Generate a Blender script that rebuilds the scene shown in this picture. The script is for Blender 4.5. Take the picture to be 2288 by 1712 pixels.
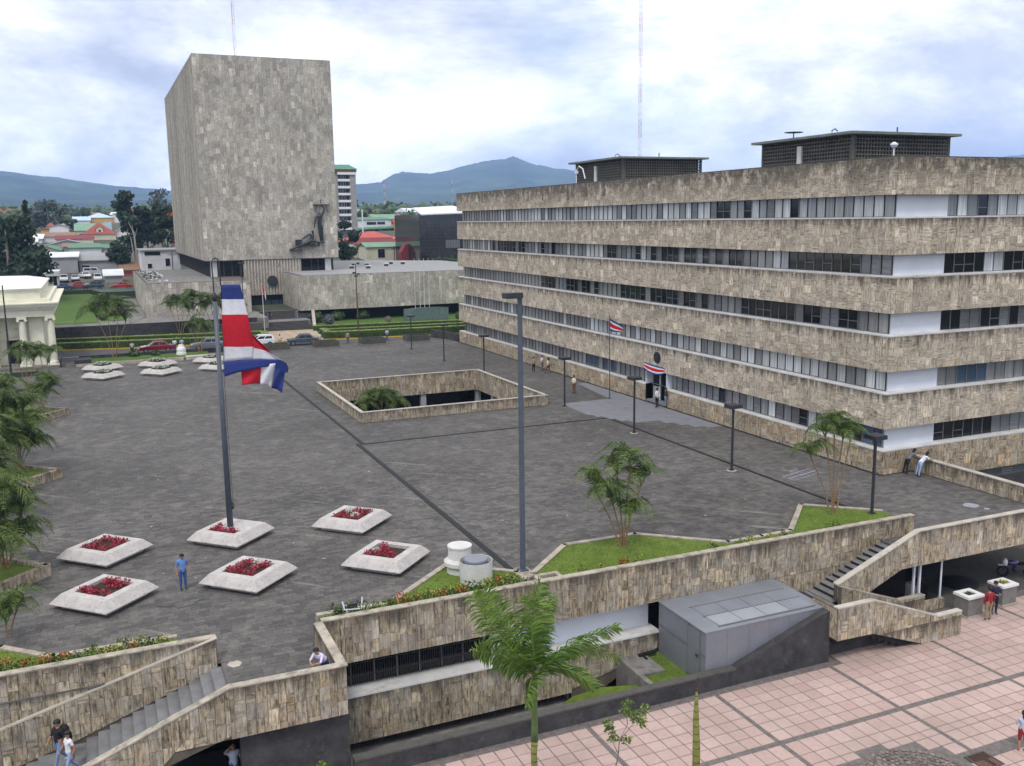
import bpy, bmesh, math, random
from mathutils import Vector, Matrix, noise as mnoise
random.seed(11)
SC = bpy.context.scene
for o in list(bpy.data.objects): bpy.data.objects.remove(o)

# ------------------------------------------------------------ camera, world, sun, exposure
EYE = Vector((0, 0, 16.4))
yaw, pitch, roll = 0.4104, -0.17047, -0.013635
fw = Vector((math.sin(yaw)*math.cos(pitch), math.cos(yaw)*math.cos(pitch), math.sin(pitch)))
r0 = Vector((math.cos(yaw), -math.sin(yaw), 0)); u0 = r0.cross(fw)
rt = r0*math.cos(roll) + u0*math.sin(roll); up = u0*math.cos(roll) - r0*math.sin(roll)
cam = bpy.data.cameras.new('camera'); camo = bpy.data.objects.new('camera', cam); SC.collection.objects.link(camo)
m3 = Matrix((rt, up, -fw)).transposed()
camo.matrix_world = Matrix.Translation(EYE) @ m3.to_4x4()
cam.sensor_width = 36; cam.sensor_fit = 'HORIZONTAL'; cam.lens = 2121.8/2288*36
cam.clip_start = 0.5; cam.clip_end = 30000
SC.camera = camo
HAZE = 1.7e-4

SUN_EL, SUN_AZ = math.radians(58), math.radians(215)
world = bpy.data.worlds.new('World'); SC.world = world; world.use_nodes = True
nt = world.node_tree; nt.nodes.clear()
def wn(t, **k):
    n = nt.nodes.new(t)
    for a, b in k.items(): setattr(n, a, b)
    return n
out = wn('ShaderNodeOutputWorld'); 
sky = wn('ShaderNodeTexSky', sky_type='NISHITA', sun_disc=False, sun_elevation=SUN_EL, sun_rotation=SUN_AZ, altitude=1100)
sky.air_density = 1.2; sky.dust_density = 1.5
tc = wn('ShaderNodeTexCoord')
sep = wn('ShaderNodeSeparateXYZ'); nt.links.new(tc.outputs['Generated'], sep.inputs[0])
# cloud deck: lumps a little wider than high, all round the sky
zz = wn('ShaderNodeMath', operation='MAXIMUM'); nt.links.new(sep.outputs[2], zz.inputs[0]); zz.inputs[1].default_value = 0.0
zs = wn('ShaderNodeMath', operation='MULTIPLY_ADD'); nt.links.new(zz.outputs[0], zs.inputs[0]); zs.inputs[1].default_value = 2.3; zs.inputs[2].default_value = 23.2
cb = wn('ShaderNodeCombineXYZ'); nt.links.new(sep.outputs[0], cb.inputs[0]); nt.links.new(sep.outputs[1], cb.inputs[1]); nt.links.new(zs.outputs[0], cb.inputs[2])
def wnoise(scale, detail, rough, dist=0.0):
    n = wn('ShaderNodeTexNoise'); n.inputs['Scale'].default_value = scale; n.inputs['Detail'].default_value = detail
    n.inputs['Roughness'].default_value = rough; n.inputs['Distortion'].default_value = dist
    nt.links.new(cb.outputs[0], n.inputs['Vector']); return n
def wramp(src, stops):
    r = wn('ShaderNodeValToRGB'); e = r.color_ramp.elements
    while len(e) < len(stops): e.new(0.5)
    for i, (p, c) in enumerate(stops): e[i].position = p; e[i].color = (*c, 1)
    nt.links.new(src, r.inputs[0]); return r
n1 = wnoise(2.1, 10, 0.60, 0.25)
n2 = wnoise(6.0, 8, 0.62, 0.3)
cl = wramp(n1.outputs[0], [(0.38, (1.50, 1.47, 1.41)), (0.455, (1.25, 1.24, 1.24)), (0.525, (0.88, 0.89, 0.96)), (0.62, (0.54, 0.57, 0.68))])
fine = wramp(n2.outputs[0], [(0.38, (1.15, 1.15, 1.15)), (0.66, (0.82, 0.84, 0.88))])
mul = wn('ShaderNodeMix', data_type='RGBA', blend_type='MULTIPLY'); mul.inputs[0].default_value = 1
nt.links.new(cl.outputs[0], mul.inputs[6]); nt.links.new(fine.outputs[0], mul.inputs[7])
skm = wn('ShaderNodeMix', data_type='RGBA', blend_type='MULTIPLY'); skm.inputs[0].default_value = 1
nt.links.new(sky.outputs[0], skm.inputs[6]); skm.inputs[7].default_value = (0.10, 0.10, 0.10, 1)
cov = wramp(wnoise(2.6, 6, 0.55).outputs[0], [(0.28, (0.55,)*3), (0.42, (1,)*3)])
mx = wn('ShaderNodeMix', data_type='RGBA'); nt.links.new(cov.outputs[0], mx.inputs[0])
nt.links.new(skm.outputs[2], mx.inputs[6]); nt.links.new(mul.outputs[2], mx.inputs[7])
bg = wn('ShaderNodeBackground'); bg.inputs[1].default_value = 1.0
hz = wn('ShaderNodeMapRange'); nt.links.new(zz.outputs[0], hz.inputs[0]); hz.inputs[1].default_value = 0.0; hz.inputs[2].default_value = 0.30; hz.inputs[3].default_value = 1.5; hz.inputs[4].default_value = 1.0
hm = wn('ShaderNodeVectorMath', operation='SCALE'); nt.links.new(mx.outputs[2], hm.inputs[0]); nt.links.new(hz.outputs[0], hm.inputs['Scale'])   # thin cloud is brightest low down, all round
nt.links.new(hm.outputs[0], bg.inputs[0]); nt.links.new(bg.outputs[0], out.inputs[0])

sun = bpy.data.lights.new('sun', 'SUN'); sun.energy = 1.5; sun.angle = math.radians(11); sun.color = (1, 0.96, 0.9)
suno = bpy.data.objects.new('sun', sun); SC.collection.objects.link(suno)
sd = Vector((math.sin(SUN_AZ)*math.cos(SUN_EL), math.cos(SUN_AZ)*math.cos(SUN_EL), math.sin(SUN_EL)))
suno.rotation_euler = sd.to_track_quat('Z', 'Y').to_euler(); suno.location = (0, -20, 60)
SC.view_settings.view_transform = 'Standard'; SC.view_settings.look = 'None'
SC.view_settings.exposure = 0.22; SC.view_settings.gamma = 1.0; SC.view_settings.use_curve_mapping = False
SC.render.engine = 'CYCLES'
SC.cycles.max_bounces = 6; SC.cycles.diffuse_bounces = 3; SC.cycles.glossy_bounces = 3; SC.cycles.volume_bounces = 1
SC.cycles.transmission_bounces = 4; SC.cycles.transparent_max_bounces = 8
SC.cycles.use_denoising = True
SC.cycles.caustics_reflective = False; SC.cycles.caustics_refractive = False

# ------------------------------------------------------------ materials
class G:
    def __init__(s, name):
        s.m = bpy.data.materials.new(name); s.m.use_nodes = True; s.t = s.m.node_tree; s.t.nodes.clear()
        s.out = s.t.nodes.new('ShaderNodeOutputMaterial'); s.p = s.t.nodes.new('ShaderNodeBsdfPrincipled')
        s.t.links.new(s.p.outputs[0], s.out.inputs[0]); s.c = s.t.nodes.new('ShaderNodeTexCoord').outputs['Object']
        s.a = s.t.nodes.new('ShaderNodeAttribute'); s.a.attribute_name = 'pv'
        s.pv = s.t.nodes.new('ShaderNodeSeparateColor'); s.l(s.a.outputs['Color'], s.pv.inputs[0])
    def l(s, a, b): s.t.links.new(a, b)
    def put(s, v, sock):
        if hasattr(v, 'is_output') or isinstance(v, bpy.types.NodeSocket): s.l(v, sock)
        elif isinstance(v, tuple) and len(v) == 3 and sock.type == 'RGBA': sock.default_value = (*v, 1)
        else: sock.default_value = v
    def mix(s, f, a, b, bl='MIX'):
        n = s.t.nodes.new('ShaderNodeMix'); n.data_type = 'RGBA'; n.blend_type = bl
        s.put(f, n.inputs[0]); s.put(a, n.inputs[6]); s.put(b, n.inputs[7]); return n.outputs[2]
    def mth(s, op, a, b=0.0, c=0.0):
        n = s.t.nodes.new('ShaderNodeMath'); n.operation = op
        s.put(a, n.inputs[0]); s.put(b, n.inputs[1]); s.put(c, n.inputs[2]); return n.outputs[0]
    def vm(s, op, a, b):
        n = s.t.nodes.new('ShaderNodeVectorMath'); n.operation = op
        s.put(a, n.inputs[0]); s.put(b, n.inputs[1]); return n.outputs[0]
    def noise(s, scale, detail=5, rough=0.6, vec=None, dist=0.0):
        n = s.t.nodes.new('ShaderNodeTexNoise'); n.inputs['Scale'].default_value = scale; n.inputs['Detail'].default_value = detail
        n.inputs['Roughness'].default_value = rough; n.inputs['Distortion'].default_value = dist
        s.l(vec or s.c, n.inputs['Vector']); return n.outputs[0]
    def ramp(s, f, stops):
        r = s.t.nodes.new('ShaderNodeValToRGB'); e = r.color_ramp.elements
        while len(e) < len(stops): e.new(0.5)
        for i, (p, c) in enumerate(stops):
            e[i].position = p; e[i].color = (*(c if isinstance(c, tuple) else (c,)*3), 1)
        s.l(f, r.inputs[0]); return r.outputs[0]
    def xyz(s, vec=None):
        n = s.t.nodes.new('ShaderNodeSeparateXYZ'); s.l(vec or s.c, n.inputs[0]); return n.outputs
    def bump(s, h, strength=0.3, dist=0.02):
        n = s.t.nodes.new('ShaderNodeBump'); n.inputs['Strength'].default_value = strength; n.inputs['Distance'].default_value = dist
        s.l(h, n.inputs['Height']); s.l(n.outputs[0], s.p.inputs['Normal'])
    def done(s, col, rough=0.8, metal=0.0, spec=0.3, coat=0.0):
        s.put(col, s.p.inputs['Base Color']); s.put(rough, s.p.inputs['Roughness']); s.put(metal, s.p.inputs['Metallic'])
        s.p.inputs['Specular IOR Level'].default_value = spec; s.p.inputs['Coat Weight'].default_value = coat
        return s.m

def plain(name, c, rough=0.7, var=0.18, scale=3.0, bump=0.0, metal=0.0, spec=0.3, pvv=0.0, dirt=None, coat=0.0):
    g = G(name); n = g.noise(scale, 7, 0.65)
    f = g.ramp(n, [(0.3, 1-var), (0.7, 1+var*0.6)])
    col = g.mix(1.0, c, f, 'MULTIPLY')
    if dirt:
        d = g.ramp(g.noise(dirt[1], 8, 0.7), [(dirt[2], 0.0), (dirt[2]+0.16, 1.0)])
        col = g.mix(g.mth('MULTIPLY', d, dirt[3]), col, dirt[0])
    if pvv:
        v = g.mth('MULTIPLY_ADD', g.pv.outputs[0], 2*pvv, 1-pvv); col = g.mix(1.0, col, v, 'MULTIPLY')
    if bump: g.bump(g.noise(scale*6, 6, 0.7), bump, 0.02)
    return g.done(col, rough, metal, spec, coat)

def stone(name, cols, hz=0.35, grey=(0.36, 0.34, 0.31), warm=(0.50, 0.36, 0.20), greymix=0.5, warmmix=0.5, stain=None, vscale=1.0, pvv=0.24, top=None):
    g = G(name)
    off = g.t.nodes.new('ShaderNodeCombineXYZ')
    g.l(g.mth('MULTIPLY', g.pv.outputs[1], 37.0), off.inputs[0]); g.l(g.mth('MULTIPLY', g.pv.outputs[0], 23.0), off.inputs[1]); g.l(g.mth('MULTIPLY', g.pv.outputs[2], 51.0), off.inputs[2])
    cc = g.vm('ADD', g.c, off.outputs[0])
    nv = g.noise(1.0*vscale, 9, 0.72, g.vm('MULTIPLY', cc, (11.0, 11.0, 1.3)), 0.3)
    nh = g.noise(1.0*vscale, 9, 0.72, g.vm('MULTIPLY', cc, (1.6, 1.6, 12.0)), 0.3)
    sel = g.mth('LESS_THAN', g.pv.outputs[2], hz)
    n = g.mix(0.36, g.mix(sel, nv, nh), g.noise(5.5*vscale, 8, 0.75, g.vm('MULTIPLY', cc, (1.0, 1.0, 0.6))))
    col = g.ramp(n, [(0.385, cols[0]), (0.455, cols[1]), (0.53, cols[2]), (0.62, cols[3])])
    gm = g.ramp(g.pv.outputs[1], [(0.35, 0.0), (0.95, greymix)])
    col = g.mix(gm, col, g.mix(1.0, grey, g.ramp(n, [(0.3, 0.55), (0.7, 1.35)]), 'MULTIPLY'))
    wm = g.mth('MULTIPLY', g.ramp(g.noise(0.9, 6, 0.7, cc), [(0.52, 0.0), (0.68, 1.0)]), warmmix)
    col = g.mix(wm, col, g.mix(1.0, warm, g.ramp(n, [(0.3, 0.5), (0.7, 1.3)]), 'MULTIPLY'))
    v = g.mth('MULTIPLY_ADD', g.pv.outputs[0], 2*pvv, 1-pvv); col = g.mix(1.0, col, v, 'MULTIPLY')
    pale = g.ramp(g.pv.outputs[2], [(0.90, 1.0), (0.91, 1.3)]); col = g.mix(1.0, col, pale, 'MULTIPLY')
    blot = g.ramp(g.noise(0.35, 8, 0.65), [(0.35, 1.08), (0.68, 0.78)]); col = g.mix(1.0, col, blot, 'MULTIPLY')
    pits = g.ramp(g.noise(9.0, 4, 0.8, cc), [(0.62, 0.0), (0.70, 1.0)])
    col = g.mix(g.mth('MULTIPLY', pits, 0.55), col, (0.07, 0.055, 0.04))
    if stain:   # rain marks running down from the coping: (period m, tops m, length m, strength)
        z = g.xyz()[2]
        fr = g.mth('FRACT', g.mth('DIVIDE', g.mth('SUBTRACT', z, stain[1]), stain[0]))   # 1 just under a coping, falling downwards
        sn = g.noise(1.0, 6, 0.7, g.vm('MULTIPLY', g.c, (2.2, 2.2, 0.25)))
        k = g.mth('ADD', fr, g.mth('MULTIPLY', sn, 0.9))
        st = g.ramp(g.mth('MULTIPLY', k, 0.5), [(stain[2]/2, 0.0), (stain[2]/2+0.09, 1.0)])
        if top:     # the uppermost band is blackest: soot lines hanging from the coping, one by one
            x3 = g.xyz(); u = g.mth('ADD', x3[0], x3[1])
            u = g.mth('ADD', u, g.mth('MULTIPLY', g.noise(0.4, 2), 1.4)); cell = g.mth('FRACT', g.mth('DIVIDE', u, 1.24)); wn_ = g.t.nodes.new('ShaderNodeTexWhiteNoise'); wn_.noise_dimensions = '1D'; g.l(g.mth('FLOOR', g.mth('DIVIDE', u, 1.24)), wn_.inputs['W'])
            ln = g.mth('MULTIPLY_ADD', wn_.outputs[0], 1.3, 0.35); dz = g.mth('SUBTRACT', top, z)
            line = g.mth('MULTIPLY', g.mth('LESS_THAN', cell, 0.36), g.mth('MULTIPLY', g.mth('LESS_THAN', dz, ln), g.ramp(g.mth('DIVIDE', x3[1], 100.0), [(0.62, 0.0), (0.80, 1.0)])))
            tb = g.mth('MULTIPLY', g.ramp(g.noise(1.1, 7, 0.7), [(0.40, 0.0), (0.52, 1.0)]), g.ramp(g.mth('DIVIDE', dz, 2.3), [(0.2, 0.9), (0.95, 0.0)]))
            st = g.mix(1.0, st, g.mth('MAXIMUM', g.mth('MULTIPLY', line, 0.85), tb), 'LIGHTEN')
        col = g.mix(g.mth('MULTIPLY', st, stain[3]), col, (0.062, 0.054, 0.045))
    g.bump(n, 0.35, 0.02)
    return g.done(col, 0.88, 0, 0.2)

TAN = [(0.05, 0.04, 0.027), (0.23, 0.185, 0.125), (0.42, 0.355, 0.26), (0.60, 0.53, 0.41)]
GRY = [(0.18, 0.16, 0.135), (0.37, 0.335, 0.285), (0.50, 0.46, 0.395), (0.62, 0.575, 0.50)]
M = {}
M['wall'] = stone('travertine_wall', TAN, hz=0.06, warmmix=0.55, stain=(3.4, 1.0, 1.28, 0.8), pvv=0.19)
M['basewall'] = stone('warm_travertine_base', TAN, hz=0.3, warm=(0.52, 0.34, 0.17), warmmix=1.0, greymix=0.1, pvv=0.16)
M['facade'] = stone('travertine_facade', [(0.085, 0.063, 0.042), (0.37, 0.31, 0.235), (0.54, 0.47, 0.37), (0.71, 0.635, 0.52)], hz=0.5, warmmix=0.35, greymix=0.2, stain=(3.66, 1.5, 1.30, 0.85), vscale=1.0, pvv=0.18, top=19.86)
M['tower'] = stone('travertine_tower', GRY, hz=0.05, warmmix=0.2, greymix=0.5, vscale=1.1, pvv=0.18)
M['mortar'] = plain('mortar', (0.13, 0.11, 0.09), 0.95, 0.3, 2)
M['slabedge'] = plain('mossy_slab', (0.17, 0.19, 0.17), 0.9, 0.3, 1)
M['coping'] = plain('coping', (0.42, 0.37, 0.30), 0.8, 0.35, 1.6, 0.2, dirt=((0.10, 0.09, 0.075), 2.2, 0.5, 0.7))
M['cap'] = plain('pale_coping', (0.47, 0.43, 0.37), 0.75, 0.25, 1.2, dirt=((0.16, 0.14, 0.12), 3, 0.55, 0.7))
M['sill'] = plain('painted_sill', (0.62, 0.61, 0.59), 0.7, 0.2, 0.8, dirt=((0.25, 0.22, 0.19), 1.4, 0.55, 0.6))
M['white'] = plain('white_paint', (0.66, 0.69, 0.75), 0.65, 0.08, 0.5, pvv=0.03, dirt=((0.42, 0.42, 0.43), 0.7, 0.58, 0.4))
M['dark_stone'] = plain('dark_basalt_wall', (0.055, 0.053, 0.055), 0.9, 0.5, 1.4, 0.4, dirt=((0.13, 0.12, 0.11), 2.5, 0.58, 0.8))
M['planter'] = plain('terrazzo', (0.50, 0.468, 0.445), 0.8, 0.2, 2.2, 0.1, dirt=((0.13, 0.12, 0.12), 6.0, 0.545, 0.65))
M['concrete'] = plain('concrete', (0.22, 0.21, 0.195), 0.9, 0.35, 1.2, 0.3, dirt=((0.07, 0.07, 0.06), 1.3, 0.5, 0.7))
M['breeze'] = plain('breeze_block', (0.12, 0.115, 0.10), 0.9, 0.4, 0.5, 0.3, dirt=((0.05, 0.05, 0.045), 0.5, 0.52, 0.85))
M['dconcrete'] = plain('weathered_concrete', (0.10, 0.095, 0.085), 0.9, 0.4, 1.5, 0.3, dirt=((0.03, 0.03, 0.028), 1.5, 0.5, 0.7))
M['stair'] = plain('stair_stone', (0.20, 0.20, 0.205), 0.85, 0.25, 1.5, 0.15, pvv=0.08, dirt=((0.08, 0.08, 0.08), 2, 0.56, 0.6))
M['shaded_riser'] = plain('stair_riser_shaded', (0.032, 0.030, 0.030), 0.9, 0.3, 2)  # risers and undersides near black: shade under the stair put into the colour
M['metalsheet'] = plain('bright_sheet', (0.35, 0.37, 0.40), 0.45, 0.1, 0.9, metal=0.3, spec=0.4, dirt=((0.34, 0.32, 0.29), 1.3, 0.58, 0.5))
M['metal'] = plain('galvanised_metal', (0.25, 0.265, 0.30), 0.5, 0.14, 0.9, metal=0.35, spec=0.4, pvv=0.08, dirt=((0.26, 0.235, 0.20), 1.3, 0.55, 0.6))
M['pole'] = plain('painted_steel', (0.085, 0.10, 0.13), 0.45, 0.2, 2, spec=0.4)
M['darkpole'] = plain('dark_steel', (0.035, 0.036, 0.042), 0.5, 0.2, 2, spec=0.4)
M['rustpole'] = plain('rusted_steel', (0.10, 0.055, 0.04), 0.8, 0.4, 6)
M['black'] = plain('flat_black', (0.012, 0.012, 0.014), 0.8, 0.2, 1)  # plain black; sheets of it in openings stand in for unlit depth
M['joint'] = plain('expansion_joint', (0.018, 0.018, 0.02), 0.7, 0.3, 3)
M['glass'] = plain('dark_glass', (0.009, 0.011, 0.014), 0.05, 0.2, 0.6, spec=0.4, pvv=0.6)
M['bglass'] = plain('blue_glass', (0.05, 0.085, 0.14), 0.08, 0.2, 0.6, spec=0.6, pvv=0.4)
M['frame'] = plain('aluminium_frame', (0.22, 0.22, 0.22), 0.5, 0.1, 4, metal=0.4)
M['dframe'] = plain('dark_frame', (0.06, 0.05, 0.045), 0.6, 0.2, 4)
M['bronze'] = plain('bronze', (0.045, 0.055, 0.055), 0.45, 0.4, 1.5, metal=0.5, spec=0.5)
M['soil'] = plain('soil', (0.05, 0.035, 0.022), 1.0, 0.5, 4, 0.5)
M['rim'] = plain('white_gloss', (0.75, 0.75, 0.73), 0.5, 0.05, 2)
def curtain(name, c, hz):
    g = G(name)
    off = g.t.nodes.new('ShaderNodeCombineXYZ'); g.l(g.mth('MULTIPLY', g.pv.outputs[1], 37.0), off.inputs[0]); g.l(g.mth('MULTIPLY', g.pv.outputs[2], 31.0), off.inputs[1])
    cc = g.vm('ADD', g.c, off.outputs[0])
    n = g.noise(1.0, 3, 0.5, g.vm('MULTIPLY', cc, (1, 1, 14) if hz else (8, 8, 0.35)))
    col = g.mix(1.0, c, g.ramp(n, [(0.3, 0.62), (0.7, 1.2)]), 'MULTIPLY')
    col = g.mix(1.0, col, g.mth('MULTIPLY_ADD', g.pv.outputs[0], 0.7, 0.6), 'MULTIPLY')
    col = g.mix(g.ramp(g.pv.outputs[2], [(0.7, 0.0), (1.0, 0.25)]), col, (0.10, 0.14, 0.22))
    g.p.inputs['Coat Roughness'].default_value = 0.05
    return g.done(col, 0.5, 0, 0.5, 0.9)
M['curtain'] = curtain('curtain_behind_glass', (0.55, 0.57, 0.57), False)
M['curtain_grey'] = curtain('grey_curtain_behind_glass', (0.25, 0.255, 0.25), False)
M['blind'] = curtain('blind_behind_glass', (0.17, 0.175, 0.185), True)
# paving
def pavement():
    g = G('basalt_paving')
    br = g.t.nodes.new('ShaderNodeTexBrick'); g.l(g.c, br.inputs['Vector'])
    br.inputs['Scale'].default_value = 1.0; br.inputs['Brick Width'].default_value = 0.42; br.inputs['Row Height'].default_value = 0.3
    br.inputs['Mortar Size'].default_value = 0.008; br.inputs['Color1'].default_value = (0.079, 0.075, 0.073, 1); br.inputs['Color2'].default_value = (0.122, 0.115, 0.107, 1)
    br.inputs['Mortar'].default_value = (0.05, 0.047, 0.045, 1); br.inputs['Bias'].default_value = 0.0
    return paving_wear(g, br.outputs[0])
def paving_wear(g, col, light=1.0):
    big = g.ramp(g.noise(0.085, 8, 0.6), [(0.32, 0.78), (0.68, 1.22)]); col = g.mix(1.0, col, big, 'MULTIPLY')
    # worn lighter dashes lying along the courses, and pale scuffed lines on the diagonal
    w = g.ramp(g.noise(1.0, 7, 0.68, g.vm('MULTIPLY', g.c, (0.75, 0.55, 1))), [(0.50, 0.0), (0.72, 1.0)])
    col = g.mix(g.mth('MULTIPLY', w, 0.42), col, (0.25*light, 0.23*light, 0.205*light))
    rot = g.t.nodes.new('ShaderNodeVectorRotate'); rot.inputs['Angle'].default_value = math.radians(45); g.l(g.c, rot.inputs['Vector'])
    w2 = g.ramp(g.noise(1.0, 5, 0.6, g.vm('MULTIPLY', rot.outputs[0], (0.06, 1.5, 1))), [(0.62, 0.0), (0.70, 1.0)])
    col = g.mix(g.mth('MULTIPLY', g.mth('MULTIPLY', w2, g.ramp(g.noise(0.35, 4, 0.6), [(0.42, 0), (0.6, 1)])), 0.75), col, (0.27, 0.245, 0.22))
    fine = g.ramp(g.noise(4.0, 9, 0.8), [(0.3, 0.74), (0.7, 1.26)]); col = g.mix(1.0, col, fine, 'MULTIPLY')
    moss = g.ramp(g.noise(0.22, 7, 0.65), [(0.60, 0.0), (0.72, 1.0)]); col = g.mix(g.mth('MULTIPLY', moss, 0.4), col, (0.075, 0.066, 0.038))
    spots = g.ramp(g.noise(2.3, 2, 0.4, g.vm('ADD', g.c, (31, 7, 0))), [(0.755, 0.0), (0.775, 1.0)]); col = g.mix(spots, col, (0.33, 0.32, 0.31))
    g.bump(g.noise(9.0, 6, 0.7), 0.35, 0.02)
    return g.done(col, 0.85, 0, 0.25)
M['paving'] = pavement()
g = G('basalt_slab'); M['slab'] = paving_wear(g, g.mix(g.pv.outputs[0], (0.075, 0.071, 0.069), (0.128, 0.120, 0.111)))
g = G('pink_tile'); col = g.mix(g.pv.outputs[0], (0.43, 0.305, 0.27), (0.505, 0.375, 0.335))
col = g.mix(1.0, col, g.ramp(g.noise(5, 8, 0.7), [(0.3, 0.9), (0.7, 1.08)]), 'MULTIPLY')
col = g.mix(g.mth('MULTIPLY', g.ramp(g.noise(0.3, 6, 0.6), [(0.45, 0.0), (0.7, 1.0)]), 0.5), col, (0.30, 0.235, 0.20))
ty = g.xyz()[1]; dm = g.mth('MULTIPLY', g.ramp(g.mth('ADD', g.mth('MULTIPLY', ty, 0.2), g.noise(0.8, 5, 0.7)), [(0.0, 0.0), (1.0, 1.0)]), 0.0)
col = g.mix(g.mth('MULTIPLY', g.ramp(g.noise(2.2, 6, 0.7), [(0.56, 0.0), (0.72, 1.0)]), 0.2), col, (0.58, 0.47, 0.44))
g.bump(g.noise(14, 5, 0.7), 0.2, 0.01); M['tile'] = g.done(col, 0.8, 0, 0.25)
M['tilejoint'] = plain('tile_joint', (0.165, 0.145, 0.135), 0.95, 0.4, 6, 0.5)
M['cobble'] = plain('cobble', (0.21, 0.175, 0.155), 0.9, 0.5, 7, 0.8, pvv=0.3)
M['asphalt'] = plain('asphalt', (0.085, 0.083, 0.085), 0.92, 0.25, 0.8, 0.2)
M['patch'] = plain('new_concrete', (0.20, 0.205, 0.225), 0.8, 0.18, 1.0, 0.2, pvv=0.1)
M['yellow'] = plain('yellow_kerb_paint', (0.52, 0.33, 0.03), 0.7, 0.2, 2)
M['chalk'] = plain('chalk_marks', (0.33, 0.34, 0.38), 0.9, 0.4, 3)
M['path'] = plain('terracotta_path', (0.42, 0.33, 0.24), 0.85, 0.2, 0.6)
def grassmat(name, a, b, sc=1.2):
    g = G(name); col = g.mix(g.ramp(g.noise(sc, 8, 0.7), [(0.3, 0.0), (0.7, 1.0)]), a, b)
    col = g.mix(1.0, col, g.ramp(g.noise(22, 6, 0.8), [(0.25, 0.6), (0.75, 1.35)]), 'MULTIPLY')
    col = g.mix(g.mth('MULTIPLY', g.ramp(g.noise(0.7, 6, 0.7), [(0.58, 0), (0.75, 1)]), 0.35), col, (0.16, 0.14, 0.05))
    g.bump(g.noise(30, 6, 0.8), 0.6, 0.03); return g.done(col, 0.9, 0, 0.15)
M['grass'] = grassmat('lawn', (0.085, 0.135, 0.020), (0.17, 0.235, 0.045))
M['fargrass'] = grassmat('far_lawn', (0.06, 0.115, 0.022), (0.10, 0.165, 0.035), 0.2)
M['town_ground'] = plain('town_ground', (0.085, 0.095, 0.06), 0.95, 0.5, 0.02, dirt=((0.16, 0.14, 0.12), 0.02, 0.5, 0.8))
def leafmat(name, a, b, rough=0.55, sub=0.0, sc=1.5):
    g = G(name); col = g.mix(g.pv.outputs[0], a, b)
    col = g.mix(1.0, col, g.ramp(g.noise(sc, 5, 0.6), [(0.3, 0.75), (0.7, 1.25)]), 'MULTIPLY')
    if sub: 
        tr = g.t.nodes.new('ShaderNodeBsdfTranslucent'); g.l(col, tr.inputs[0]); ms = g.t.nodes.new('ShaderNodeMixShader')
        ms.inputs[0].default_value = sub; g.l(g.p.outputs[0], ms.inputs[1]); g.l(tr.outputs[0], ms.inputs[2]); g.l(ms.outputs[0], g.out.inputs[0])
    return g.done(col, rough, 0, 0.35)
M['palm'] = leafmat('palm_leaf', (0.02, 0.055, 0.010), (0.13, 0.175, 0.035), 0.5, 0.12)
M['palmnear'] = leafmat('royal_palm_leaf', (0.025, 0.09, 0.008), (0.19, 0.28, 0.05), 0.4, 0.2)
M['leaf_dark'] = leafmat('leaf_dark', (0.012, 0.028, 0.014), (0.035, 0.065, 0.025))
M['leaf'] = leafmat('leaf_mid', (0.025, 0.055, 0.015), (0.075, 0.12, 0.03))
M['leaf_grey'] = leafmat('leaf_greygreen', (0.045, 0.065, 0.055), (0.10, 0.13, 0.105))
M['leaf_light'] = leafmat('leaf_light', (0.07, 0.12, 0.02), (0.17, 0.24, 0.05))
M['hedge'] = leafmat('hedge_leaf', (0.03, 0.055, 0.012), (0.07, 0.105, 0.022))
M['hedgetop'] = leafmat('hedge_top_leaf', (0.13, 0.18, 0.04), (0.22, 0.28, 0.07))  # hedge tops, a paler green than the sides
M['topiary'] = leafmat('topiary_purple', (0.06, 0.06, 0.075), (0.17, 0.17, 0.20))
M['redflower'] = leafmat('red_flower', (0.22, 0.012, 0.03), (0.50, 0.06, 0.10))
M['whiteflower'] = leafmat('white_flower', (0.55, 0.53, 0.45), (0.8, 0.8, 0.74))
M['orangeflower'] = leafmat('orange_flower', (0.45, 0.06, 0.02), (0.65, 0.16, 0.03))
M['yellowleaf'] = leafmat('yellow_leaf', (0.28, 0.28, 0.04), (0.5, 0.48, 0.12))
M['bark'] = plain('bark', (0.20, 0.18, 0.15), 0.95, 0.35, 4, 0.5)
M['palebark'] = plain('pale_bark', (0.36, 0.34, 0.30), 0.9, 0.2, 1)
def ringed(name, a, b, per, sc=1.0):
    g = G(name); z = g.xyz()[2]
    fr = g.mth('FRACT', g.mth('ADD', g.mth('DIVIDE', z, per), g.mth('MULTIPLY', g.noise(1.5, 3), 0.25)))
    col = g.mix(g.ramp(fr, [(0.0, 1.0), (0.12, 1.0), (0.2, 0.0)]), a, b)
    col = g.mix(1.0, col, g.ramp(g.noise(6, 6, 0.7), [(0.3, 0.7), (0.7, 1.25)]), 'MULTIPLY')
    return g.done(col, 0.7)
M['cane'] = ringed('palm_cane', (0.30, 0.19, 0.10), (0.14, 0.10, 0.06), 0.16)
M['royaltrunk'] = ringed('ringed_green_trunk', (0.22, 0.24, 0.06), (0.14, 0.085, 0.04), 0.26)
M['crownshaft'] = plain('crownshaft', (0.13, 0.19, 0.06), 0.5, 0.25, 2)
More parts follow.
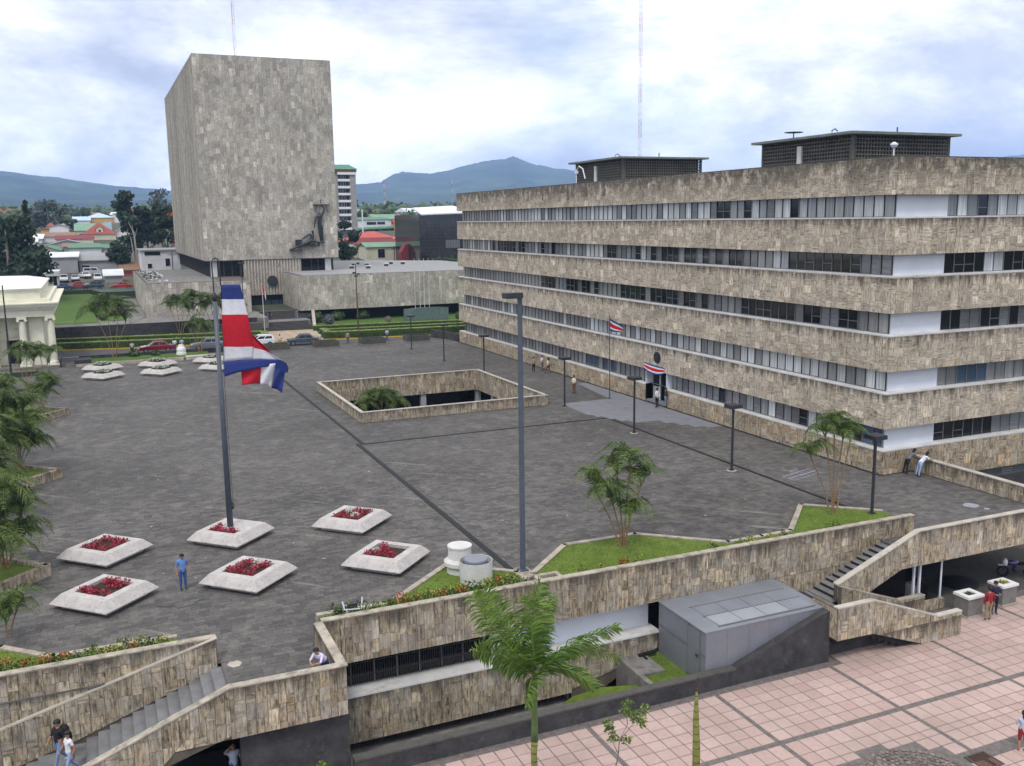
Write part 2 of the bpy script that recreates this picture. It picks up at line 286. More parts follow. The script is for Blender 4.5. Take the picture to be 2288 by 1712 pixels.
# flag and clothes
def cloth(name, c, r=0.85): return plain(name, c, r, 0.14, 5)
M['f_blue'] = cloth('flag_blue', (0.028, 0.045, 0.20)); M['f_white'] = cloth('flag_white', (0.68, 0.68, 0.72)); M['f_red'] = cloth('flag_red', (0.52, 0.015, 0.03))
M['skin'] = cloth('skin', (0.36, 0.20, 0.13), 0.6); M['hair'] = cloth('hair', (0.015, 0.011, 0.01), 0.5); M['shoe'] = cloth('shoe', (0.03, 0.03, 0.03), 0.5)
CL = {}
def clothes(n, c):
    if n not in CL: CL[n] = cloth('cloth_'+n, c)
    return CL[n]
for n, c in dict(white=(0.72, 0.72, 0.75), lilac=(0.66, 0.60, 0.80), blue=(0.13, 0.24, 0.52), jean=(0.17, 0.27, 0.50), darkjean=(0.045, 0.09, 0.26), black=(0.018, 0.018, 0.022),
                 khaki=(0.30, 0.24, 0.15), red=(0.28, 0.02, 0.03), navy=(0.02, 0.022, 0.06), brown=(0.16, 0.08, 0.045), grey=(0.16, 0.16, 0.17), cream=(0.66, 0.61, 0.48),
                 tan=(0.36, 0.30, 0.20), pink=(0.7, 0.28, 0.22), olive=(0.05, 0.05, 0.03), light=(0.45, 0.48, 0.60), whiteshoe=(0.7, 0.7, 0.68), palejean=(0.30, 0.40, 0.62)).items(): clothes(n, c)
# roofs, walls
for n, c in dict(r_red=(0.30, 0.075, 0.05), r_bred=(0.50, 0.10, 0.08), r_green=(0.10, 0.22, 0.13), r_lgreen=(0.20, 0.32, 0.22), r_grey=(0.30, 0.30, 0.30), r_white=(0.72, 0.74, 0.76), r_brown=(0.26, 0.16, 0.10),
                 r_maroon=(0.20, 0.04, 0.045), r_blue=(0.45, 0.60, 0.72), w_white=(0.70, 0.70, 0.72), w_cream=(0.62, 0.58, 0.44), w_grey=(0.36, 0.36, 0.38), w_yellow=(0.60, 0.44, 0.14), w_orange=(0.62, 0.38, 0.16), w_red=(0.36, 0.09, 0.09), w_maroon=(0.22, 0.035, 0.04), w_tall=(0.32, 0.31, 0.30), cream_stone=(0.74, 0.72, 0.58)).items():
    M[n] = plain(n, c, 0.75, 0.16, 0.5, dirt=((c[0]*0.45, c[1]*0.45, c[2]*0.45), 0.6, 0.58, 0.6))
def carpaint(n, c):
    M[n] = plain(n, c, 0.25, 0.05, 2, spec=0.5, coat=0.8)
for n, c in dict(c_red=(0.22, 0.01, 0.02), c_bred=(0.42, 0.03, 0.03), c_blue=(0.03, 0.07, 0.17), c_grey=(0.16, 0.18, 0.22), c_green=(0.01, 0.05, 0.06), c_white=(0.75, 0.75, 0.77), c_silver=(0.45, 0.47, 0.5), c_teal=(0.04, 0.07, 0.09), c_purple=(0.05, 0.02, 0.16)).items(): carpaint(n, c)
M['tyre'] = plain('tyre', (0.015, 0.015, 0.016), 0.9, 0.2, 4)
M['headlamp'] = plain('headlamp', (0.6, 0.62, 0.65), 0.2, 0.05, 4); M['taillamp'] = plain('taillamp', (0.4, 0.02, 0.02), 0.3, 0.05, 4)

# ------------------------------------------------------------ mesh helpers
COL = SC.collection
class MB:
    def __init__(s): s.v = []; s.f = []; s.mi = []; s.pv = []; s.cur = 0; s.r = None
    def face(s, pts, mi=None, pv=None):
        b = len(s.v); s.v += [tuple(p) for p in pts]; s.f.append(tuple(range(b, b+len(pts)))); s.mi.append(s.cur if mi is None else mi); s.pv.append(pv or s.r or (0.5, 0.5, 0.5)); return s
    def mesh(s, verts, faces, mi=None, pv=None):
        b = len(s.v); s.v += [tuple(p) for p in verts]
        for f in faces: s.f.append(tuple(b+i for i in f)); s.mi.append(s.cur if mi is None else mi); s.pv.append(pv or s.r or (0.5, 0.5, 0.5))
        return s
    def box(s, x0, y0, z0, x1, y1, z1, mi=None, pv=None, skip=''):
        v = [(x0,y0,z0),(x1,y0,z0),(x1,y1,z0),(x0,y1,z0),(x0,y0,z1),(x1,y0,z1),(x1,y1,z1),(x0,y1,z1)]
        F = {'b':(0,3,2,1),'t':(4,5,6,7),'f':(0,1,5,4),'r':(1,2,6,5),'k':(2,3,7,6),'l':(3,0,4,7)}
        return s.mesh(v, [F[k] for k in F if k not in skip], mi, pv)
    def prism(s, pts, d, mi=None, pv=None, back=True):   # polygon extruded by vector d (front at pts + d)
        n = len(pts); d = Vector(d); a = [Vector(p) for p in pts]; b = [p+d for p in a]
        F = [tuple(range(n, 2*n))] + [(i, (i+1) % n, n+(i+1) % n, n+i) for i in range(n)]
        if back: F.append(tuple(reversed(range(n))))
        return s.mesh(a+b, F, mi, pv)
    def tube(s, pts, rad, n=8, mi=None, pv=None, caps=True):
        pts = [Vector(p) for p in pts]; rad = rad if isinstance(rad, (list, tuple)) else [rad]*len(pts)
        vs = []; ref = Vector((0, 0, 1))
        for i, p in enumerate(pts):
            t = (pts[min(i+1, len(pts)-1)]-pts[max(i-1, 0)]).normalized()
            a = t.cross(Vector((1, 0, 0)) if abs(t.z) > 0.9 else ref).normalized(); b = t.cross(a)
            vs += [p+(a*math.cos(2*math.pi*k/n)+b*math.sin(2*math.pi*k/n))*rad[i] for k in range(n)]
        F = [(i*n+k, i*n+(k+1) % n, (i+1)*n+(k+1) % n, (i+1)*n+k) for i in range(len(pts)-1) for k in range(n)]
        if caps: F += [tuple(reversed(range(n))), tuple(range((len(pts)-1)*n, len(pts)*n))]
        return s.mesh(vs, F, mi, pv)
    def lathe(s, prof, c=(0, 0, 0), n=20, mi=None, pv=None):
        vs = [(c[0]+r*math.cos(2*math.pi*k/n), c[1]+r*math.sin(2*math.pi*k/n), c[2]+z) for r, z in prof for k in range(n)]
        F = [(i*n+k, i*n+(k+1) % n, (i+1)*n+(k+1) % n, (i+1)*n+k) for i in range(len(prof)-1) for k in range(n)]
        return s.mesh(vs, F, mi, pv)
    def ball(s, c, r, sub=2, jit=0.0, mi=None, pv=None, sq=(1, 1, 1)):
        bm = bmesh.new(); bmesh.ops.create_icosphere(bm, subdivisions=sub, radius=1)
        vs = []
        for v in bm.verts:
            k = 1+jit*(mnoise.noise(v.co*2.3+Vector(c))) if jit else 1
            vs.append((c[0]+v.co.x*r*k*sq[0], c[1]+v.co.y*r*k*sq[1], c[2]+v.co.z*r*k*sq[2]))
        F = [tuple(x.index for x in f.verts) for f in bm.faces]; bm.free(); return s.mesh(vs, F, mi, pv)
    def data(s, name, mats, smooth=False):
        me = bpy.data.meshes.new(name); me.from_pydata(s.v, [], s.f)
        for m in (mats if isinstance(mats, (list, tuple)) else [mats]): me.materials.append(M[m] if isinstance(m, str) else m)
        me.polygons.foreach_set('material_index', s.mi)
        at = me.attributes.new('pv', 'FLOAT_COLOR', 'CORNER'); buf = []
        for f, p in zip(s.f, s.pv): buf += [p[0], p[1], p[2], 1.0]*len(f)
        at.data.foreach_set('color', buf)
        if smooth: me.polygons.foreach_set('use_smooth', [True]*len(s.f))
        me.update(); return me
def R3(): return (random.random(), random.random(), random.random())
def wpos(o):
    p = Vector((0, 0, 0))
    while o: p += o.location; o = o.parent
    return p
def link(name, me, parent=None, local=False, kind=None, label=None, cat=None, group=None):
    o = bpy.data.objects.new(name, me); COL.objects.link(o)
    if parent:
        o.parent = parent
        if not local: o.location = -wpos(parent)
    if kind: o['kind'] = kind
    if label: o['label'] = label
    if cat: o['category'] = cat
    if group: o['group'] = group
    return o
def part(name, mb, mats, parent, local=False, smooth=False, kind=None, label=None):
    return link(name, mb.data(name, mats, smooth), parent, local, kind, label)
def thing(name, label, cat, loc=(0, 0, 0), group=None, rz=0.0):
    o = bpy.data.objects.new(name, None); COL.objects.link(o); o.location = loc; o.rotation_euler = (0, 0, rz); o.empty_display_size = 0.3
    o['label'] = label; o['category'] = cat
    if group: o['group'] = group
    return o
def single(name, mb, mats, label, cat, group=None, smooth=False):
    return link(name, mb.data(name, mats, smooth), None, True, None, label, cat, group)
def ground(name, mb, mats, kind='structure'):
    return link(name, mb.data(name, mats), None, True, kind)
def copy_tree(o, loc=None, label=None, rz=None, parent=None):
    c = o.copy(); COL.objects.link(c)
    if parent: c.parent = parent
    for ch in list(o.children): copy_tree(ch, parent=c)
    if loc is not None: c.location = loc
    if rz is not None: c.rotation_euler = (0, 0, rz)
    if label: c['label'] = label
    return c
def clip(poly, cl):          # convex clipping in (u, v)
    out_ = poly
    n = len(cl); area = sum(cl[i][0]*cl[(i+1) % n][1]-cl[(i+1) % n][0]*cl[i][1] for i in range(n))
    if area < 0: cl = cl[::-1]
    for i in range(n):
        a, b = cl[i], cl[(i+1) % n]; inp = out_; out_ = []
        def side(p): return (b[0]-a[0])*(p[1]-a[1])-(b[1]-a[1])*(p[0]-a[0])
        for j in range(len(inp)):
            p, q = inp[j], inp[(j+1) % len(inp)]; sp, sq = side(p), side(q)
            if sp >= 0: out_.append(p)
            if sp*sq < 0:
                t = sp/(sp-sq); out_.append((p[0]+(q[0]-p[0])*t, p[1]+(q[1]-p[1])*t))
        if len(out_) < 3: return []
    return out_
class Panels:
    """stone slabs hung on a wall face; each slab is a shallow block with its own tone"""
    def __init__(s): s.p = []
    def clad(s, origin, U, N, polys, w=(0.3, 0.55), h=(0.4, 0.9), thick=0.03, gap=0.007, rows=None, V=(0, 0, 1)):
        O = Vector(origin); U = Vector(U); V = Vector(V); N = Vector(N)
        for cl in polys:
            us = [p[0] for p in cl]; vs = [p[1] for p in cl]; u = min(us)-random.random()*w[0]
            while u < max(us):
                cw = random.uniform(*w); v = min(vs)-(0 if rows else random.random()*h[0])
                while v < max(vs):
                    ch = rows if rows else random.uniform(*h)
                    q = clip([(u, v), (u+cw, v), (u+cw, v+ch), (u, v+ch)], cl); v += ch
                    if len(q) < 3: continue
                    cx = sum(p[0] for p in q)/len(q); cy = sum(p[1] for p in q)/len(q)
                    ext = max(max(p[0] for p in q)-min(p[0] for p in q), 0.05); ey = max(max(p[1] for p in q)-min(p[1] for p in q), 0.05)
                    if ext < 0.05 or ey < 0.05: continue
                    q = [(cx+(p[0]-cx)*(1-gap*2/ext), cy+(p[1]-cy)*(1-gap*2/ey)) for p in q]
                    t = thick+random.random()*0.014
                    pts = [O+U*p[0]+V*p[1] for p in q]; c = O+U*cx+V*cy
                    s.p.append((ext*ey/(c-EYE).length_squared, pts, N*t, R3()))
                u += cw
    def build(s, parent, mat, name='stone_panel', limit=300):
        s.p.sort(key=lambda a: -a[0]); rest = MB()
        for i, (k, pts, d, r) in enumerate(s.p):
            if i < limit:
                mb = MB(); mb.prism(pts, d, pv=r, back=False); part(name, mb, mat, parent)
            else: rest.prism(pts, d, pv=r, back=False)
        if len(s.p) > limit:
            part(name+'_field', rest, mat, parent, kind='stuff')

# ------------------------------------------------------------ terrain
def tz(y):
    pts = [(150, 0.0), (155, 1.7), (160, 1.9), (200, 2.0), (225, 3.2), (270, 6), (330, 9.5), (400, 12.5), (480, 17), (600, 20), (1500, 30), (3000, 46), (6500, 80)]
    if y <= pts[0][0]: return 0
    for (a, za_), (b, zb_) in zip(pts, pts[1:]):
        if y <= b: return za_+(zb_-za_)*(y-a)/(b-a)
    return pts[-1][1]
mb = MB()
ys = [162.5, 170, 180, 200, 212, 225, 247, 270, 300, 330, 365, 400, 440, 480, 540, 600, 900, 1500, 2200, 3000, 4500, 6500]
xs = [-6400, -3000, -1200, -500, -200, -100, -50, 0, 50, 100, 200, 400, 800, 1600, 3000, 5000, 6400]
V_ = [(x, y, tz(y)) for y in ys for x in xs]; n_ = len(xs)
mb.mesh(V_, [(j*n_+i, j*n_+i+1, (j+1)*n_+i+1, (j+1)*n_+i) for j in range(len(ys)-1) for i in range(n_-1)])
ground('ground', mb, 'town_ground')
mb = MB(); mb.box(-6400, -6400, -6.0, 6400, 162.4, -5.35, skip='bfrkl'); mb.face([(-6400, 162.4, -5.35), (6400, 162.4, -5.35), (6400, 162.5, tz(162.5)), (-6400, 162.5, tz(162.5))])
ground('base_ground', mb, 'town_ground')

def ridge(name, prof, D, front, zb, seed, wob=12, rows=22, sub=9):
    P_ = []
    for (a, b) in zip(prof, prof[1:]):
        for k in range(sub): t = k/sub; P_.append((a[0]+(b[0]-a[0])*t, a[1]+(b[1]-a[1])*t))
    P_.append(prof[-1]); m = MB(); V = []
    for j in range(rows+1):
        t = j/rows; d = front+(D-front)*t
        for i, (x, z) in enumerate(P_):
            xx = x*d/D; q = mnoise.noise(Vector((xx*0.0022, d*0.0022, seed)))+0.5*mnoise.noise(Vector((xx*0.006, d*0.006, seed+9)))
            env = math.sin(min(1, t)*math.pi)
            base = zb+(z-zb)*(t**1.35)
            V.append((xx+q*60*env, d, max(base+q*wob*6*env*0.7+((mnoise.noise(Vector((xx*0.012, 3, seed)))*0.6+mnoise.noise(Vector((xx*0.05, 3, seed)))*0.35)*wob if j == rows else 0), tz(d)*0.6)))
    k = len(P_)
    m.mesh(V, [(j*k+i, j*k+i+1, (j+1)*k+i+1, (j+1)*k+i) for j in range(rows) for i in range(k-1)])
    bk = [V[rows*k+i] for i in range(k)]
    m.mesh(bk+[(p[0], p[1]+700, -4) for p in bk], [(i, i+1, k+i+1, k+i) for i in range(k-1)])
    o = ground(name, m, 'mountain'); o.data.polygons.foreach_set('use_smooth', [True]*len(o.data.polygons)); return o
g = G('forested_slope'); c_ = g.mix(g.ramp(g.noise(0.004, 8, 0.65), [(0.42, 0.0), (0.62, 1.0)]), (0.022, 0.042, 0.026), (0.075, 0.105, 0.045))
c_ = g.mix(1.0, c_, g.ramp(g.noise(0.02, 8, 0.7), [(0.3, 0.55), (0.7, 1.4)]), 'MULTIPLY'); M['mountain'] = g.done(c_, 1.0, 0, 0.05)
M['house_dots'] = M['r_white']
ridge('hills_left', [(-2600, 250), (-1200, 300), (-700, 285), (-359, 268), (-250, 252), (-121, 237), (108, 203), (267, 188), (370, 180), (700, 140), (1000, 100), (1250, 60)], 5000, 2300, 45, 1, 8)
ridge('mountain', [(900, 90), (1150, 170), (1300, 208), (1429, 222), (1500, 262), (1555, 276), (1706, 269), (1809, 283), (1967, 327), (2056, 338), (2120, 352), (2160, 352), (2200, 366), (2240, 352), (2346, 318), (2479, 303), (2598, 289), (2900, 240), (3200, 200), (3700, 160)], 5000, 2700, 48, 4, 10)
ridge('hills_right', [(3800, 150), (4600, 230), (5600, 350), (6046, 415), (6350, 440)], 5000, 3200, 55, 7, 8)

# ------------------------------------------------------------ lower square with pink tiles
T = -3.4
mb = MB(); mb.box(-60, -5, T-0.5, 75, 31.35, T-0.022, skip='b'); mb.box(23, 31.35, T-0.5, 75, 44.3, T-0.022, skip='b')
lower = ground('lower_square_paving', mb, 'tilejoint')
tiles = []
P0x, P0y = 28.62, 26.62; MOD = 6.1
cc_, cr_ = Vector((25.4, 22.4)), 2.12
def tile_ok(x0, y0, x1, y1):
    if y1 > 31.0 and x0 < 28.9: return False
    if y1 > 33.1: return False
    for (px, py) in ((x0, y0), (x1, y0), (x0, y1), (x1, y1)):
        if (Vector((px, py))-cc_).length < cr_+0.03: return False
    return True
rowsy = []
for k in range(-3, 3):
    y0 = P0y+k*MOD+0.09; hs = [0.658]*9 if k != -1 else [0.65, 0.65, 0.65, 0.65, 0.65, 0.65, 0.42, 0.65, 0.88]
    for h_ in hs: rowsy.append((y0, h_)); y0 += h_
for k in range(-4, 4):
    for i in range(9):
        x0 = P0x+k*MOD+0.09+i*0.658
        for (y0, h_) in rowsy:
            x1, y1 = x0+0.62, y0+h_-0.038
            if y0 < 12 or x0 > 60: continue
            if y0+h_ > 23.0 and y0 < 22.72 and x0 > 27.3: continue
            if tile_ok(x0, y0, x1, y1):
                p = Vector(((x0+x1)/2, (y0+y1)/2, T)); dv = p-EYE; dd = dv.dot(fw); sx = dv.dot(rt)/dd; sy = dv.dot(up)/dd
                if abs(sx) > 0.72 or sy < -0.52: continue
                tiles.append((-(p-EYE).length, x0, y0, x1, y1))
tiles.sort(reverse=True); rest = MB()
for i, (_, x0, y0, x1, y1) in enumerate(tiles):
    zt = T+random.uniform(-0.004, 0.004); mb = MB() if i < 300 else rest
    b = 0.012
    pv = R3()
    mb.mesh([(x0, y0, T-0.02), (x1, y0, T-0.02), (x1, y1, T-0.02), (x0, y1, T-0.02), (x0+b, y0+b, zt), (x1-b, y0+b, zt), (x1-b, y1-b, zt), (x0+b, y1-b, zt)],
            [(4, 5, 6, 7), (0, 1, 5, 4), (1, 2, 6, 5), (2, 3, 7, 6), (3, 0, 4, 7)], pv=pv)
    if i < 300: part('tile', mb, 'tile', lower, local=True)
part('tile_field', rest, 'tile', lower, local=True, kind='stuff')
mb = MB()
for a in range(0, 11):      # rough cobbles in the round bed
    rr = a*0.2+0.02; n = max(1, int(2*math.pi*rr/0.2))
    for k in range(n):
        t = 2*math.pi*k/n+a; x, y = cc_.x+rr*math.cos(t)+random.uniform(-.04, .04), cc_.y+rr*math.sin(t)+random.uniform(-.04, .04); s_ = random.uniform(0.07, 0.115)
        mb.ball((x, y, T+0.005), s_, 1, 0.3, pv=R3(), sq=(1.05, 1.05, 0.5))
part('cobble_circle', mb, 'cobble', lower, local=True, kind='stuff')
gt = thing('drain_grate', 'square iron drain grate set in the pink tiles beside the cobble circle', 'drain grate', (28.45, 22.45, T))
mb = MB()
for k in range(9): mb.box(-0.42+k*0.1, -0.42, 0.0, -0.38+k*0.1, 0.42, 0.03)
part('bars', mb, 'rustpole', gt, local=True); mb = MB()
for a_ in ((-0.48, -0.48, 0.48, -0.42), (-0.48, 0.42, 0.48, 0.48), (-0.48, -0.42, -0.43, 0.42), (0.43, -0.42, 0.48, 0.42)): mb.box(a_[0], a_[1], -0.01, a_[2], a_[3], 0.035)
part('frame', mb, 'dconcrete', gt, local=True)

# ------------------------------------------------------------ upper plaza
mb = MB(); Zt = -0.02
for a_ in ((-45, 35.62, 44.9, 75.5), (-45, 75.5, 19.45, 92.2), (36.1, 75.5, 44.9, 92.2), (-45, 92.2, 44.9, 127.2), (3.2, 31.4, 7.0, 35.62), (35.75, 33.4, 47.6, 35.62), (44.9, 35.62, 47.6, 44.5)):
    mb.box(a_[0], a_[1], -0.55, a_[2], a_[3], Zt if a_[1] < 60 else 0.0)
mb.v = [(v[0], v[1], (-0.02 if (v[2] > -0.1) else v[2])) for v in mb.v]
plaza = ground('plaza_paving', mb, 'paving')
slabs = []; rest = MB()
y = 31.45; row = 0
while y < 58:
    x = -9.0+(0.21 if row % 2 else 0)+random.uniform(-0.06, 0.06)
    while x < 47.5:
        w_ = 0.42 if random.random() < 0.85 else 0.6
        cx, cy = x+w_/2, y+0.15
        ok = (cy > 35.4 and cx < 44.7) or (3.3 < x and x+w_ < 6.9 and cy < 35.4) or (35.8 < x and x+w_ < 47.5 and 33.5 < cy < 44.4)
        if cy > 44.3 and cx > 44.4: ok = False
        if abs(cx-17.0) < 0.42 and cy > 39.4: ok = False
        if abs(cx-38.2) < 0.42 and cy > 40: ok = False
        if ok: slabs.append((-(Vector((cx, cy, 0))-EYE).length, x, y, w_))
        x += w_
    y += 0.3; row += 1
slabs.sort(reverse=True)
for i, (_, x, y, w_) in enumerate(slabs):
    mb = MB() if i < 300 else rest; zt = random.uniform(-0.003, 0.005); pv = R3()
    mb.box(x+0.005, y+0.005, -0.02, x+w_-0.005, y+0.295, zt, pv=pv, skip='b')
    if i < 300: part('paving_slab', mb, 'slab', plaza, local=True)
part('paving_slab_field', rest, 'slab', plaza, local=True, kind='stuff')
mb = MB()
for a_ in ((17.25, 68.0, 17.5, 127), (16.85, 39.5, 17.15, 68.3), (17.5, 67.85, 44.8, 68.05), (38.1, 40.0, 38.32, 67.8), (44.78, 44.4, 45.0, 121.3), (44.9, 44.28, 49.0, 44.42)):
    mb.box(a_[0], a_[1], -0.02, a_[2], a_[3], 0.012)
part('expansion_joint', mb, 'joint', plaza, local=True)
mb = MB()
zig = [(44.7, 84.0), (43.7, 83.9), (43.2, 80), (42.9, 78), (42.6, 75.3), (40, 75.2), (37.5, 75.1), (37.4, 73), (37.3, 70), (37.6, 69.4), (37.6, 68.6), (38.1, 68.6), (38.1, 67.3), (38.6, 67.3), (38.6, 66.2), (39.2, 66.2), (39.2, 65.2), (40.0, 65.2), (41.4, 65.0), (41.4, 63.9), (42.0, 63.9), (42.0, 62.7), (42.6, 62.7), (42.6, 61.6), (43.4, 61.6), (43.4, 61.0), (44.7, 61.0)]
mb.prism([(x, y, -0.03) for x, y in zig], (0, 0, 0.045)); part('concrete_patch', mb, 'patch', plaza, local=True)
mb = MB(); 
for k in range(7):
    for j in range(2 if k not in (3, 4) else 3):
        x, y = 39.2+k*0.42, 45.9+k*0.12+j*0.55
        for a_ in ((x, y, x+0.4, y+0.05), (x, y, x+0.04, y+0.5), (x, y+0.5, x+0.4, y+0.55)): mb.box(a_[0], a_[1], 0.0, a_[2], a_[3], 0.010)
part('chalk_squares', mb, 'chalk', plaza, local=True)
mb = MB(); mb.lathe([(0, 0.012), (0.42, 0.012), (0.42, 0.0)], (44.66, 37.36, 0), 20); mb.lathe([(0.0, 0.014), (0.16, 0.014), (0.16, 0.0)], (44.9, 36.5, 0), 12)
part('manhole_cover', mb, 'chalk', plaza, local=True)

# ------------------------------------------------------------ foreground retaining walls (travertine clad)
def wall_thing(name, label, cat='wall', loc=(0, 0, 0)): return thing(name, label, cat, loc)
wl = wall_thing('parapet_wall', 'long travertine parapet and lower stone band along the front edge of the plaza', 'parapet wall', (20, 35.3, T))
mb = MB(); mb.box(7.0, 35.19, -0.95, 38.0, 35.45, 0.95); part('upper_band', mb, 'mortar', wl)
mb = MB(); mb.box(7.05, 35.16, 0.95, 38.02, 35.5, 1.0); part('coping', mb, 'coping', wl)
pn = Panels(); pn.clad((0, 35.19, 0), (1, 0, 0), (0, -1, 0), [[(7.0, -0.95), (38.0, -0.95), (38.0, 0.95), (7.0, 0.95)]], (0.28, 0.5), (0.35, 0.85), 0.03)
mb = MB(); mb.box(29.0, 35.2, -2.3, 35.9, 35.45, -0.955); part('stair_side_wall', mb, 'mortar', wl)
pn.clad((0, 35.2, 0), (1, 0, 0), (0, -1, 0), [[(29.0, -2.3), (35.9, -2.3), (35.9, -0.96), (29.0, -0.96)]], (0.28, 0.5), (0.35, 0.85), 0.03)
pn.build(wl, 'wall', limit=190)
# lower band, sloping down at its right end over the lawn
mb = MB(); lowp = [(7.0, -4.45), (18.0, -4.45), (18.0, -4.9), (19.0, -4.9), (22.0, -3.4), (22.45, -3.3), (22.45, -2.45), (7.0, -2.45)]
mb.prism([(x, 35.45, z) for x, z in lowp], (0, -0.26, 0)); part('lower_band', mb, 'mortar', wl)
pn = Panels(); pn.clad((0, 35.19, 0), (1, 0, 0), (0, -1, 0), [[(7.0, -4.45), (18.0, -4.45), (18.0, -2.47), (7.0, -2.47)], [(18.0, -4.9), (19.0, -4.9), (22.0, -3.4), (22.45, -3.3), (22.45, -2.47), (18.0, -2.47)]], (0.28, 0.5), (0.35, 0.85), 0.03)
pn.build(wl, 'wall', limit=110)
mb = MB(); mb.box(7.0, 35.14, -2.47, 22.6, 36.15, -2.40); part('sill', mb, 'sill', wl)
mb = MB(); mb.box(7.0, 36.1, -2.4, 14.5, 36.2, -0.9); part('window_backing', mb, 'glass', wl)
mb = MB(); mb.box(14.5, 36.0, -2.4, 22.45, 36.2, -0.9); part('white_panel', mb, 'white', wl)
for k in range(8):
    mb = MB(); x = 7.3+k*0.98; mb.box(x, 36.02, -2.4, x+0.05, 36.08, -0.9); part('mullion', mb, 'frame', wl)
mb = MB()
for k in range(74): x = 7.0+k*0.1; mb.box(x, 35.97, -2.4, x+0.016, 35.985, -0.92)
for z in (-2.0, -1.45): mb.box(7.0, 35.98, z, 14.5, 35.995, z+0.03)
part('window_bars', mb, 'dframe', wl, kind='stuff')
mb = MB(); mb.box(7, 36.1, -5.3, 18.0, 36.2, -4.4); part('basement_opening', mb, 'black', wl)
mb = MB()
for k in range(100): x = 7.05+k*0.11; mb.box(x, 35.6, -5.0, x+0.02, 35.62, -4.4)
part('basement_bars', mb, 'dframe', wl, kind='stuff')
mb = MB(); mb.box(18.0, 35.25, -5.0, 18.08, 36.1, -4.45); part('side_jamb', mb, 'white', wl)

mb = MB()   # moat floor between curb and basement, lawns
mb.box(7.2, 31.35, -5.1, 18.05, 36.1, -4.95); ground('moat_floor', mb, 'concrete')
cw = thing('retaining_curb', 'low dark weathered curb wall between the pink tiles and the sunken lawn', 'curb wall', (15, 31.2, T))
mb = MB(); mb.box(7.15, 31.05, -5.1, 23.8, 31.38, -2.74); part('wall', mb, 'dark_stone', cw)
mb = MB(); mb.box(7.15, 31.02, -2.74, 23.8, 31.42, -2.66); part('coping', mb, 'dconcrete', cw)
mb = MB(); mb.prism([(23.8, 31.42, T-0.1), (28.88, 31.42, T-0.1), (28.88, 31.42, -1.0), (28.3, 31.42, -1.12), (23.8, 31.42, -2.66)], (0, -0.36, 0)); part('sloped_wall', mb, 'dark_stone', cw)
mb = MB(); mb.box(28.88, 31.5, T-0.1, 34.2, 31.7, -2.2); mb.box(28.9, 31.45, -2.1, 30.8, 35.1, -1.9); part('recessed_wall', mb, 'dark_stone', cw)

def blades(poly, z, dens, hgt, mat, parent, name='grass_blades', zf=None):
    m = MB(); xs_ = [p[0] for p in poly]; ys_ = [p[1] for p in poly]; A = (max(xs_)-min(xs_))*(max(ys_)-min(ys_))
    def inside(x, y):
        c = False; j = len(poly)-1
        for i in range(len(poly)):
            if ((poly[i][1] > y) != (poly[j][1] > y)) and (x < (poly[j][0]-poly[i][0])*(y-poly[i][1])/(poly[j][1]-poly[i][1])+poly[i][0]): c = not c
            j = i
        return c
    for _ in range(int(A*dens)):
        x, y = random.uniform(min(xs_), max(xs_)), random.uniform(min(ys_), max(ys_))
        if not inside(x, y): continue
        h = hgt*random.uniform(0.5, 1.3); a = random.uniform(0, 6.28); w_ = 0.012; b = z if zf is None else zf(x, y)
        m.face([(x-w_*math.cos(a), y-w_*math.sin(a), b), (x+w_*math.cos(a), y+w_*math.sin(a), b), (x+random.uniform(-.03, .03), y+random.uniform(-.03, .03), b+h)], pv=R3())
    part(name, m, mat, parent, kind='stuff')
M['blade'] = leafmat('grass_blade', (0.07, 0.125, 0.018), (0.17, 0.24, 0.045))
def lawn_bed(name, label, poly, zg, curbs, zc, loc, th=0.28, dens=260, cmat='coping', cb_z=-0.01):
    t = thing(name, label, 'lawn bed', loc)
    mb = MB(); mb.prism([(x, y, zg-0.6) for x, y in poly], (0, 0, 0.6)); part('grass', mb, 'grass', t)
    if dens: blades(poly, zg, dens, 0.05, 'blade', t)
    for (a, b) in curbs:
        a, b = Vector((*a, 0)), Vector((*b, 0)); d = (b-a).normalized(); nrm = Vector((-d.y, d.x, 0))*th/2; e = d*th*0.3
        mb = MB(); P4 = [a-e-nrm, b+e-nrm, b+e+nrm, a-e+nrm]; mb.prism([(p.x, p.y, cb_z) for p in P4], (0, 0, zc-cb_z)); part('curb', mb, cmat, t)
    return t
c1 = [(7.35, 37.35), (10.44, 37.3), (14.2, 40.6), (16.75, 38.25), (16.75, 37.3)]
lawn_bed('lawn_bed', 'triangular grass bed holding the two steel ventilation drums behind the parapet', [(7.35, 35.4), (16.75, 35.4)]+c1[::-1][0:1]+[(16.75, 38.25), (14.2, 40.6), (10.44, 37.3), (7.35, 37.35)], 0.33, list(zip(c1, c1[1:])), 0.4, (12, 37, 0))
c2 = [(17.45, 37.85), (20.4, 40.6), (24.4, 40.5), (27.95, 37.4), (30.0, 37.4)]
lawn_bed('lawn_bed', 'large grass bed with the tall clump palm in the middle of the parapet', [(18.4, 35.4), (30.0, 35.4)]+c2[::-1]+[(18.4, 37.0)], 0.33, list(zip(c2, c2[1:])), 0.4, (23, 38, 0))
c3 = [(30.0, 37.4), (31.9, 37.45), (35.4, 40.8), (38.55, 37.98), (38.5, 37.0), (37.8, 35.45)]
lawn_bed('lawn_bed', 'pointed grass bed with the palm at the top of the right stair', [(30.0, 35.4), (37.8, 35.4)]+c3[::-1][:-0 or None], 0.33, list(zip(c3[:4], c3[1:4])), 0.4, (35, 38, 0))
ph = thing('planter_pit', 'small square stone-edged pit beside the tall lamp base', 'pit', (17.9, 36.7, 0))
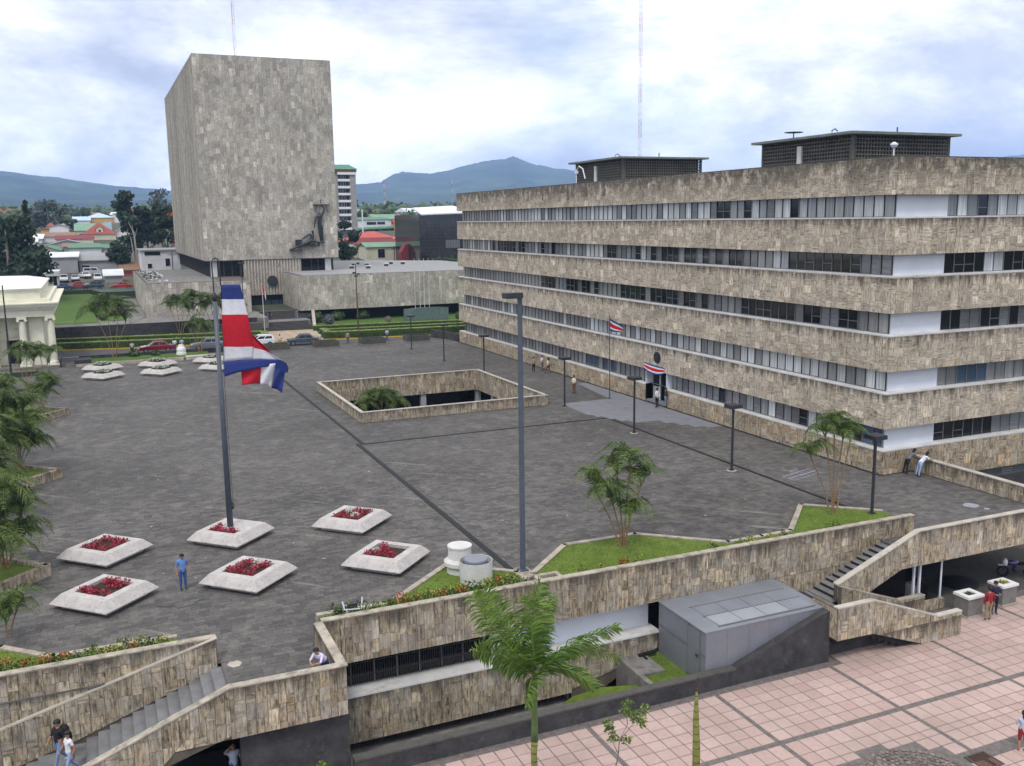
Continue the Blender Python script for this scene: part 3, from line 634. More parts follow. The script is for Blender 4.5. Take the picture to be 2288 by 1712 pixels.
mb = MB(); mb.box(17.2, 35.5, 0.0, 18.4, 35.75, 0.42); mb.box(17.2, 37.2, 0.0, 18.4, 37.45, 0.42); mb.box(17.15, 35.75, 0.0, 17.4, 37.2, 0.42); mb.box(18.2, 35.75, 0.0, 18.4, 37.2, 0.42); part('stone_edge', mb, 'coping', ph)
mb = MB(); mb.box(17.4, 35.75, 0.0, 18.2, 37.2, 0.05); part('floor', mb, 'soil', ph)
c0 = [(-6.5, 41.2), (-4.53, 39.6), (-2.64, 37.85), (-1.2, 37.85), (1.74, 37.7)]
lawn_bed('lawn_bed', 'grass bed behind the left stair parapet with red and yellow flowers', [(-12, 35.6), (2.6, 35.6), (1.74, 37.7), (-1.2, 37.85), (-2.64, 37.85), (-4.53, 39.6), (-6.5, 41.2), (-12, 46)], 0.33, list(zip(c0, c0[1:])), 0.4, (-3, 37, 0))
# sunken lawns beside the metal shed
sl = thing('sunken_lawn', 'small sunken grass triangles between the stone band and the metal shed', 'lawn')
def slz(x, y): return -4.9+max(0, min(1, (x-17.5)/3.4))*1.45
mb = MB(); mb.mesh([(17.6, 31.4, -4.88), (20.3, 31.4, -3.75), (20.3, 33.4, -3.75), (19.3, 34.6, -4.2), (18.1, 35.2, -4.65), (17.6, 35.2, -4.88)], [(0, 1, 2, 3, 4, 5)]); part('grass', mb, 'grass', sl)
mb = MB(); mb.box(20.55, 31.4, -3.8, 24.2, 35.2, -3.42); part('upper_grass', mb, 'grass', sl)
blades([(20.6, 31.5), (22.3, 31.5), (22.3, 35), (20.6, 35)], -3.42, 300, 0.06, 'blade', sl)
mb = MB(); mb.prism([(20.3, 31.4, -5), (20.3, 35.2, -5), (20.3, 35.2, -3.2), (20.3, 31.4, -3.3)], (0.24, 0, 0)); part('divider_wall', mb, 'concrete', sl)
mb = MB(); mb.box(20.55, 33.3, -3.42, 21.7, 35.15, -3.3); part('concrete_pad', mb, 'concrete', sl)
mb = MB(); mb.tube([(21.3, 34.9, -3.25), (22.2, 34.9, -3.2)], 0.09, 10); mb.tube([(21.5, 34.9, -3.3), (21.5, 34.5, -3.3)], 0.06, 8); part('black_pipe', mb, 'black', sl)
mb = MB()
for k in range(3): mb.box(14.0+k*0.3, 33.2, -4.95, 15.6+k*0.3, 33.3, -4.88)
single('loose_boards', mb, 'coping', 'few loose boards lying in the sunken moat under the stone band', 'boards')

# metal shed
sh = thing('metal_shed', 'grey galvanised metal shed with flat panelled roof beside the right stair', 'shed', (25.8, 33.1, T))
mb = MB(); mb.box(22.5, 31.45, -3.42, 28.85, 35.15, -0.99); part('body', mb, 'metal', sh)
mb = MB(); mb.prism([(22.44, 31.43, -1.0), (28.95, 31.43, -1.0), (28.95, 35.12, -0.97), (22.44, 35.12, -0.97)], (0, 0, 0.05)); part('roof', mb, 'metal', sh)
for i in range(4):
    for j in range(2):
        x, y = 23.4+i*1.28, 31.75+j*1.1; mb = MB(); mb.box(x, y, -0.94, x+1.24, y+1.05, -0.915, pv=(1 if j == 0 else 0.4, 0.5, 0.5)); part('roof_panel', mb, 'metalsheet' if j == 0 and i < 3 else 'metal', sh)
for j in range(3):
    mb = MB(); mb.box(23.3, 31.68+j*1.1, -0.95, 28.55, 31.73+j*1.1, -0.89); part('roof_batten', mb, 'frame', sh)
for k in range(5):
    mb = MB(); x = 23.6+k*1.1; mb.box(x, 31.44, -3.3, x+0.012, 31.45, -1.02); part('seam', mb, 'metal', sh)
mb = MB(); mb.box(22.46, 31.9, -3.3, 22.5, 32.75, -1.15, pv=(0.2, 0.5, 0.5)); dr = part('door', mb, 'metal', sh)
mb = MB(); mb.box(22.40, 31.95, -2.25, 22.46, 32.1, -2.15); part('handle', mb, 'dframe', dr)
for a_ in ((22.455, 31.84, -3.4, 22.5, 31.9, -1.02), (22.455, 32.75, -3.4, 22.5, 32.8, -1.02), (22.455, 31.45, -2.02, 22.49, 35.1, -2.0)):
    mb = MB(); mb.box(*a_); part('seam', mb, 'frame', sh)

# ------------------------------------------------------------ left block, left stair
lb = wall_thing('stair_parapet', 'travertine parapet block and sloping outer wall of the left stair, man leaning on it', 'parapet wall', (3, 31.3, T))
mb = MB(); mb.box(3.0, 31.16, -0.87, 7.02, 31.4, 0.95); mb.box(6.76, 31.4, -0.9, 7.02, 35.19, 0.95); part('block', mb, 'mortar', lb)
mb = MB(); mb.box(3.02, 31.1, 0.95, 7.07, 31.44, 1.0); mb.box(6.72, 31.44, 0.95, 7.07, 35.16, 1.0); part('coping', mb, 'coping', lb)
sl_ = 0.385
mb = MB(); st_poly = [(3.0, 1.0-0.05), (-7.0, 0.95-10*sl_), (-7.0, 0.95-10*sl_-1.75), (1.9, -0.87-0.35), (3.0, -0.87)]
st_poly = [(3.0, 0.95), (-7.0, 0.95-10*sl_), (-7.0, -4.4), (0.6, -1.45), (2.6, -0.87), (3.0, -0.87)]
mb.prism([(x, 31.4, z) for x, z in st_poly], (0, -0.24, 0)); part('sloped_wall', mb, 'mortar', lb)
mb = MB(); mb.prism([(3.03, 31.44, 0.95), (-7.0, 31.44, 0.95-10*sl_), (-7.0, 31.44, 1.0-10*sl_), (3.02, 31.44, 1.0)], (0, -0.34, 0)); part('sloped_coping', mb, 'coping', lb)
pn = Panels(); pn.clad((0, 31.16, 0), (1, 0, 0), (0, -1, 0), [[(3.0, -0.87), (7.02, -0.87), (7.02, 0.95), (3.0, 0.95)], [(3.0, 0.95), (-7.0, 0.95-10*sl_), (-7.0, -4.4), (0.6, -1.45)], [(3.0, 0.95), (0.6, -1.45), (2.6, -0.87), (3.0, -0.87)]], (0.25, 0.48), (0.4, 0.85), 0.03)
pn.clad((6.76, 0, 0), (0, 1, 0), (-1, 0, 0), [[(31.4, 0), (35.19, 0), (35.19, 0.95), (31.4, 0.95)]], (0.25, 0.45), (0.4, 0.8), 0.03)
pn.build(lb, 'wall')
mb = MB(); mb.box(3.3, 31.45, -5.2, 7.1, 31.8, -0.6); mb.box(6.9, 31.8, -5.2, 7.1, 36.1, -0.6); part('dark_wall', mb, 'dark_stone', lb)
mb = MB(); mb.box(-12, 34.9, -5, 3.3, 35.2, -3.3); part('passage_shade_fill', mb, 'black', lb)  # box painted black, standing in for the shade below the stair
bp = wall_thing('back_parapet', 'stained travertine wall behind the left stair with pale sloping coping', 'parapet wall', (-3, 35.5, T))
mb = MB(); mb.box(-14, 35.49, -0.93, 3.08, 35.75, 0.95); part('upper_wall', mb, 'mortar', bp)
mb = MB(); mb.box(-14, 35.46, 0.95, 3.1, 35.8, 1.0); part('coping', mb, 'coping', bp)
pn = Panels(); pn.clad((0, 35.49, 0), (1, 0, 0), (0, -1, 0), [[(-9, -0.93), (-4.0, -0.93), (3.05, 0.95), (-9, 0.95)], [(-4.0, -0.93), (-3.2, -0.93), (3.05, 0.75), (3.05, 0.95)]], (0.3, 0.55), (0.35, 0.8), 0.03)
pn.clad((0, 35.34, 0), (1, 0, 0), (0, -1, 0), [[(3.06, 1.0), (3.06, -0.2), (-1.9, -1.9), (-9, -3.8), (-9, -2.2)][:], ], (0.3, 0.5), (0.35, 0.8), 0.03)
pn.build(bp, 'wall')
mb = MB(); mb.prism([(3.08, 35.46, 1.0), (3.08, 35.46, -0.6), (-9, 35.46, -4.6), (-9, 35.46, -2.25)], (0, -0.12, 0)); part('lower_wall', mb, 'mortar', bp)
mb = MB(); mb.prism([(3.1, 35.49, 1.0), (-3.14, 35.49, -0.66), (-9, 35.49, -2.25), (-9, 35.49, -2.2), (-3.14, 35.49, -0.6), (3.1, 35.49, 1.04)], (0, -0.2, 0)); part('sloped_coping', mb, 'cap', bp)
mb = MB(); mb.box(-14, 35.95, -4, -2.5, 36.1, -0.9); part('blue_panel', mb, 'metal', bp)
def stair(name, label, steps, y0, y1, loc, dirx, top):
    t = thing(name, label, 'stairs', loc); z = 0.0
    for i, (xa, xb, z1) in enumerate(steps):
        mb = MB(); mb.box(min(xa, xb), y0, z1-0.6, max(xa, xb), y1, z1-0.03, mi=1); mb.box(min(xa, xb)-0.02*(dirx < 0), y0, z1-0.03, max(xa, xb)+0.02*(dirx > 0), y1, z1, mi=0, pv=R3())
        part('step', mb, ['stair', 'shaded_riser'], t)
    return t
S1 = []; x = 3.2
for i in range(13):
    S1.append((x, x-0.4, -0.16*(i+1)+0.02)); x -= 0.4
S1.append((x, x-1.2, -0.16*14+0.02)); x -= 1.2
for i in range(8): S1.append((x, x-0.4, -0.16*(i+15)+0.02)); x -= 0.4
stair('staircase', 'grey stone stair going down behind the sloping wall at bottom left', S1, 31.45, 35.33, (0, 33, T), -1, 0)
mb = MB(); 
mb.prism([(3.65+0.28*math.cos(a), 35.0+0.3*math.sin(a), 0.0) for a in (0, 1, 2.2, 3.1, 4.4, 5.3)], (0, 0, 0.02))
single('paper_scrap', mb, 'cap', 'torn white paper scrap on the plaza at the head of the left stair', 'paper')

# ------------------------------------------------------------ right stair, bridge, front zigzag wall
br = wall_thing('bridge_parapet', 'travertine parapet over the dark passage with the sloping stair wall, right side', 'parapet wall', (38, 33.2, T))
mb = MB(); mb.box(36.25, 33.19, -0.83, 50, 33.43, 0.95); part('parapet', mb, 'mortar', br)
mb = MB(); mb.box(36.25, 33.13, 0.95, 50, 33.47, 1.0); part('coping', mb, 'cap', br)
sp = [(36.25, 0.95), (31.2, -0.97), (31.2, -1.75), (33.16, -1.67), (35.18, -0.83), (36.25, -0.83)]
mb = MB(); mb.prism([(x, 33.43, z) for x, z in sp], (0, -0.24, 0)); part('sloped_wall', mb, 'mortar', br)
mb = MB(); mb.prism([(36.27, 33.47, 0.95), (31.17, 33.47, -0.98), (31.17, 33.47, -0.92), (36.25, 33.47, 1.0)], (0, -0.34, 0)); part('sloped_coping', mb, 'cap', br)
pn = Panels(); pn.clad((0, 33.19, 0), (1, 0, 0), (0, -1, 0), [[(36.25, -0.83), (50, -0.83), (50, 0.95), (36.25, 0.95)], [(31.2, -0.97), (31.2, -1.6), (33.16, -1.67), (35.18, -0.83), (35.18, 0.543)], [(35.18, -0.83), (36.25, -0.83), (36.25, 0.95), (35.18, 0.543)]], (0.25, 0.48), (0.4, 0.85), 0.03)
pn.build(br, 'wall')
fz = wall_thing('stair_wall', 'angular travertine wall wrapping the lower flight of the right stair', 'stair wall', (32, 30.7, T))
zp = [[(28.87, -2.24), (30.95, -2.29), (30.95, -0.75), (28.87, -0.75)], [(30.95, -2.29), (34.0, -3.38), (34.97, -3.39), (34.97, -2.24), (30.95, -0.75)], [(34.97, -3.39), (36.45, -3.4), (36.45, -2.24), (34.97, -2.24)]]
for i, q in enumerate(zp):
    mb = MB(); mb.prism([(x, 30.84, z) for x, z in q], (0, -0.24, 0)); part('wall', mb, 'mortar', fz)
mb = MB(); mb.box(28.85, 30.6, -2.24, 29.1, 32.2, -0.75); part('end_wall', mb, 'mortar', fz)
tp = [(28.84, -0.75), (30.95, -0.75), (34.97, -2.24), (36.48, -2.24)]
for a, b in zip(tp, tp[1:]):
    mb = MB(); mb.prism([(a[0], 30.88, a[1]), (b[0], 30.88, b[1]), (b[0], 30.88, b[1]+0.06), (a[0], 30.88, a[1]+0.06)], (0, -0.32, 0)); part('coping', mb, 'cap', fz)
pn = Panels(); pn.clad((0, 30.6, 0), (1, 0, 0), (0, -1, 0), zp, (0.24, 0.45), (0.45, 0.8), 0.03)
pn.clad((28.87, 0, 0), (0, 1, 0), (-1, 0, 0), [[(30.6, -2.2), (32.2, -2.2), (32.2, -0.8), (30.6, -0.8)]], (0.3, 0.5), (0.4, 0.7), 0.03)
zi = [[(31.15, -2.6), (31.15, -0.97), (34.9, -2.3), (34.9, -3.4), (33.5, -3.4)], [(34.9, -2.3), (36.5, -2.3), (36.5, -3.4), (34.9, -3.4)]]
pn.clad((0, 32.86, 0), (1, 0, 0), (0, -1, 0), zi, (0.24, 0.45), (0.45, 0.8), 0.03)
pn.build(fz, 'wall')
for q in zi: mb = MB(); mb.prism([(x, 33.1, z) for x, z in q], (0, -0.24, 0)); part('inner_wall', mb, 'mortar', fz)
for a, b in (((31.12, -0.97), (34.9, -2.3)), ((34.9, -2.3), (36.52, -2.3))):
    mb = MB(); mb.prism([(a[0], 33.12, a[1]), (b[0], 33.12, b[1]), (b[0], 33.12, b[1]+0.05), (a[0], 33.12, a[1]+0.05)], (0, -0.3, 0)); part('coping', mb, 'coping', fz)
S2_ = []; x = 35.75
for i in range(12): S2_.append((x, x-0.385, -0.16*(i+1)+0.02)); x -= 0.385
stair('staircase', 'upper flight of the grey stone stair cut between travertine walls at right', S2_, 33.43, 35.15, (33.5, 34.3, T), -1, 0)
S3_ = [(29.0, 31.15, -1.95)]; x = 31.15
for i in range(8): S3_.append((x, x+0.4, -1.95-0.165*(i+1))); x += 0.4
stair('staircase', 'lower flight of the right stair hidden behind the angular stone wall', S3_, 30.84, 32.86, (31, 31.8, T), 1, 0)
mb = MB(); mb.box(28.9, 32.86, -2.6, 31.15, 35.15, -1.95); part('landing', mb, 'stair', bpy.data.objects['staircase.001'])
# passage under the bridge
mb = MB(); mb.box(28.9, 33.2, T-0.3, 62, 44.3, T-0.004); ground('passage_floor', mb, 'dconcrete')
mb = MB(); mb.box(36.6, 42.5, T, 62, 42.8, -0.55); mb.box(35.6, 35.5, T, 35.8, 42.5, -0.55); ground('passage_wall', mb, 'dark_stone')
for x, y in ((39.5, 36.5), (44.5, 38.5), (40.2, 40.5)):
    mb = MB(); mb.box(x-0.2, y-0.2, T, x+0.2, y+0.2, -0.55)
    single('column', mb, 'dconcrete', {39.5: 'square concrete column just right of the glass kiosk', 44.5: 'square concrete column near the motorcycle in the passage', 40.2: 'rear square concrete column deep in the passage'}[x], 'column')
g = G('kiosk_glass'); g.p.inputs['Transmission Weight'].default_value = 1.0; g.p.inputs['IOR'].default_value = 1.05; M['kioskglass'] = g.done((0.75, 0.82, 0.82), 0.02, 0, 0.5)
ks = thing('kiosk', 'small glazed guard kiosk with white posts under the bridge', 'kiosk', (37.3, 34.2, T))
for x, y in ((36.45, 33.55), (36.85, 33.55), (38.3, 33.55), (38.3, 35.0)):
    mb = MB(); mb.box(x-0.05, y-0.05, T, x+0.05, y+0.05, -0.85); part('post', mb, 'white', ks)
mb = MB(); mb.box(36.9, 33.54, T+0.5, 38.25, 33.56, -0.9); mb.box(38.29, 33.6, T+0.5, 38.31, 34.95, -0.9); part('glass', mb, 'kioskglass', ks)
mb = MB(); mb.box(36.3, 33.25, T, 38.35, 33.45, T+0.5); part('stone_base', mb, 'wall', ks)
mb = MB(); mb.box(36.95, 33.8, T, 37.75, 34.5, T+1.15); part('counter', mb, 'sill', ks)
mb = MB(); mb.ball((37.35, 33.95, T+1.3), 0.2, 2, 0.5); single('orange_bag', mb, 'orangeflower', 'orange plastic bag on the kiosk counter', 'bag')
mb = MB(); mb.lathe([(0, 0.02), (1.0, 0.03), (0.95, 0.15), (0.5, 0.3), (0, 0.34)], (41.6, 35.2, T), 14); single('tarpaulin_heap', mb, 'black', 'dark round tarpaulin heap on the floor under the bridge', 'heap')

def boxplanter(x, y, label, flower, rz=0.0):
    t = thing('box_planter', label, 'planter', (x, y, T), 'tall grey planters with white rims in the passage')
    mb = MB(); mb.box(-0.5, -0.42, 0.08, 0.5, 0.42, 0.98); part('body', mb, 'concrete', t, True)
    mb = MB(); mb.box(-0.56, -0.48, 0, 0.56, 0.48, 0.08); part('plinth', mb, 'coping', t, True)
    mb = MB()
    for a_ in ((-0.56, -0.48, 0.56, -0.22), (-0.56, 0.22, 0.56, 0.48), (-0.56, -0.22, -0.28, 0.22), (0.28, -0.22, 0.56, 0.22)): mb.box(a_[0], a_[1], 0.98, a_[2], a_[3], 1.1)
    part('rim', mb, 'rim', t, True)
    mb = MB(); mb.box(-0.28, -0.22, 0.9, 0.28, 0.22, 1.04); part('soil', mb, 'soil', t, True)
    mb = MB(); leafcluster(mb, (0, 0, 1.1), (0.28, 0.22, 0.12), 60 if flower == 'yellowleaf' else 14, 0.09); part('plant', mb, flower, t, True)
    t.rotation_euler = (0, 0, rz); return t
def leafcluster(mb, c, r, n, s, up=0.5):
    for _ in range(n):
        while True:
            q = Vector((random.uniform(-1, 1), random.uniform(-1, 1), random.uniform(-1, 1)))
            if q.length <= 1: break
        p = Vector((c[0]+q.x*r[0], c[1]+q.y*r[1], c[2]+q.z*r[2])); a = Vector((random.gauss(0, 1), random.gauss(0, 1), random.gauss(0, 1)+up)).normalized()
        b = a.cross(Vector((random.gauss(0, 1), random.gauss(0, 1), 0.1))).normalized(); k = s*random.uniform(0.6, 1.4)
        mb.face([p-b*k*0.35, p+a*k*0.5, p+b*k*0.35, p-a*k*0.6], pv=R3())
boxplanter(38.75, 32.15, 'tall grey box planter with bare soil nearest the stair wall', 'leaf')
boxplanter(41.5, 32.45, 'tall grey box planter with yellow-green plants, farther right', 'yellowleaf')

# ------------------------------------------------------------ office building on the right
BX, BY, BE = 45.04, 44.52, 121.2
FL = [1.5, 5.2, 8.87, 12.55, 16.17]
ob = thing('office_building', 'long travertine office block with five window strips on the right side of the plaza', 'building', (60, 80, T))
bands = [(-0.05, 1.5)]+[(z-2.25, z) for z in FL[1:]]+[(17.58, 19.86)]
pn = Panels(); pt = Panels(); pmain = pn
for i, (z0, z1) in enumerate(bands):
    pn = pmain if i else pt
    mb = MB(); segs = [(BY, BE)] if i else [(BY, 69.8), (73.1, BE)]
    for (ya, yb) in segs:
        mb.box(BX, ya, z0, BX+0.75, yb, z1)
        n = 4 if z1-z0 > 2 else 3
        pn.clad((BX, 0, 0), (0, 1, 0), (-1, 0, 0), [[(ya, z0), (yb, z0), (yb, z1-0.02), (ya, z1-0.02)]], (0.42, 0.85), (0.4, 0.8), 0.03, 0.006)
    zl = z0 if i else -0.75
    mb.box(BX+0.75, BY, zl, 64, BY+0.75, z1)
    pn.clad((0, BY, 0), (1, 0, 0), (0, -1, 0), [[(BX, zl), (64, zl), (64, z1-0.02), (BX, z1-0.02)]], (0.42, 0.85), (0.4, 0.8), 0.03, 0.006)
    mb.box(BX+0.75, BE-0.75, z0, 64, BE, z1)
    part('stone_band', mb, 'mortar', ob)
    if i < 5:
        mb = MB(); 
        for (ya, yb) in segs: mb.box(BX-0.05, ya-(0.05 if ya == BY else 0), z1-0.02, BX+1.3, yb, z1+0.07)
        mb.box(BX+1.3, BY-0.05, z1-0.02, 64, BY+1.3, z1+0.07); part('sill', mb, 'sill', ob)
    else:
        mb = MB(); mb.box(BX-0.04, BY-0.04, z1-0.02, BX+0.4, BE, z1+0.05); mb.box(BX+0.4, BY-0.04, z1-0.02, 64, BY+0.4, z1+0.05); part('coping', mb, 'dconcrete', ob)
pmain.build(ob, 'facade', limit=240); pt.build(ob, 'basewall', limit=60)
mb = MB(); mb.box(BX+1.5, BY+1.5, -0.4, 64, BE-0.6, 19.2); part('core', mb, 'mortar', ob)
mb = MB(); mb.box(BX+0.4, BY+0.4, 19.0, 64, BE-0.4, 19.25); part('roof', mb, 'concrete', ob)
mb = MB(); mb.box(BX+0.02, BY+0.02, -0.03, BX+0.7, BE, 0.0); part('base', mb, 'joint', ob)
R_ = random.Random(5)
def ck(f, y):      # what is behind each pane of the long facade: f = floor from the ground, y = position
    if f == 3:
        for a, b in ((100.5, 110.2), (94.2, 95.8), (91.7, 93), (78.5, 81.2), (74.9, 77.5), (68.3, 72.9), (63.8, 67.4), (59.7, 62.8), (46.3, 54.4)):
            if a <= y <= b: return 'glass' if R_.random() < 0.75 else 'blind'
        return R_.choice(['curtain', 'curtain_grey', 'blind'])
    if f == 2:
        for a, b in ((92.5, 96), (81.3, 90.7), (73.9, 78.5), (62.0, 72.8), (51.0, 60.6), (47, 49.5)):
            if a <= y <= b: return 'glass' if R_.random() < 0.84 else 'blind'
        return 'curtain_grey' if y > 61 else R_.choice(['blind', 'curtain_grey'])
    if f == 4:
        if 58.4 < y < 59.9 or 61.5 < y < 63 or 53.6 < y < 54.2: return 'glass'
        return 'curtain_grey' if y > 108 or R_.random() < 0.22 else ('curtain' if R_.random() < 0.9 else 'blind')
    if f == 1: return 'curtain_grey' if (y > 84 and R_.random() < 0.85) or R_.random() < 0.3 else 'curtain'
    if 78 < y < 86: return 'bglass' if R_.random() < 0.6 else 'curtain_grey'
    if y < 50: return R_.choice(['glass', 'glass', 'bglass', 'curtain_grey'])
    return R_.choice(['curtain_grey', 'blind', 'curtain_grey', 'curtain', 'glass'] if y < 70 else ['curtain_grey', 'curtain_grey', 'blind'])
def ck2(f, x):
    if f == 4: return 'glass' if 52.0 < x < 52.8 else ('bglass' if 54.6 < x < 55.3 else R_.choice(['curtain', 'curtain', 'curtain_grey']))
    if f == 3: return 'curtain' if 53.4 < x < 55 else 'glass'
    if f == 2: return R_.choice(['glass', 'blind', 'blind'])
    if f == 1: return R_.choice(['curtain_grey', 'bglass', 'curtain_grey'])
    return 'glass' if x < 54.5 else R_.choice(['glass', 'blind'])
panes = []; mul = MB()
for f, z in enumerate(FL):
    z0, z1 = z+0.07, (FL[f+1]-2.25 if f < 4 else 17.58); X = BX+0.62
    y = BY+0.66; k = 0
    while y < BE-0.9:
        w_ = 0.88; skip = f == 0 and 69.0 < y < 73.4
        if not skip:
            kind = ck(f, y); tilt = 0.0
            panes.append(('x', X, y+0.03, y+w_-0.03, z0+0.03, z1, kind))
            mul.box(X-0.05, y-0.025, z0, X+0.06, y+0.025, z1, mi=0 if kind in ('glass', 'bglass') else 1)
            if kind == 'glass' and R_.random() < 0.45: mul.box(X-0.04, y, z0+0.55, X+0.02, y+w_, z0+0.59, mi=0)
        y += w_; k += 1
    mul.box(X-0.05, BY+0.62, z0-0.01, X+0.05, BE-0.7, z0+0.04, mi=0)
    Y = BY+0.62
    mb = MB(); mb.box(BX+0.66, Y-0.08, z0-0.02, BX+4.9, Y+0.2, z1); part('corner_wall', mb, 'white', ob)
    x = BX+4.9
    while x < 63:
        kind = ck2(f, x); panes.append(('y', Y, x+0.03, x+0.87, z0+0.03, z1, kind)); mul.box(x-0.025, Y-0.05, z0, x+0.025, Y+0.06, z1, mi=0)
        if kind == 'glass' and R_.random() < 0.3: mul.box(x, Y-0.04, z0+0.5, x+0.9, Y+0.02, z0+0.54, mi=0)
        x += 0.9
    mb = MB(); mb.box(BX+1.1, BE-0.8, z0-0.1, 60, BE-0.62, z1); part('end_glazing', mb, 'glass', ob)
part('window_frame', mul, ['frame', 'dframe'], ob, kind='stuff')
def pkey(p): 
    c = Vector((p[1], p[2], p[4])) if p[0] == 'x' else Vector((p[2], p[1], p[4])); return (c-EYE).length
panes.sort(key=pkey); restp = {}
for i, (ax, c, a, b, z0, z1, kind) in enumerate(panes):
    mb = MB() if i < 300 else restp.setdefault(kind, MB()); pv = R3()
    tx = random.uniform(-0.008, 0.008)
    if ax == 'x': mb.mesh([(c, a, z0), (c+tx, b, z0), (c+tx, b, z1), (c, a, z1), (c+0.03, a, z0), (c+0.03, b, z0), (c+0.03, b, z1), (c+0.03, a, z1)], [(1, 0, 3, 2), (4, 5, 6, 7), (0, 1, 5, 4), (2, 3, 7, 6)], pv=pv)
    else: mb.mesh([(a, c, z0), (b, c+tx, z0), (b, c+tx, z1), (a, c, z1), (a, c+0.03, z0), (b, c+0.03, z0), (b, c+0.03, z1), (a, c+0.03, z1)], [(0, 1, 2, 3), (5, 4, 7, 6), (1, 0, 4, 5), (3, 2, 6, 7)], pv=pv)
    if i < 300: part('window_pane', mb, kind, ob)
for kind, mb in restp.items(): part('window_pane_field', mb, kind, ob, kind='stuff')
# entrance
mb = MB(); mb.box(BX+0.02, 69.8, 0.0, BX+0.9, 73.1, 0.15); part('entrance_step', mb, 'stair', ob)
mb = MB(); mb.box(BX+0.8, 71.9, 0.15, BX+0.9, 73.1, 2.95); mb.box(BX+0.8, 69.8, 0.15, BX+0.9, 70.3, 2.95); part('grey_door', mb, 'sill', ob)
mb = MB(); mb.box(BX+0.74, 72.05, 1.35, BX+0.8, 72.95, 2.7); part('door_window', mb, 'black', ob)
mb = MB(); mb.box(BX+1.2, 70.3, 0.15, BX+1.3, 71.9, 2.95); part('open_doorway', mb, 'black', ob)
for (ya, yb, za) in ((73.1, 73.2, 0.0), (69.7, 69.78, 1.5)): mb = MB(); mb.box(BX+0.05, ya, za, BX+0.75, yb, 3.0); part('door_jamb', mb, 'white', ob)
mb = MB(); mb.tube([(BX-0.04, 71.1, 4.2), (BX-0.14, 71.1, 4.2)], 0.5, 24); mb.tube([(BX-0.12, 71.1, 4.2), (BX-0.17, 71.1, 4.2)], 0.38, 20); single('wall_emblem', mb, 'bronze', 'round dark emblem disc over the office building entrance', 'emblem')
bt = MB(); cols_ = [0, 1, 2, 2, 1, 0]
for i in range(24):     # swag of pleated bunting
    for j, c in enumerate(cols_):
        def pos(s, t): y = 73.3-3.4*s; sag = 0.12*math.sin(math.pi*s); h = 0.72*(0.5+0.5*math.sin(math.pi*min(1, max(0, s*0.9+0.05)))**0.5); return (BX-0.12-0.05*math.sin(s*60)-0.03*t, y, 3.52-0.10*s-sag*t-h*t)
        s0, s1, t0, t1 = i/24, (i+1)/24, j/6, (j+1)/6
        bt.face([pos(s0, t1), pos(s1, t1), pos(s1, t0), pos(s0, t0)], mi=c)
o = single('bunting', bt, ['f_blue', 'f_white', 'f_red'], 'blue white and red pleated bunting hung over the office entrance', 'bunting')
md = o.modifiers.new('thick', 'SOLIDIFY'); md.thickness = 0.01
# breeze-block plant rooms on the roof
def plant_room(name, label, x0, x1, y0, y1, z0, z1):
    t = thing(name, label, 'rooftop room', ((x0+x1)/2, (y0+y1)/2, z0), 'breeze block plant rooms on the roof')
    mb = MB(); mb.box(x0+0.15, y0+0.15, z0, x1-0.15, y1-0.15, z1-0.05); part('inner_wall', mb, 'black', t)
    mb = MB(); nz = int((z1-z0)/0.29)
    for k in range(nz+1):
        z = z0+(z1-z0-0.07)*k/nz; mb.box(x0, y0, z, x0+0.14, y1, z+0.11); mb.box(x0+0.14, y0, z, x1, y0+0.14, z+0.11)
    y = y0
    while y < y1: mb.box(x0+0.02, y, z0, x0+0.12, y+0.11, z1); y += 0.31
    x = x0
    while x < x1: mb.box(x, y0+0.02, z0, x+0.11, y0+0.12, z1); x += 0.31
    part('breeze_block_screen', mb, 'breeze', t, kind='stuff')
    for (x, y) in ((x0, y0), (x0, y1), (x1, y0)):
        mb = MB(); mb.box(x-0.04, y-0.04, z0, x+0.2, y+0.2, z1+0.002); part('corner_post', mb, 'breeze', t)
    mb = MB(); mb.box(x0-0.75, y0-0.7, z1, x1+0.7, y1+0.8, z1+0.2); part('roof_slab', mb, 'slabedge', t)
    mb = MB(); ym = (y0+y1)/2+0.3; mb.box(x0-0.2, ym, z0, x0-0.02, ym+0.5, z1-0.5); part('duct', mb, 'sill', t)
    mb = MB(); mb.tube([(x0+1, y0+3.5, z1+0.2), (x0+1, y0+3.5, z1+0.6), (x0+1.3, y0+3.5, z1+0.75), (x0+1.6, y0+3.5, z1+0.55)], 0.05, 6); mb.tube([(x0+5, y0+0.5, z1+0.2), (x0+5, y0+0.5, z1+0.7)], 0.06, 6); part('vent_pipe', mb, 'dconcrete', t)
plant_room('plant_room', 'nearer and larger lattice plant room with flat roof slab', 55, 65.1, 59.1, 70.0, 19.25, 22.6)
plant_room('plant_room', 'farther lattice plant room, left of the nearer one on the roof', 55, 65.3, 94.5, 105.7, 19.25, 22.95)
mb = MB(); mb.lathe([(0, 0), (0.75, 0.02), (0.8, 0.06), (0, 0.1)], (55.6, 66.8, 23.35), 20); mb.tube([(55.6, 66.8, 22.9), (55.6, 66.8, 23.35)], 0.05, 6); single('satellite_dish', mb, 'dconcrete', 'flat dish on a short post on the nearer plant room roof', 'dish')
cm = thing('security_camera', 'white dome camera on a short post at the office roof corner', 'camera', (BX+0.9, BY+1.3, 19.2))
mb = MB(); mb.tube([(0, 0, 0), (0, 0, 1.25)], 0.05, 8); part('post', mb, 'white', cm, True); mb = MB(); mb.ball((0, 0, 1.42), 0.2, 2); mb.lathe([(0.24, 1.42), (0.24, 1.5), (0, 1.62)], (0, 0, 0), 12); part('dome', mb, 'white', cm, True, True)
cm = thing('security_camera', 'white curved arm camera on the roof edge by the far plant room', 'camera', (BX+0.5, 87.6, 19.7))
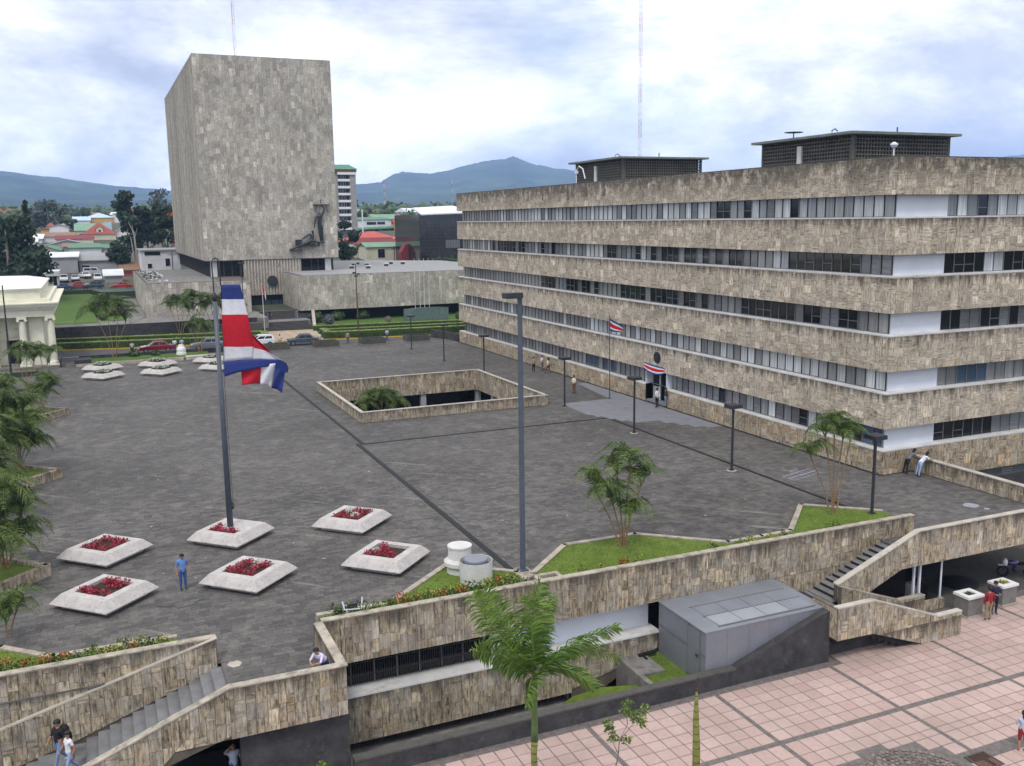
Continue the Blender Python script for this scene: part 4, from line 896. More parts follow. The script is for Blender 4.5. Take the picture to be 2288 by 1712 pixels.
mb = MB(); mb.tube([(0, 0, -0.3), (0, 0, 1.5), (0, -0.6, 1.9), (0, -1.4, 1.6), (0, -1.9, 0.6)], 0.06, 8); part('arm', mb, 'white', cm, True); mb = MB(); mb.box(-0.12, -0.2, 1.2, 0.12, 0.2, 1.5); part('housing', mb, 'white', cm, True)
mb = MB(); mb.box(BX+0.7, BY+0.9, T, 64, BY+1.1, -0.7); part('basement_wall', mb, 'w_grey', ob)
mb = MB(); mb.box(57.0, BY+0.82, -2.05, 58.0, BY+0.9, -1.2)
lv = part('louver', mb, 'white', ob); mb = MB()
for k in range(5): mb.box(57.02, BY+0.80, -1.98+k*0.16, 57.98, BY+0.82, -1.93+k*0.16)
part('slat', mb, 'frame', lv, local=True)
# walkway wall at the right
rw = wall_thing('walkway_wall', 'travertine wall beside the right walkway where two people lean', 'parapet wall', (47.7, 40, T))
mb = MB(); mb.box(47.66, 33.5, -0.8, 47.95, 44.5, 0.94); part('wall', mb, 'mortar', rw)
mb = MB(); mb.box(47.6, 33.5, 0.94, 48.0, 44.5, 1.0); part('coping', mb, 'cap', rw)
pn = Panels(); pn.clad((47.66, 0, 0), (0, 1, 0), (-1, 0, 0), [[(33.5, 0), (44.5, 0), (44.5, 0.94), (33.5, 0.94)]], (0.28, 0.5), (0.4, 0.9)); pn.build(rw, 'wall')

# ------------------------------------------------------------ light well in the plaza
lw = wall_thing('light_well', 'square light well with travertine parapets sunk into the plaza', 'light well', (27.7, 83.8, T))
x0, x1, y0, y1 = 19.2, 36.25, 75.35, 92.3; th = 0.22
pn = Panels()
for a_, nm in (((x0, y0, x1, y0+th), 'f'), ((x0, y1-th, x1, y1), 'k'), ((x0, y0+th, x0+th, y1-th), 'l'), ((x1-th, y0+th, x1, y1-th), 'r')):
    mb = MB(); mb.box(a_[0], a_[1], -1.25, a_[2], a_[3], 0.85); part('parapet', mb, 'mortar', lw)
    mb = MB(); mb.box(a_[0]-0.05, a_[1]-(0.05 if nm in 'fk' else 0), 0.85, a_[2]+0.05, a_[3]+(0.05 if nm in 'fk' else 0), 0.9); part('coping', mb, 'cap', lw)
W_ = dict(w=(0.35, 0.6), h=(0.45, 0.95))
pn.clad((0, y0, 0), (1, 0, 0), (0, -1, 0), [[(x0, 0), (x1, 0), (x1, 0.85), (x0, 0.85)]], **W_)
pn.clad((x0, 0, 0), (0, 1, 0), (-1, 0, 0), [[(y0, 0), (y1, 0), (y1, 0.85), (y0, 0.85)]], **W_)
pn.clad((0, y1-th, 0), (1, 0, 0), (0, -1, 0), [[(x0, -1.25), (x1, -1.25), (x1, 0.85), (x0, 0.85)]], **W_)
pn.clad((x1-th, 0, 0), (0, 1, 0), (-1, 0, 0), [[(y0, -1.25), (y1, -1.25), (y1, 0.85), (y0, 0.85)]], **W_)
pn.build(lw, 'wall')
mb = MB(); mb.box(x0-3, y0-3, T-0.2, x1+3, y1+3, T); part('floor', mb, 'dconcrete', lw)
mb = MB(); mb.box(x0-3, y1+2.8, T, x1+3, y1+3, -0.6); mb.box(x1+2.8, y0-3, T, x1+3, y1+2.8, -0.6); mb.box(x0-3, y0-3, T, x0-2.8, y1+2.8, -0.6); part('glazed_wall', mb, 'glass', lw)
for x in (22.3, 30.3, 36.4):
    mb = MB(); mb.box(x-0.45, y1-0.1, T, x+0.1, y1+0.4, -1.25); part('pillar', mb, 'w_grey', lw)
for y in (80, 88): mb = MB(); mb.box(x1-0.15, y, T, x1+0.3, y+0.4, -1.25); part('pillar', mb, 'w_grey', lw)

# ------------------------------------------------------------ white terrazzo planters
def flowers(mb, spots, r, n, s):
    for (x, y) in spots: leafcluster(mb, (x, y, 0.68), (r, r, 0.14), n, s)
def planter(x, y, label, spots, mats, group, pole=False, n=70, r=0.27, s=0.10):
    t = thing('flower_planter', label, 'planter', (x, y, 0), group)
    lo, hi, inn = 2.25, 1.76, 1.22
    D4 = lambda a, z: [(-a, 0, z), (0, -a, z), (a, 0, z), (0, a, z)]
    mb = MB(); v = D4(lo-0.5, 0.0)+D4(lo-0.5, 0.21)+D4(lo, 0.235)+D4(lo, 0.27)+D4(hi, 0.65)
    F = []
    for L in (0, 1, 2, 3): F += [(L*4+k, L*4+(k+1) % 4, (L+1)*4+(k+1) % 4, (L+1)*4+k) for k in range(4)]
    mb.mesh(v, F); v2 = D4(hi, 0.65)+D4(inn, 0.65)+D4(inn, 0.45)
    mb.mesh(v2, [(k, (k+1) % 4, 4+(k+1) % 4, 4+k) for k in range(4)]+[(4+k, 4+(k+1) % 4, 8+(k+1) % 4, 8+k) for k in range(4)])
    part('body', mb, 'planter', t, True)
    mb = MB(); mb.mesh(D4(inn, 0.5), [(0, 1, 2, 3)]); part('soil', mb, 'soil', t, True)
    if pole:
        mb = MB(); mb.prism([(-inn+0.0+0.61, -0.61, 0.5), (0.0, -1.22+1.22, 0.5), (0.61*2, 0, 0.5), (0, inn, 0.5)][:0] or [(-0.45, 0.0, 0.5), (0.38, -0.84, 0.5), (inn, 0, 0.5), (0, inn, 0.5), (-0.62, 0.6, 0.5)], (0, 0, 0.148)); part('slab', mb, 'planter', t, True)
    if group.startswith('large'):
        for k, (fx, fy) in enumerate(spots):
            mb = MB(); leafcluster(mb, (fx, fy, 0.66), (r, r, 0.17), n, s); part('flower_clump', mb, mats[k % len(mats)], t, True)
    else:
        mb = MB(); leafcluster(mb, (0, 0, 0.72), (1.0, 1.0, 0.22), 420, 0.16); part('leaves', mb, 'leaf', t, True)
        mb = MB(); leafcluster(mb, (0, 0, 0.85), (0.95, 0.95, 0.16), 200, 0.12); part('blossom', mb, 'whiteflower', t, True)
    return t
rf, wf = 'redflower', 'whiteflower'
GL = 'large white planters in the front of the plaza'
planter(-0.62, 50.0, 'white planter of red flowers, rear left one behind the blue-shirted man', [(-0.8, 0.1), (-0.45, -0.35), (-0.05, -0.75), (-0.4, 0.35), (0.05, 0.85), (0.5, 0.5), (0.85, 0.05), (0.45, -0.3)], [rf], GL)
planter(-0.72, 43.75, 'white planter with red flower clumps, nearest one at front left', [(-0.85, 0.05), (-0.5, -0.1), (-0.45, -0.5), (0.05, -0.8), (0.15, 0.8), (0.5, 0.6), (0.55, 0.1), (0.85, 0.2), (0.35, 0.2)], [rf], GL)
planter(5.45, 43.45, 'white planter with red and one cream flower clump right of the blue-shirted man', [(-0.8, 0.1), (-0.45, -0.3), (0.0, -0.75), (-0.3, 0.4), (0.1, 0.8), (0.5, 0.45), (0.35, 0.0), (0.8, 0.1)], [rf, rf, rf, rf, rf, wf, rf, rf], GL)
planter(5.5, 50.0, 'white planter that carries the tall flagpole and a few red flowers', [(-0.8, 0.05), (-0.45, 0.35), (-0.5, -0.35), (-0.1, -0.55), (0.05, -0.8)], [rf], GL, pole=True)
planter(11.85, 49.4, 'white planter with red flowers and two cream clumps, rear right one', [(-0.8, 0.05), (-0.4, -0.3), (-0.4, 0.35), (0.0, 0.75), (0.1, -0.3), (0.4, 0.5), (0.7, 0.2), (0.2, -0.6), (0.95, 0.05)], [rf, rf, rf, wf, wf, rf, rf, rf, rf], GL)
planter(11.88, 42.9, 'white planter nearest the steel ventilation drums', [(-0.85, 0.0), (-0.5, -0.25), (-0.35, 0.4), (0.0, 0.3), (0.0, -0.3), (0.1, 0.75), (0.05, -0.75), (-0.1, 0.0)], [rf, rf, wf, rf, rf, rf], GL)
GB = 'distant white planters with white flowers at the back of the plaza'
for (x, y, l) in ((-0.05, 111.2, 'front planter of the left pair at the back of the plaza'), (-0.05, 117.4, 'rear planter of the left pair at the back of the plaza'), (5.9, 111.2, 'front planter of the middle pair at the back of the plaza'),
                  (5.9, 117.5, 'rear planter of the middle pair at the back of the plaza'), (12.05, 111.6, 'front planter of the right pair, partly behind the flagpole'), (12.0, 117.8, 'rear planter of the right pair, partly behind the flagpole')):
    planter(x, y, 'white flowered '+l, [], [], GB)

# ------------------------------------------------------------ lamps and poles
def lamp(x, y, label, z=0.0, h=4.4):
    t = thing('lamp_post', label, 'lamp post', (x, y, z), 'dark square-headed lamp posts on the plaza')
    mb = MB(); mb.box(-0.16, -0.16, 0, 0.16, 0.16, 0.05); part('base_plate', mb, 'darkpole', t, True)
    mb = MB(); mb.box(-0.06, -0.06, 0.05, 0.06, 0.06, h-0.3); mb.box(-0.03, -0.03, h-0.3, 0.03, 0.03, h-0.22); part('pole', mb, 'darkpole', t, True)
    mb = MB(); mb.box(-0.42, -0.42, h-0.22, 0.42, 0.42, h); part('head', mb, 'darkpole', t, True)
    mb = MB(); mb.box(-0.36, -0.36, h-0.235, 0.36, 0.36, h-0.22); part('lens', mb, 'sill', t, True)
    return t
for (x, y, l, z) in ((37.8, 37.9, 'lamp post standing in the grass bed beside the right stair palm', 0.33), (37.22, 49.64, 'lamp post by the chalk squares in front of the office facade', 0),
                     (37.25, 62.06, 'lamp post on the dark joint line nearest the entrance', 0), (37.29, 74.05, 'lamp post at the edge of the pale concrete patch', 0),
                     (37.2, 92.9, 'lamp post just behind the far corner of the light well', 0), (37.13, 105.44, 'lamp post behind the light well, second from the far end', 0), (37.0, 117.67, 'farthest small lamp post in front of the grey planter boxes', 0)):
    lamp(x, y, l, z)
for (x, y) in ((37.25, 62.06), (37.22, 49.64)):
    mb = MB(); mb.lathe([(0, 0.016), (0.27, 0.014), (0.32, 0.0)], (x, y, 0), 12); part('cement_patch', mb, 'cap', plaza, local=True)
tl = thing('street_lamp', 'tall steel lamp mast with flat box head behind the parapet in the centre', 'lamp post', (17.16, 38.46, 0))
mb = MB(); mb.box(16.85, 37.5, 0, 17.5, 38.9, 0.3); part('plinth', mb, 'coping', tl)
mb = MB(); mb.box(16.95, 38.25, 0.3, 17.37, 38.67, 0.38); part('base_plate', mb, 'pole', tl)
mb = MB(); a, b = 0.10, 0.085; mb.mesh([(17.16-a, 38.46-a, 0.38), (17.16+a, 38.46-a, 0.38), (17.16+a, 38.46+a, 0.38), (17.16-a, 38.46+a, 0.38), (17.16-b, 38.46-b, 13.0), (17.16+b, 38.46-b, 13.0), (17.16+b, 38.46+b, 13.0), (17.16-b, 38.46+b, 13.0)], [(0,1,5,4),(1,2,6,5),(2,3,7,6),(3,0,4,7),(4,5,6,7)]); part('pole', mb, 'pole', tl)
mb = MB(); mb.box(16.42, 38.2, 12.98, 17.22, 38.72, 13.22); part('head', mb, 'darkpole', tl); mb = MB(); mb.box(16.48, 38.25, 12.96, 16.98, 38.67, 12.98); part('lens', mb, 'sill', tl)
fp = thing('flagpole', 'tall tapering grey flagpole with ball joint and hooked top', 'flagpole', (5.49, 50.13, 0.65))
mb = MB(); mb.tube([(5.49, 50.13, 0.6), (5.46, 50.13, 12.5)], [0.165, 0.10], 12); part('pole', mb, 'pole', fp, smooth=True)
mb = MB(); mb.ball((5.45, 50.13, 12.75), 0.16, 2, sq=(1, 1, 1.5)); part('ball_joint', mb, 'darkpole', fp, smooth=True)
mb = MB(); mb.tube([(5.45, 50.13, 12.9), (5.42, 50.13, 14.4)]+[(5.60-0.18*math.cos(a), 50.13, 14.45+0.24*math.sin(a)) for a in (0.3, 0.8, 1.57, 2.3, 2.85)]+[(5.79, 50.13, 14.3), (5.79, 50.13, 13.3)], 0.035, 8); part('hook', mb, 'darkpole', fp)
mb = MB(); mb.tube([(5.60, 50.05, 1.75), (5.74, 50.05, 1.75)], 0.09, 8); mb.tube([(5.66, 50.05, 1.6), (5.66, 50.05, 1.95)], 0.06, 8); part('winch', mb, 'darkpole', fp)
mb = MB(); mb.tube([(5.80, 50.1, 13.35), (5.72, 50.1, 10.5), (5.66, 50.1, 8.6), (5.7, 50.1, 1.8)], 0.012, 5); part('halyard', mb, 'darkpole', fp)
# the big flag: hoist part hanging straight, fly part blown round to the right
fl = thing('national_flag', 'large blue white and red striped flag hanging on the tall flagpole', 'flag', (5.8, 50.1, 8.6))
def patch(rows, mats_rows, name, nu=10, y0=50.1, wave=0.08, ph=0.0):
    m = MB(); sub = 4
    def P(i, u):
        a, b = rows[i][:2]; k = (a[0]+(b[0]-a[0])*u, a[1]+(b[1]-a[1])*u+(rows[i][2] if len(rows[i]) > 2 else 0)*math.sin(math.pi*u)); return k
    for i in range(len(rows)-1):
        for s in range(sub):
            for j in range(nu):
                q = []
                for (ss, u) in ((s, j/nu), (s, (j+1)/nu), (s+1, (j+1)/nu), (s+1, j/nu)):
                    t = ss/sub; a = P(i, u); b = P(i+1, u); x, z = a[0]+(b[0]-a[0])*t, a[1]+(b[1]-a[1])*t
                    q.append((x, y0+wave*math.sin(u*7+z*0.8+ph)*(0.3+u)+0.05*math.sin(z*2.1+ph), z))
                m.face(q[::-1], mi=mats_rows[i])
    o = part(name, m, ['f_blue', 'f_white', 'f_red'], fl, smooth=True); md = o.modifiers.new('w', 'WELD'); md.merge_threshold = 0.002; md = o.modifiers.new('t', 'SOLIDIFY'); md.thickness = 0.008
patch([((5.81, 13.34), (6.74, 13.32)), ((5.76, 12.62), (6.88, 12.57), -0.02), ((5.75, 11.83), (7.02, 11.77)), ((5.74, 10.98), (7.14, 10.90)), ((5.74, 10.18), (7.25, 10.07)), ((5.71, 9.38), (7.20, 9.42), 0.05)], [0, 1, 2, 2, 1], 'hoist_cloth')
patch([((5.71, 9.40), (8.62, 9.28), 0.10), ((5.68, 8.64), (8.34, 9.01), 0.10)], [0], 'blue_fold', 20, 50.06, 0.10)
patch([((7.16, 10.75), (7.16, 10.75)), ((7.26, 10.01), (8.20, 9.62), 0.05), ((7.17, 9.36), (8.70, 9.22), 0.04)], [2, 1], 'turned_cloth', 12, 50.16, 0.12, 1)
def vstrip(name, mi, top, bot, y0, ph):
    m = MB(); n = 10
    for k in range(n):
        for j in range(8):
            def P(a, t): u = a/n; x0_ = top[0][0]+(top[1][0]-top[0][0])*u; z0_ = top[0][1]+(top[1][1]-top[0][1])*u; x1_ = bot[0][0]+(bot[1][0]-bot[0][0])*u; z1_ = bot[0][1]+(bot[1][1]-bot[0][1])*u+0.06*math.sin(math.pi*u); s = t/8; return (x0_+(x1_-x0_)*s, y0+0.10*math.sin(u*5+s*3+ph), z0_+(z1_-z0_)*s)
            m.face([P(k, j+1), P(k+1, j+1), P(k+1, j), P(k, j)], mi=mi)
    o = part(name, m, ['f_blue', 'f_white', 'f_red'], fl, smooth=True); md = o.modifiers.new('w', 'WELD'); md.merge_threshold = 0.002; md = o.modifiers.new('t', 'SOLIDIFY'); md.thickness = 0.008
vstrip('fly_cloth', 2, [(6.55, 8.90), (7.58, 9.10)], [(6.56, 8.10), (7.46, 8.08)], 50.20, 0)
vstrip('fly_cloth', 1, [(7.58, 9.10), (8.36, 9.15)], [(7.46, 8.08), (8.02, 7.83)], 50.20, 1)
vstrip('fly_cloth', 0, [(8.36, 9.14), (8.90, 9.02)], [(8.02, 7.83), (8.56, 7.53)], 50.20, 2)
m = MB(); m.mesh([(8.30, 50.02, 9.30), (8.62, 50.0, 9.28), (8.86, 50.03, 9.10), (8.96, 50.1, 8.84), (8.93, 50.16, 8.6), (8.60, 50.18, 8.6), (8.30, 50.1, 8.95)], [(6, 5, 4, 3, 2, 1, 0)]); o = part('fly_fold', m, 'f_blue', fl); md = o.modifiers.new('t', 'SOLIDIFY'); md.thickness = 0.008
pf = thing('flagpole', 'thin flagpole on the pale patch by the office entrance', 'flagpole', (42.6, 75.4, 0))
mb = MB(); mb.tube([(42.63, 75.42, 0), (42.6, 75.42, 7.7)], [0.045, 0.03], 8); mb.lathe([(0.12, 0), (0.12, 0.06), (0, 0.06)], (42.63, 75.42, 0), 10); part('pole', mb, 'darkpole', pf)
m = MB()
rows5 = [0, 1, 2, 2, 1, 0]
for j in range(6):
    for i in range(10):
        def P(u, t): return (42.62+1.38*u, 75.4+0.06*math.sin(u*7), 7.42-0.80*u-(1.12-0.62*max(0, u-0.35))*t*(1-0.25*u)-0.12*u*math.sin(math.pi*t))
        m.face([P(i/10, (j+1)/6), P((i+1)/10, (j+1)/6), P((i+1)/10, j/6), P(i/10, j/6)], mi=rows5[j])
o = single('small_flag', m, ['f_blue', 'f_white', 'f_red'], 'small striped flag flying on the thin pole by the entrance', 'flag'); md = o.modifiers.new('t', 'SOLIDIFY'); md.thickness = 0.008
# ventilation drums
vd = thing('ventilation_drum', 'white flared ventilation drum, rear one of the two', 'vent', (14.45, 39.55, 0.33))
mb = MB(); mb.lathe([(0.62, -0.1), (0.62, 0.25), (0.74, 0.38), (0.74, 0.55), (0.55, 0.68), (0.53, 1.18), (0.57, 1.2), (0.57, 1.27), (0, 1.29)], (0, 0, 0), 28); part('drum', mb, 'sill', vd, True)
vd = thing('ventilation_drum', 'galvanised ventilation drum with inner cap, nearer one of the two', 'vent', (14.7, 38.15, 0.33))
mb = MB(); mb.lathe([(0.72, -0.1), (0.72, 0.2), (0.75, 0.22), (0.75, 0.98), (0.73, 0.98), (0.72, 0.7)], (0, 0, 0), 28); part('drum', mb, 'sill', vd, True)
mb = MB(); mb.lathe([(0.72, 0.7), (0.0, 0.7)], (0, 0, 0), 28); part('well', mb, 'black', vd, True)
mb = MB(); mb.lathe([(0.54, 0.7), (0.54, 1.02), (0.52, 1.06), (0, 1.09)], (0, 0, 0), 28); part('cap', mb, 'metal', vd, True)
fs = thing('floodlight', 'white metal floodlight frame standing behind the parapet', 'floodlight', (8.5, 36.0, 0.33))
mb = MB()
for p, q in (((-.35, 0, .62), (.35, .0, .55)), ((-.35, 0, .62), (-.4, .1, .95)), ((.35, 0, .55), (.42, .1, 1.0)), ((-.25, 0, .6), (-.25, 0, 0)), ((.28, .25, .6), (-.3, .25, .7))): mb.tube([p, q], 0.03, 6)
part('frame', mb, 'white', fs, True); mb = MB(); mb.box(-0.2, 0.05, 0.6, 0.2, 0.2, 0.8); part('lamp', mb, 'darkpole', fs, True)

# the old crack running past the planters
mb = MB(); cp = [(3.4, 42.1), (3.9, 41.7), (4.15, 41.75), (4.3, 41.35), (4.75, 41.5), (5.0, 41.55), (5.2, 41.9), (5.45, 41.95)]
cp = [(x-2.15, y+0.1) for x, y in cp]
for a, b in zip(cp, cp[1:]): mb.face([(a[0], a[1]-.02, 0.012), (b[0], b[1]-.02, 0.012), (b[0], b[1]+.03, 0.012), (a[0], a[1]+.03, 0.012)])
part('crack', mb, 'joint', plaza, local=True)
# flowering shrubs along the parapets
def shrub(x, y, z, r, mats, label, n=90, s=0.09, group='small shrubs along the parapets'):
    t = thing('flower_shrub', label, 'shrub', (x, y, z), group); mb = MB(); leafcluster(mb, (0, 0, 0.18+r*0.9), (r, r*0.8, 0.18+r*0.6), int(n*1.5), s); part('leaves', mb, 'leaf_light' if random.random() < 0.5 else 'leaf', t, True)
    t['label'] = label.replace('shrub', {None: 'plain green shrub', 'orangeflower': 'orange-red flowered shrub', 'yellowleaf': 'yellow-green shrub'}[mats]).replace('tuft', {None: 'green tuft', 'orangeflower': 'orange tuft', 'yellowleaf': 'yellow tuft'}[mats])
    if mats: mb = MB(); leafcluster(mb, (0, 0, 0.26+r*1.25), (r*0.9, r*0.7, r*0.5), int(n*0.6), s*0.8); part('blossom', mb, mats, t, True)
k = 0
for i in range(30):
    x = 7.8+i*0.27
    if 8.2 < x < 10.0 and i % 2: continue
    shrub(x+random.uniform(-.06, .06), 35.95+random.uniform(0, .3), 0.33, random.uniform(0.24, 0.40), random.choice([None, 'orangeflower', 'yellowleaf', None]) if x > 10 else None, 'low shrub in the row behind the left part of the parapet')
for x in (16.0, 19.0, 19.9, 21.0, 21.2, 21.9, 26.0, 27.6, 28.2, 29.4, 30.2, 33.1, 33.5): shrub(x, 36.0, 0.33, random.uniform(0.2, 0.33), random.choice(['orangeflower', None, 'yellowleaf']), 'small tuft along the parapet beside the big lawn', 60)
for i in range(24):
    x = -6.4+i*0.33; shrub(x, 36.2+random.uniform(0, .3), 0.33, random.uniform(0.26, 0.42), random.choice([None, 'orangeflower', 'yellowleaf', 'orangeflower']), 'low shrub behind the left stair wall')

# ------------------------------------------------------------ court tower and its low wings
TX0, TX1, TY, TYB, TZ0, TZ1 = 17.65, 41.0, 172.8, 236.0, 10.05, 44.4
ct = thing('court_tower', 'tall windowless grey travertine tower block above the low stone wings', 'tower', (29, 190, 2))
mb = MB(); mb.box(TX0+0.3, TY+0.04, TZ0, TX1-0.04, TYB, TZ1); part('tower_body', mb, 'mortar', ct)
pn = Panels(); pn.clad((0, TY+0.04, 0), (1, 0, 0), (0, -1, 0), [[(TX0, TZ0), (TX1, TZ0), (TX1, TZ1), (TX0, TZ1)]], (0.5, 0.72), (0.9, 1.3), 0.05, 0.008)
pn.clad((TX1-0.04, 0, 0), (0, 1, 0), (1, 0, 0), [[(TY, TZ0), (TYB, TZ0), (TYB, TZ1), (TY, TZ1)]], (2, 3), (2, 3), 0.05, 0.01)
pn.build(ct, 'tower', limit=0)
fin = MB(); y = TY+0.3
while y < TYB:
    pv = R3(); fin.box(TX0, y, TZ0, TX0+0.45, y+0.42, TZ1-0.3, pv=pv); y += 0.98
fin.box(TX0+0.02, TY+0.0, TZ0, TX0+0.6, TY+0.3, TZ1, pv=(0.7, 0.4, 0.9))
part('fin_field', fin, 'tower', ct, kind='stuff')
mb = MB(); mb.box(TX0-0.02, TY+0.3, TZ1-0.3, TX0+0.6, TYB, TZ1+0.05); mb.box(TX0-0.02, TY, TZ1, TX1, TY+0.4, TZ1+0.07); part('roof_edge', mb, 'w_grey', ct)
mb = MB(); mb.box(TX0, TY, TZ0-0.12, TX1, TYB, TZ0); part('soffit', mb, 'dconcrete', ct)
mb = MB(); mb.box(18.45, TY+1.0, 7.1, 40.2, TYB-1, TZ0-0.1); part('glass_storey', mb, 'kioskdark' if 'kioskdark' in M else 'glass', ct)
mb = MB()
for k in range(64): mb.box(18.38, TY+1.0+k*0.98, 7.2, 18.46, TY+1.12+k*0.98, TZ0-0.1)
for x in (18.45, 19.9, 20.8, 22.2, 23.6, 36.2, 37.4, 38.9, 40.1): mb.box(x-0.07, TY+0.9, 7.2, x+0.07, TY+1.0, TZ0-0.1)
part('mullion_field', mb, 'dframe', ct, kind='stuff')
for x in (19.1, 39.2):
    mb = MB(); mb.box(x-0.55, TY+0.7, 7.2, x+0.55, TY+0.95, TZ0-0.1); part('pier', mb, 'sill', ct)
mb = MB(); mb.box(24.1, TY+0.3, 3.75, 34.2, TY+1.2, TZ0-0.1); en = part('entrance_wall', mb, 'tower', ct)
for k in range(19):
    mb = MB(); x = 24.3+k*0.52; mb.box(x, TY+0.05, 3.75, x+0.22, TY+0.32, TZ0-0.12, pv=(0.8, 0.3, 0.9)); part('rib', mb, 'tower', ct)
mb = MB(); mb.box(33.4, TY-0.02, 3.7, 33.9, TY+0.3, 7.0); mb.box(33.0, TY-0.3, 7.0, 34.4, TY+0.3, 7.7); part('pale_pier', mb, 'w_white', ct)
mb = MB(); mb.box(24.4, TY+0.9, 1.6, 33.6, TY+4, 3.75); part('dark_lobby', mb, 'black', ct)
for x in (28.0, 29.4, 30.7):
    mb = MB(); mb.box(x-0.6, TY+0.8, 1.7, x+0.55, TY+0.88, 2.75); part('glass_door', mb, 'bglass', ct)
mb = MB(); mb.tube([(28.9, TY+0.1, 6.2), (28.9, TY-0.25, 6.2)], 0.92, 28); mb.tube([(28.9, TY-0.2, 6.2), (28.9, TY-0.32, 6.2)], 0.7, 24); single('wall_emblem', mb, 'bronze', 'large round dark emblem disc on the ribbed wall over the court entrance', 'emblem')
mb = MB(); mb.box(7.1, 160.05, 0.2, 23.2, 207, 7.2); part('left_wing', mb, 'mortar', ct)
mb = MB(); mb.box(7.5, 160.5, 7.2, 18.2, 206.5, 7.26); part('wing_roof', mb, 'concrete', ct)
pl = Panels(); pl.clad((0, 160.05, 0), (1, 0, 0), (0, -1, 0), [[(7.05, 1.9), (23.2, 1.9), (23.2, 7.2), (7.05, 7.2)]], (0.45, 0.7), (0.9, 1.4), 0.05, 0.01)
pl.clad((7.1, 0, 0), (0, 1, 0), (-1, 0, 0), [[(160.05, 1.5), (207, 1.5), (207, 7.2), (160.05, 7.2)]], (0.9, 1.4), (0.9, 1.4), 0.05, 0.008)
mb = MB(); mb.box(30.7, 158.05, 1.95, 70, 200, 7.7); part('right_wing', mb, 'mortar', ct)
mb = MB(); mb.prism([(31.5, 158.5, 7.7), (70, 158.5, 7.7), (70, 199, 7.7), (51, 215, 7.7), (42, 215, 7.7), (31.5, 199, 7.7)], (0, 0, 0.06)); part('wing_roof', mb, 'roofgrey' if 'roofgrey' in M else 'r_grey', ct)
pl.clad((0, 158.05, 0), (1, 0, 0), (0, -1, 0), [[(30.7, 1.95), (64, 1.95), (64, 7.7), (30.7, 7.7)]], (0.45, 0.7), (0.9, 1.4), 0.05, 0.01)
pl.clad((30.7, 0, 0), (0, 1, 0), (-1, 0, 0), [[(158.05, 1.95), (173, 1.95), (173, 7.7), (158.05, 7.7)]], (0.45, 0.7), (0.9, 1.4), 0.05, 0.01)
pl.build(ct, 'tower', name='wing_stone_panel', limit=0)
mb = MB(); mb.box(32.5, 161.5, -0.2, 70, 162, 1.95); part('undercroft', mb, 'black', ct)  # black sheet standing in for the shade under the wing
for i, x in enumerate((44.2, 46.8, 49.5, 52.3, 55.6, 57.5)):
    t = thing('roof_vent', ('leftmost small roof vent beside the tower on the court wing', 'second small roof vent from the left on the court wing', 'third small roof vent, set farther back on the court wing', 'fourth small roof vent on the court wing', 'left one of the rear pair of small roof vents', 'right one of the rear pair of small roof vents')[i], 'roof vent', (x, (176, 174, 185, 181, 189, 187)[i], 7.76), 'small roof vents on the court wing'); mb = MB(); mb.box(-0.5, -0.4, 0.45, 0.5, 0.4, 0.6)
    part('top', mb, 'r_white', t, True); mb = MB(); mb.box(-0.35, -0.25, 0, 0.35, 0.25, 0.45); part('box', mb, 'dconcrete', t, True)
rd = random.Random(3); mb = MB()
for k in range(90):
    x, y = 7.6+rd.random()*3.2, 163+rd.random()*40; s_ = rd.uniform(0.15, 0.5); mb.box(x, y, 7.2, x+s_, y+s_*rd.uniform(0.5, 2), 7.26+rd.random()*0.25, mi=rd.choice([0, 0, 1]))
single('roof_rubble', mb, ['dconcrete', 'r_white'], 'scattered debris lying along the edge of the left wing roof', 'rubble').__setitem__('kind', 'stuff')
# stairs up to the court entrance
cs = thing('entrance_stairs', 'two broad flights of dark steps leading up to the court entrance', 'stairs', (27, 150, 0))
def flight(n, ya, yb, za, zb, x0, x1):
    for i in range(n):
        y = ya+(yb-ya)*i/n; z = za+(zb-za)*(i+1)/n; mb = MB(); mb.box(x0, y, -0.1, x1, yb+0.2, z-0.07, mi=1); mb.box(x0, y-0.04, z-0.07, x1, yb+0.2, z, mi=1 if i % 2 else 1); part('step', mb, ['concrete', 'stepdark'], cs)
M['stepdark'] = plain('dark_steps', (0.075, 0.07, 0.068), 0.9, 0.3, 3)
flight(7, 147.6, 152.0, 0, 0.95, 22.6, 30.4)
mb = MB(); mb.box(22.6, 152.2, -0.1, 31.2, 156.2, 0.97); part('landing', mb, 'concrete', cs)
flight(7, 156.0, 161.0, 0.95, 1.9, 23.4, 32.5)
mb = MB(); mb.box(22.2, 161.2, 1.3, 33.4, 174, 1.85); part('upper_landing', mb, 'concrete', cs)
mb = MB(); mb.prism([(30.4, 147, -0.1), (30.4, 147, 0.5), (33.2, 161.5, 2.6), (33.2, 161.5, -0.1)], (0.5, 0, 0)); part('side_parapet', mb, 'tower', cs)
mb = MB(); mb.box(12, 146.5, -0.1, 22.6, 149.2, 1.5); part('side_block', mb, 'dconcrete', cs)

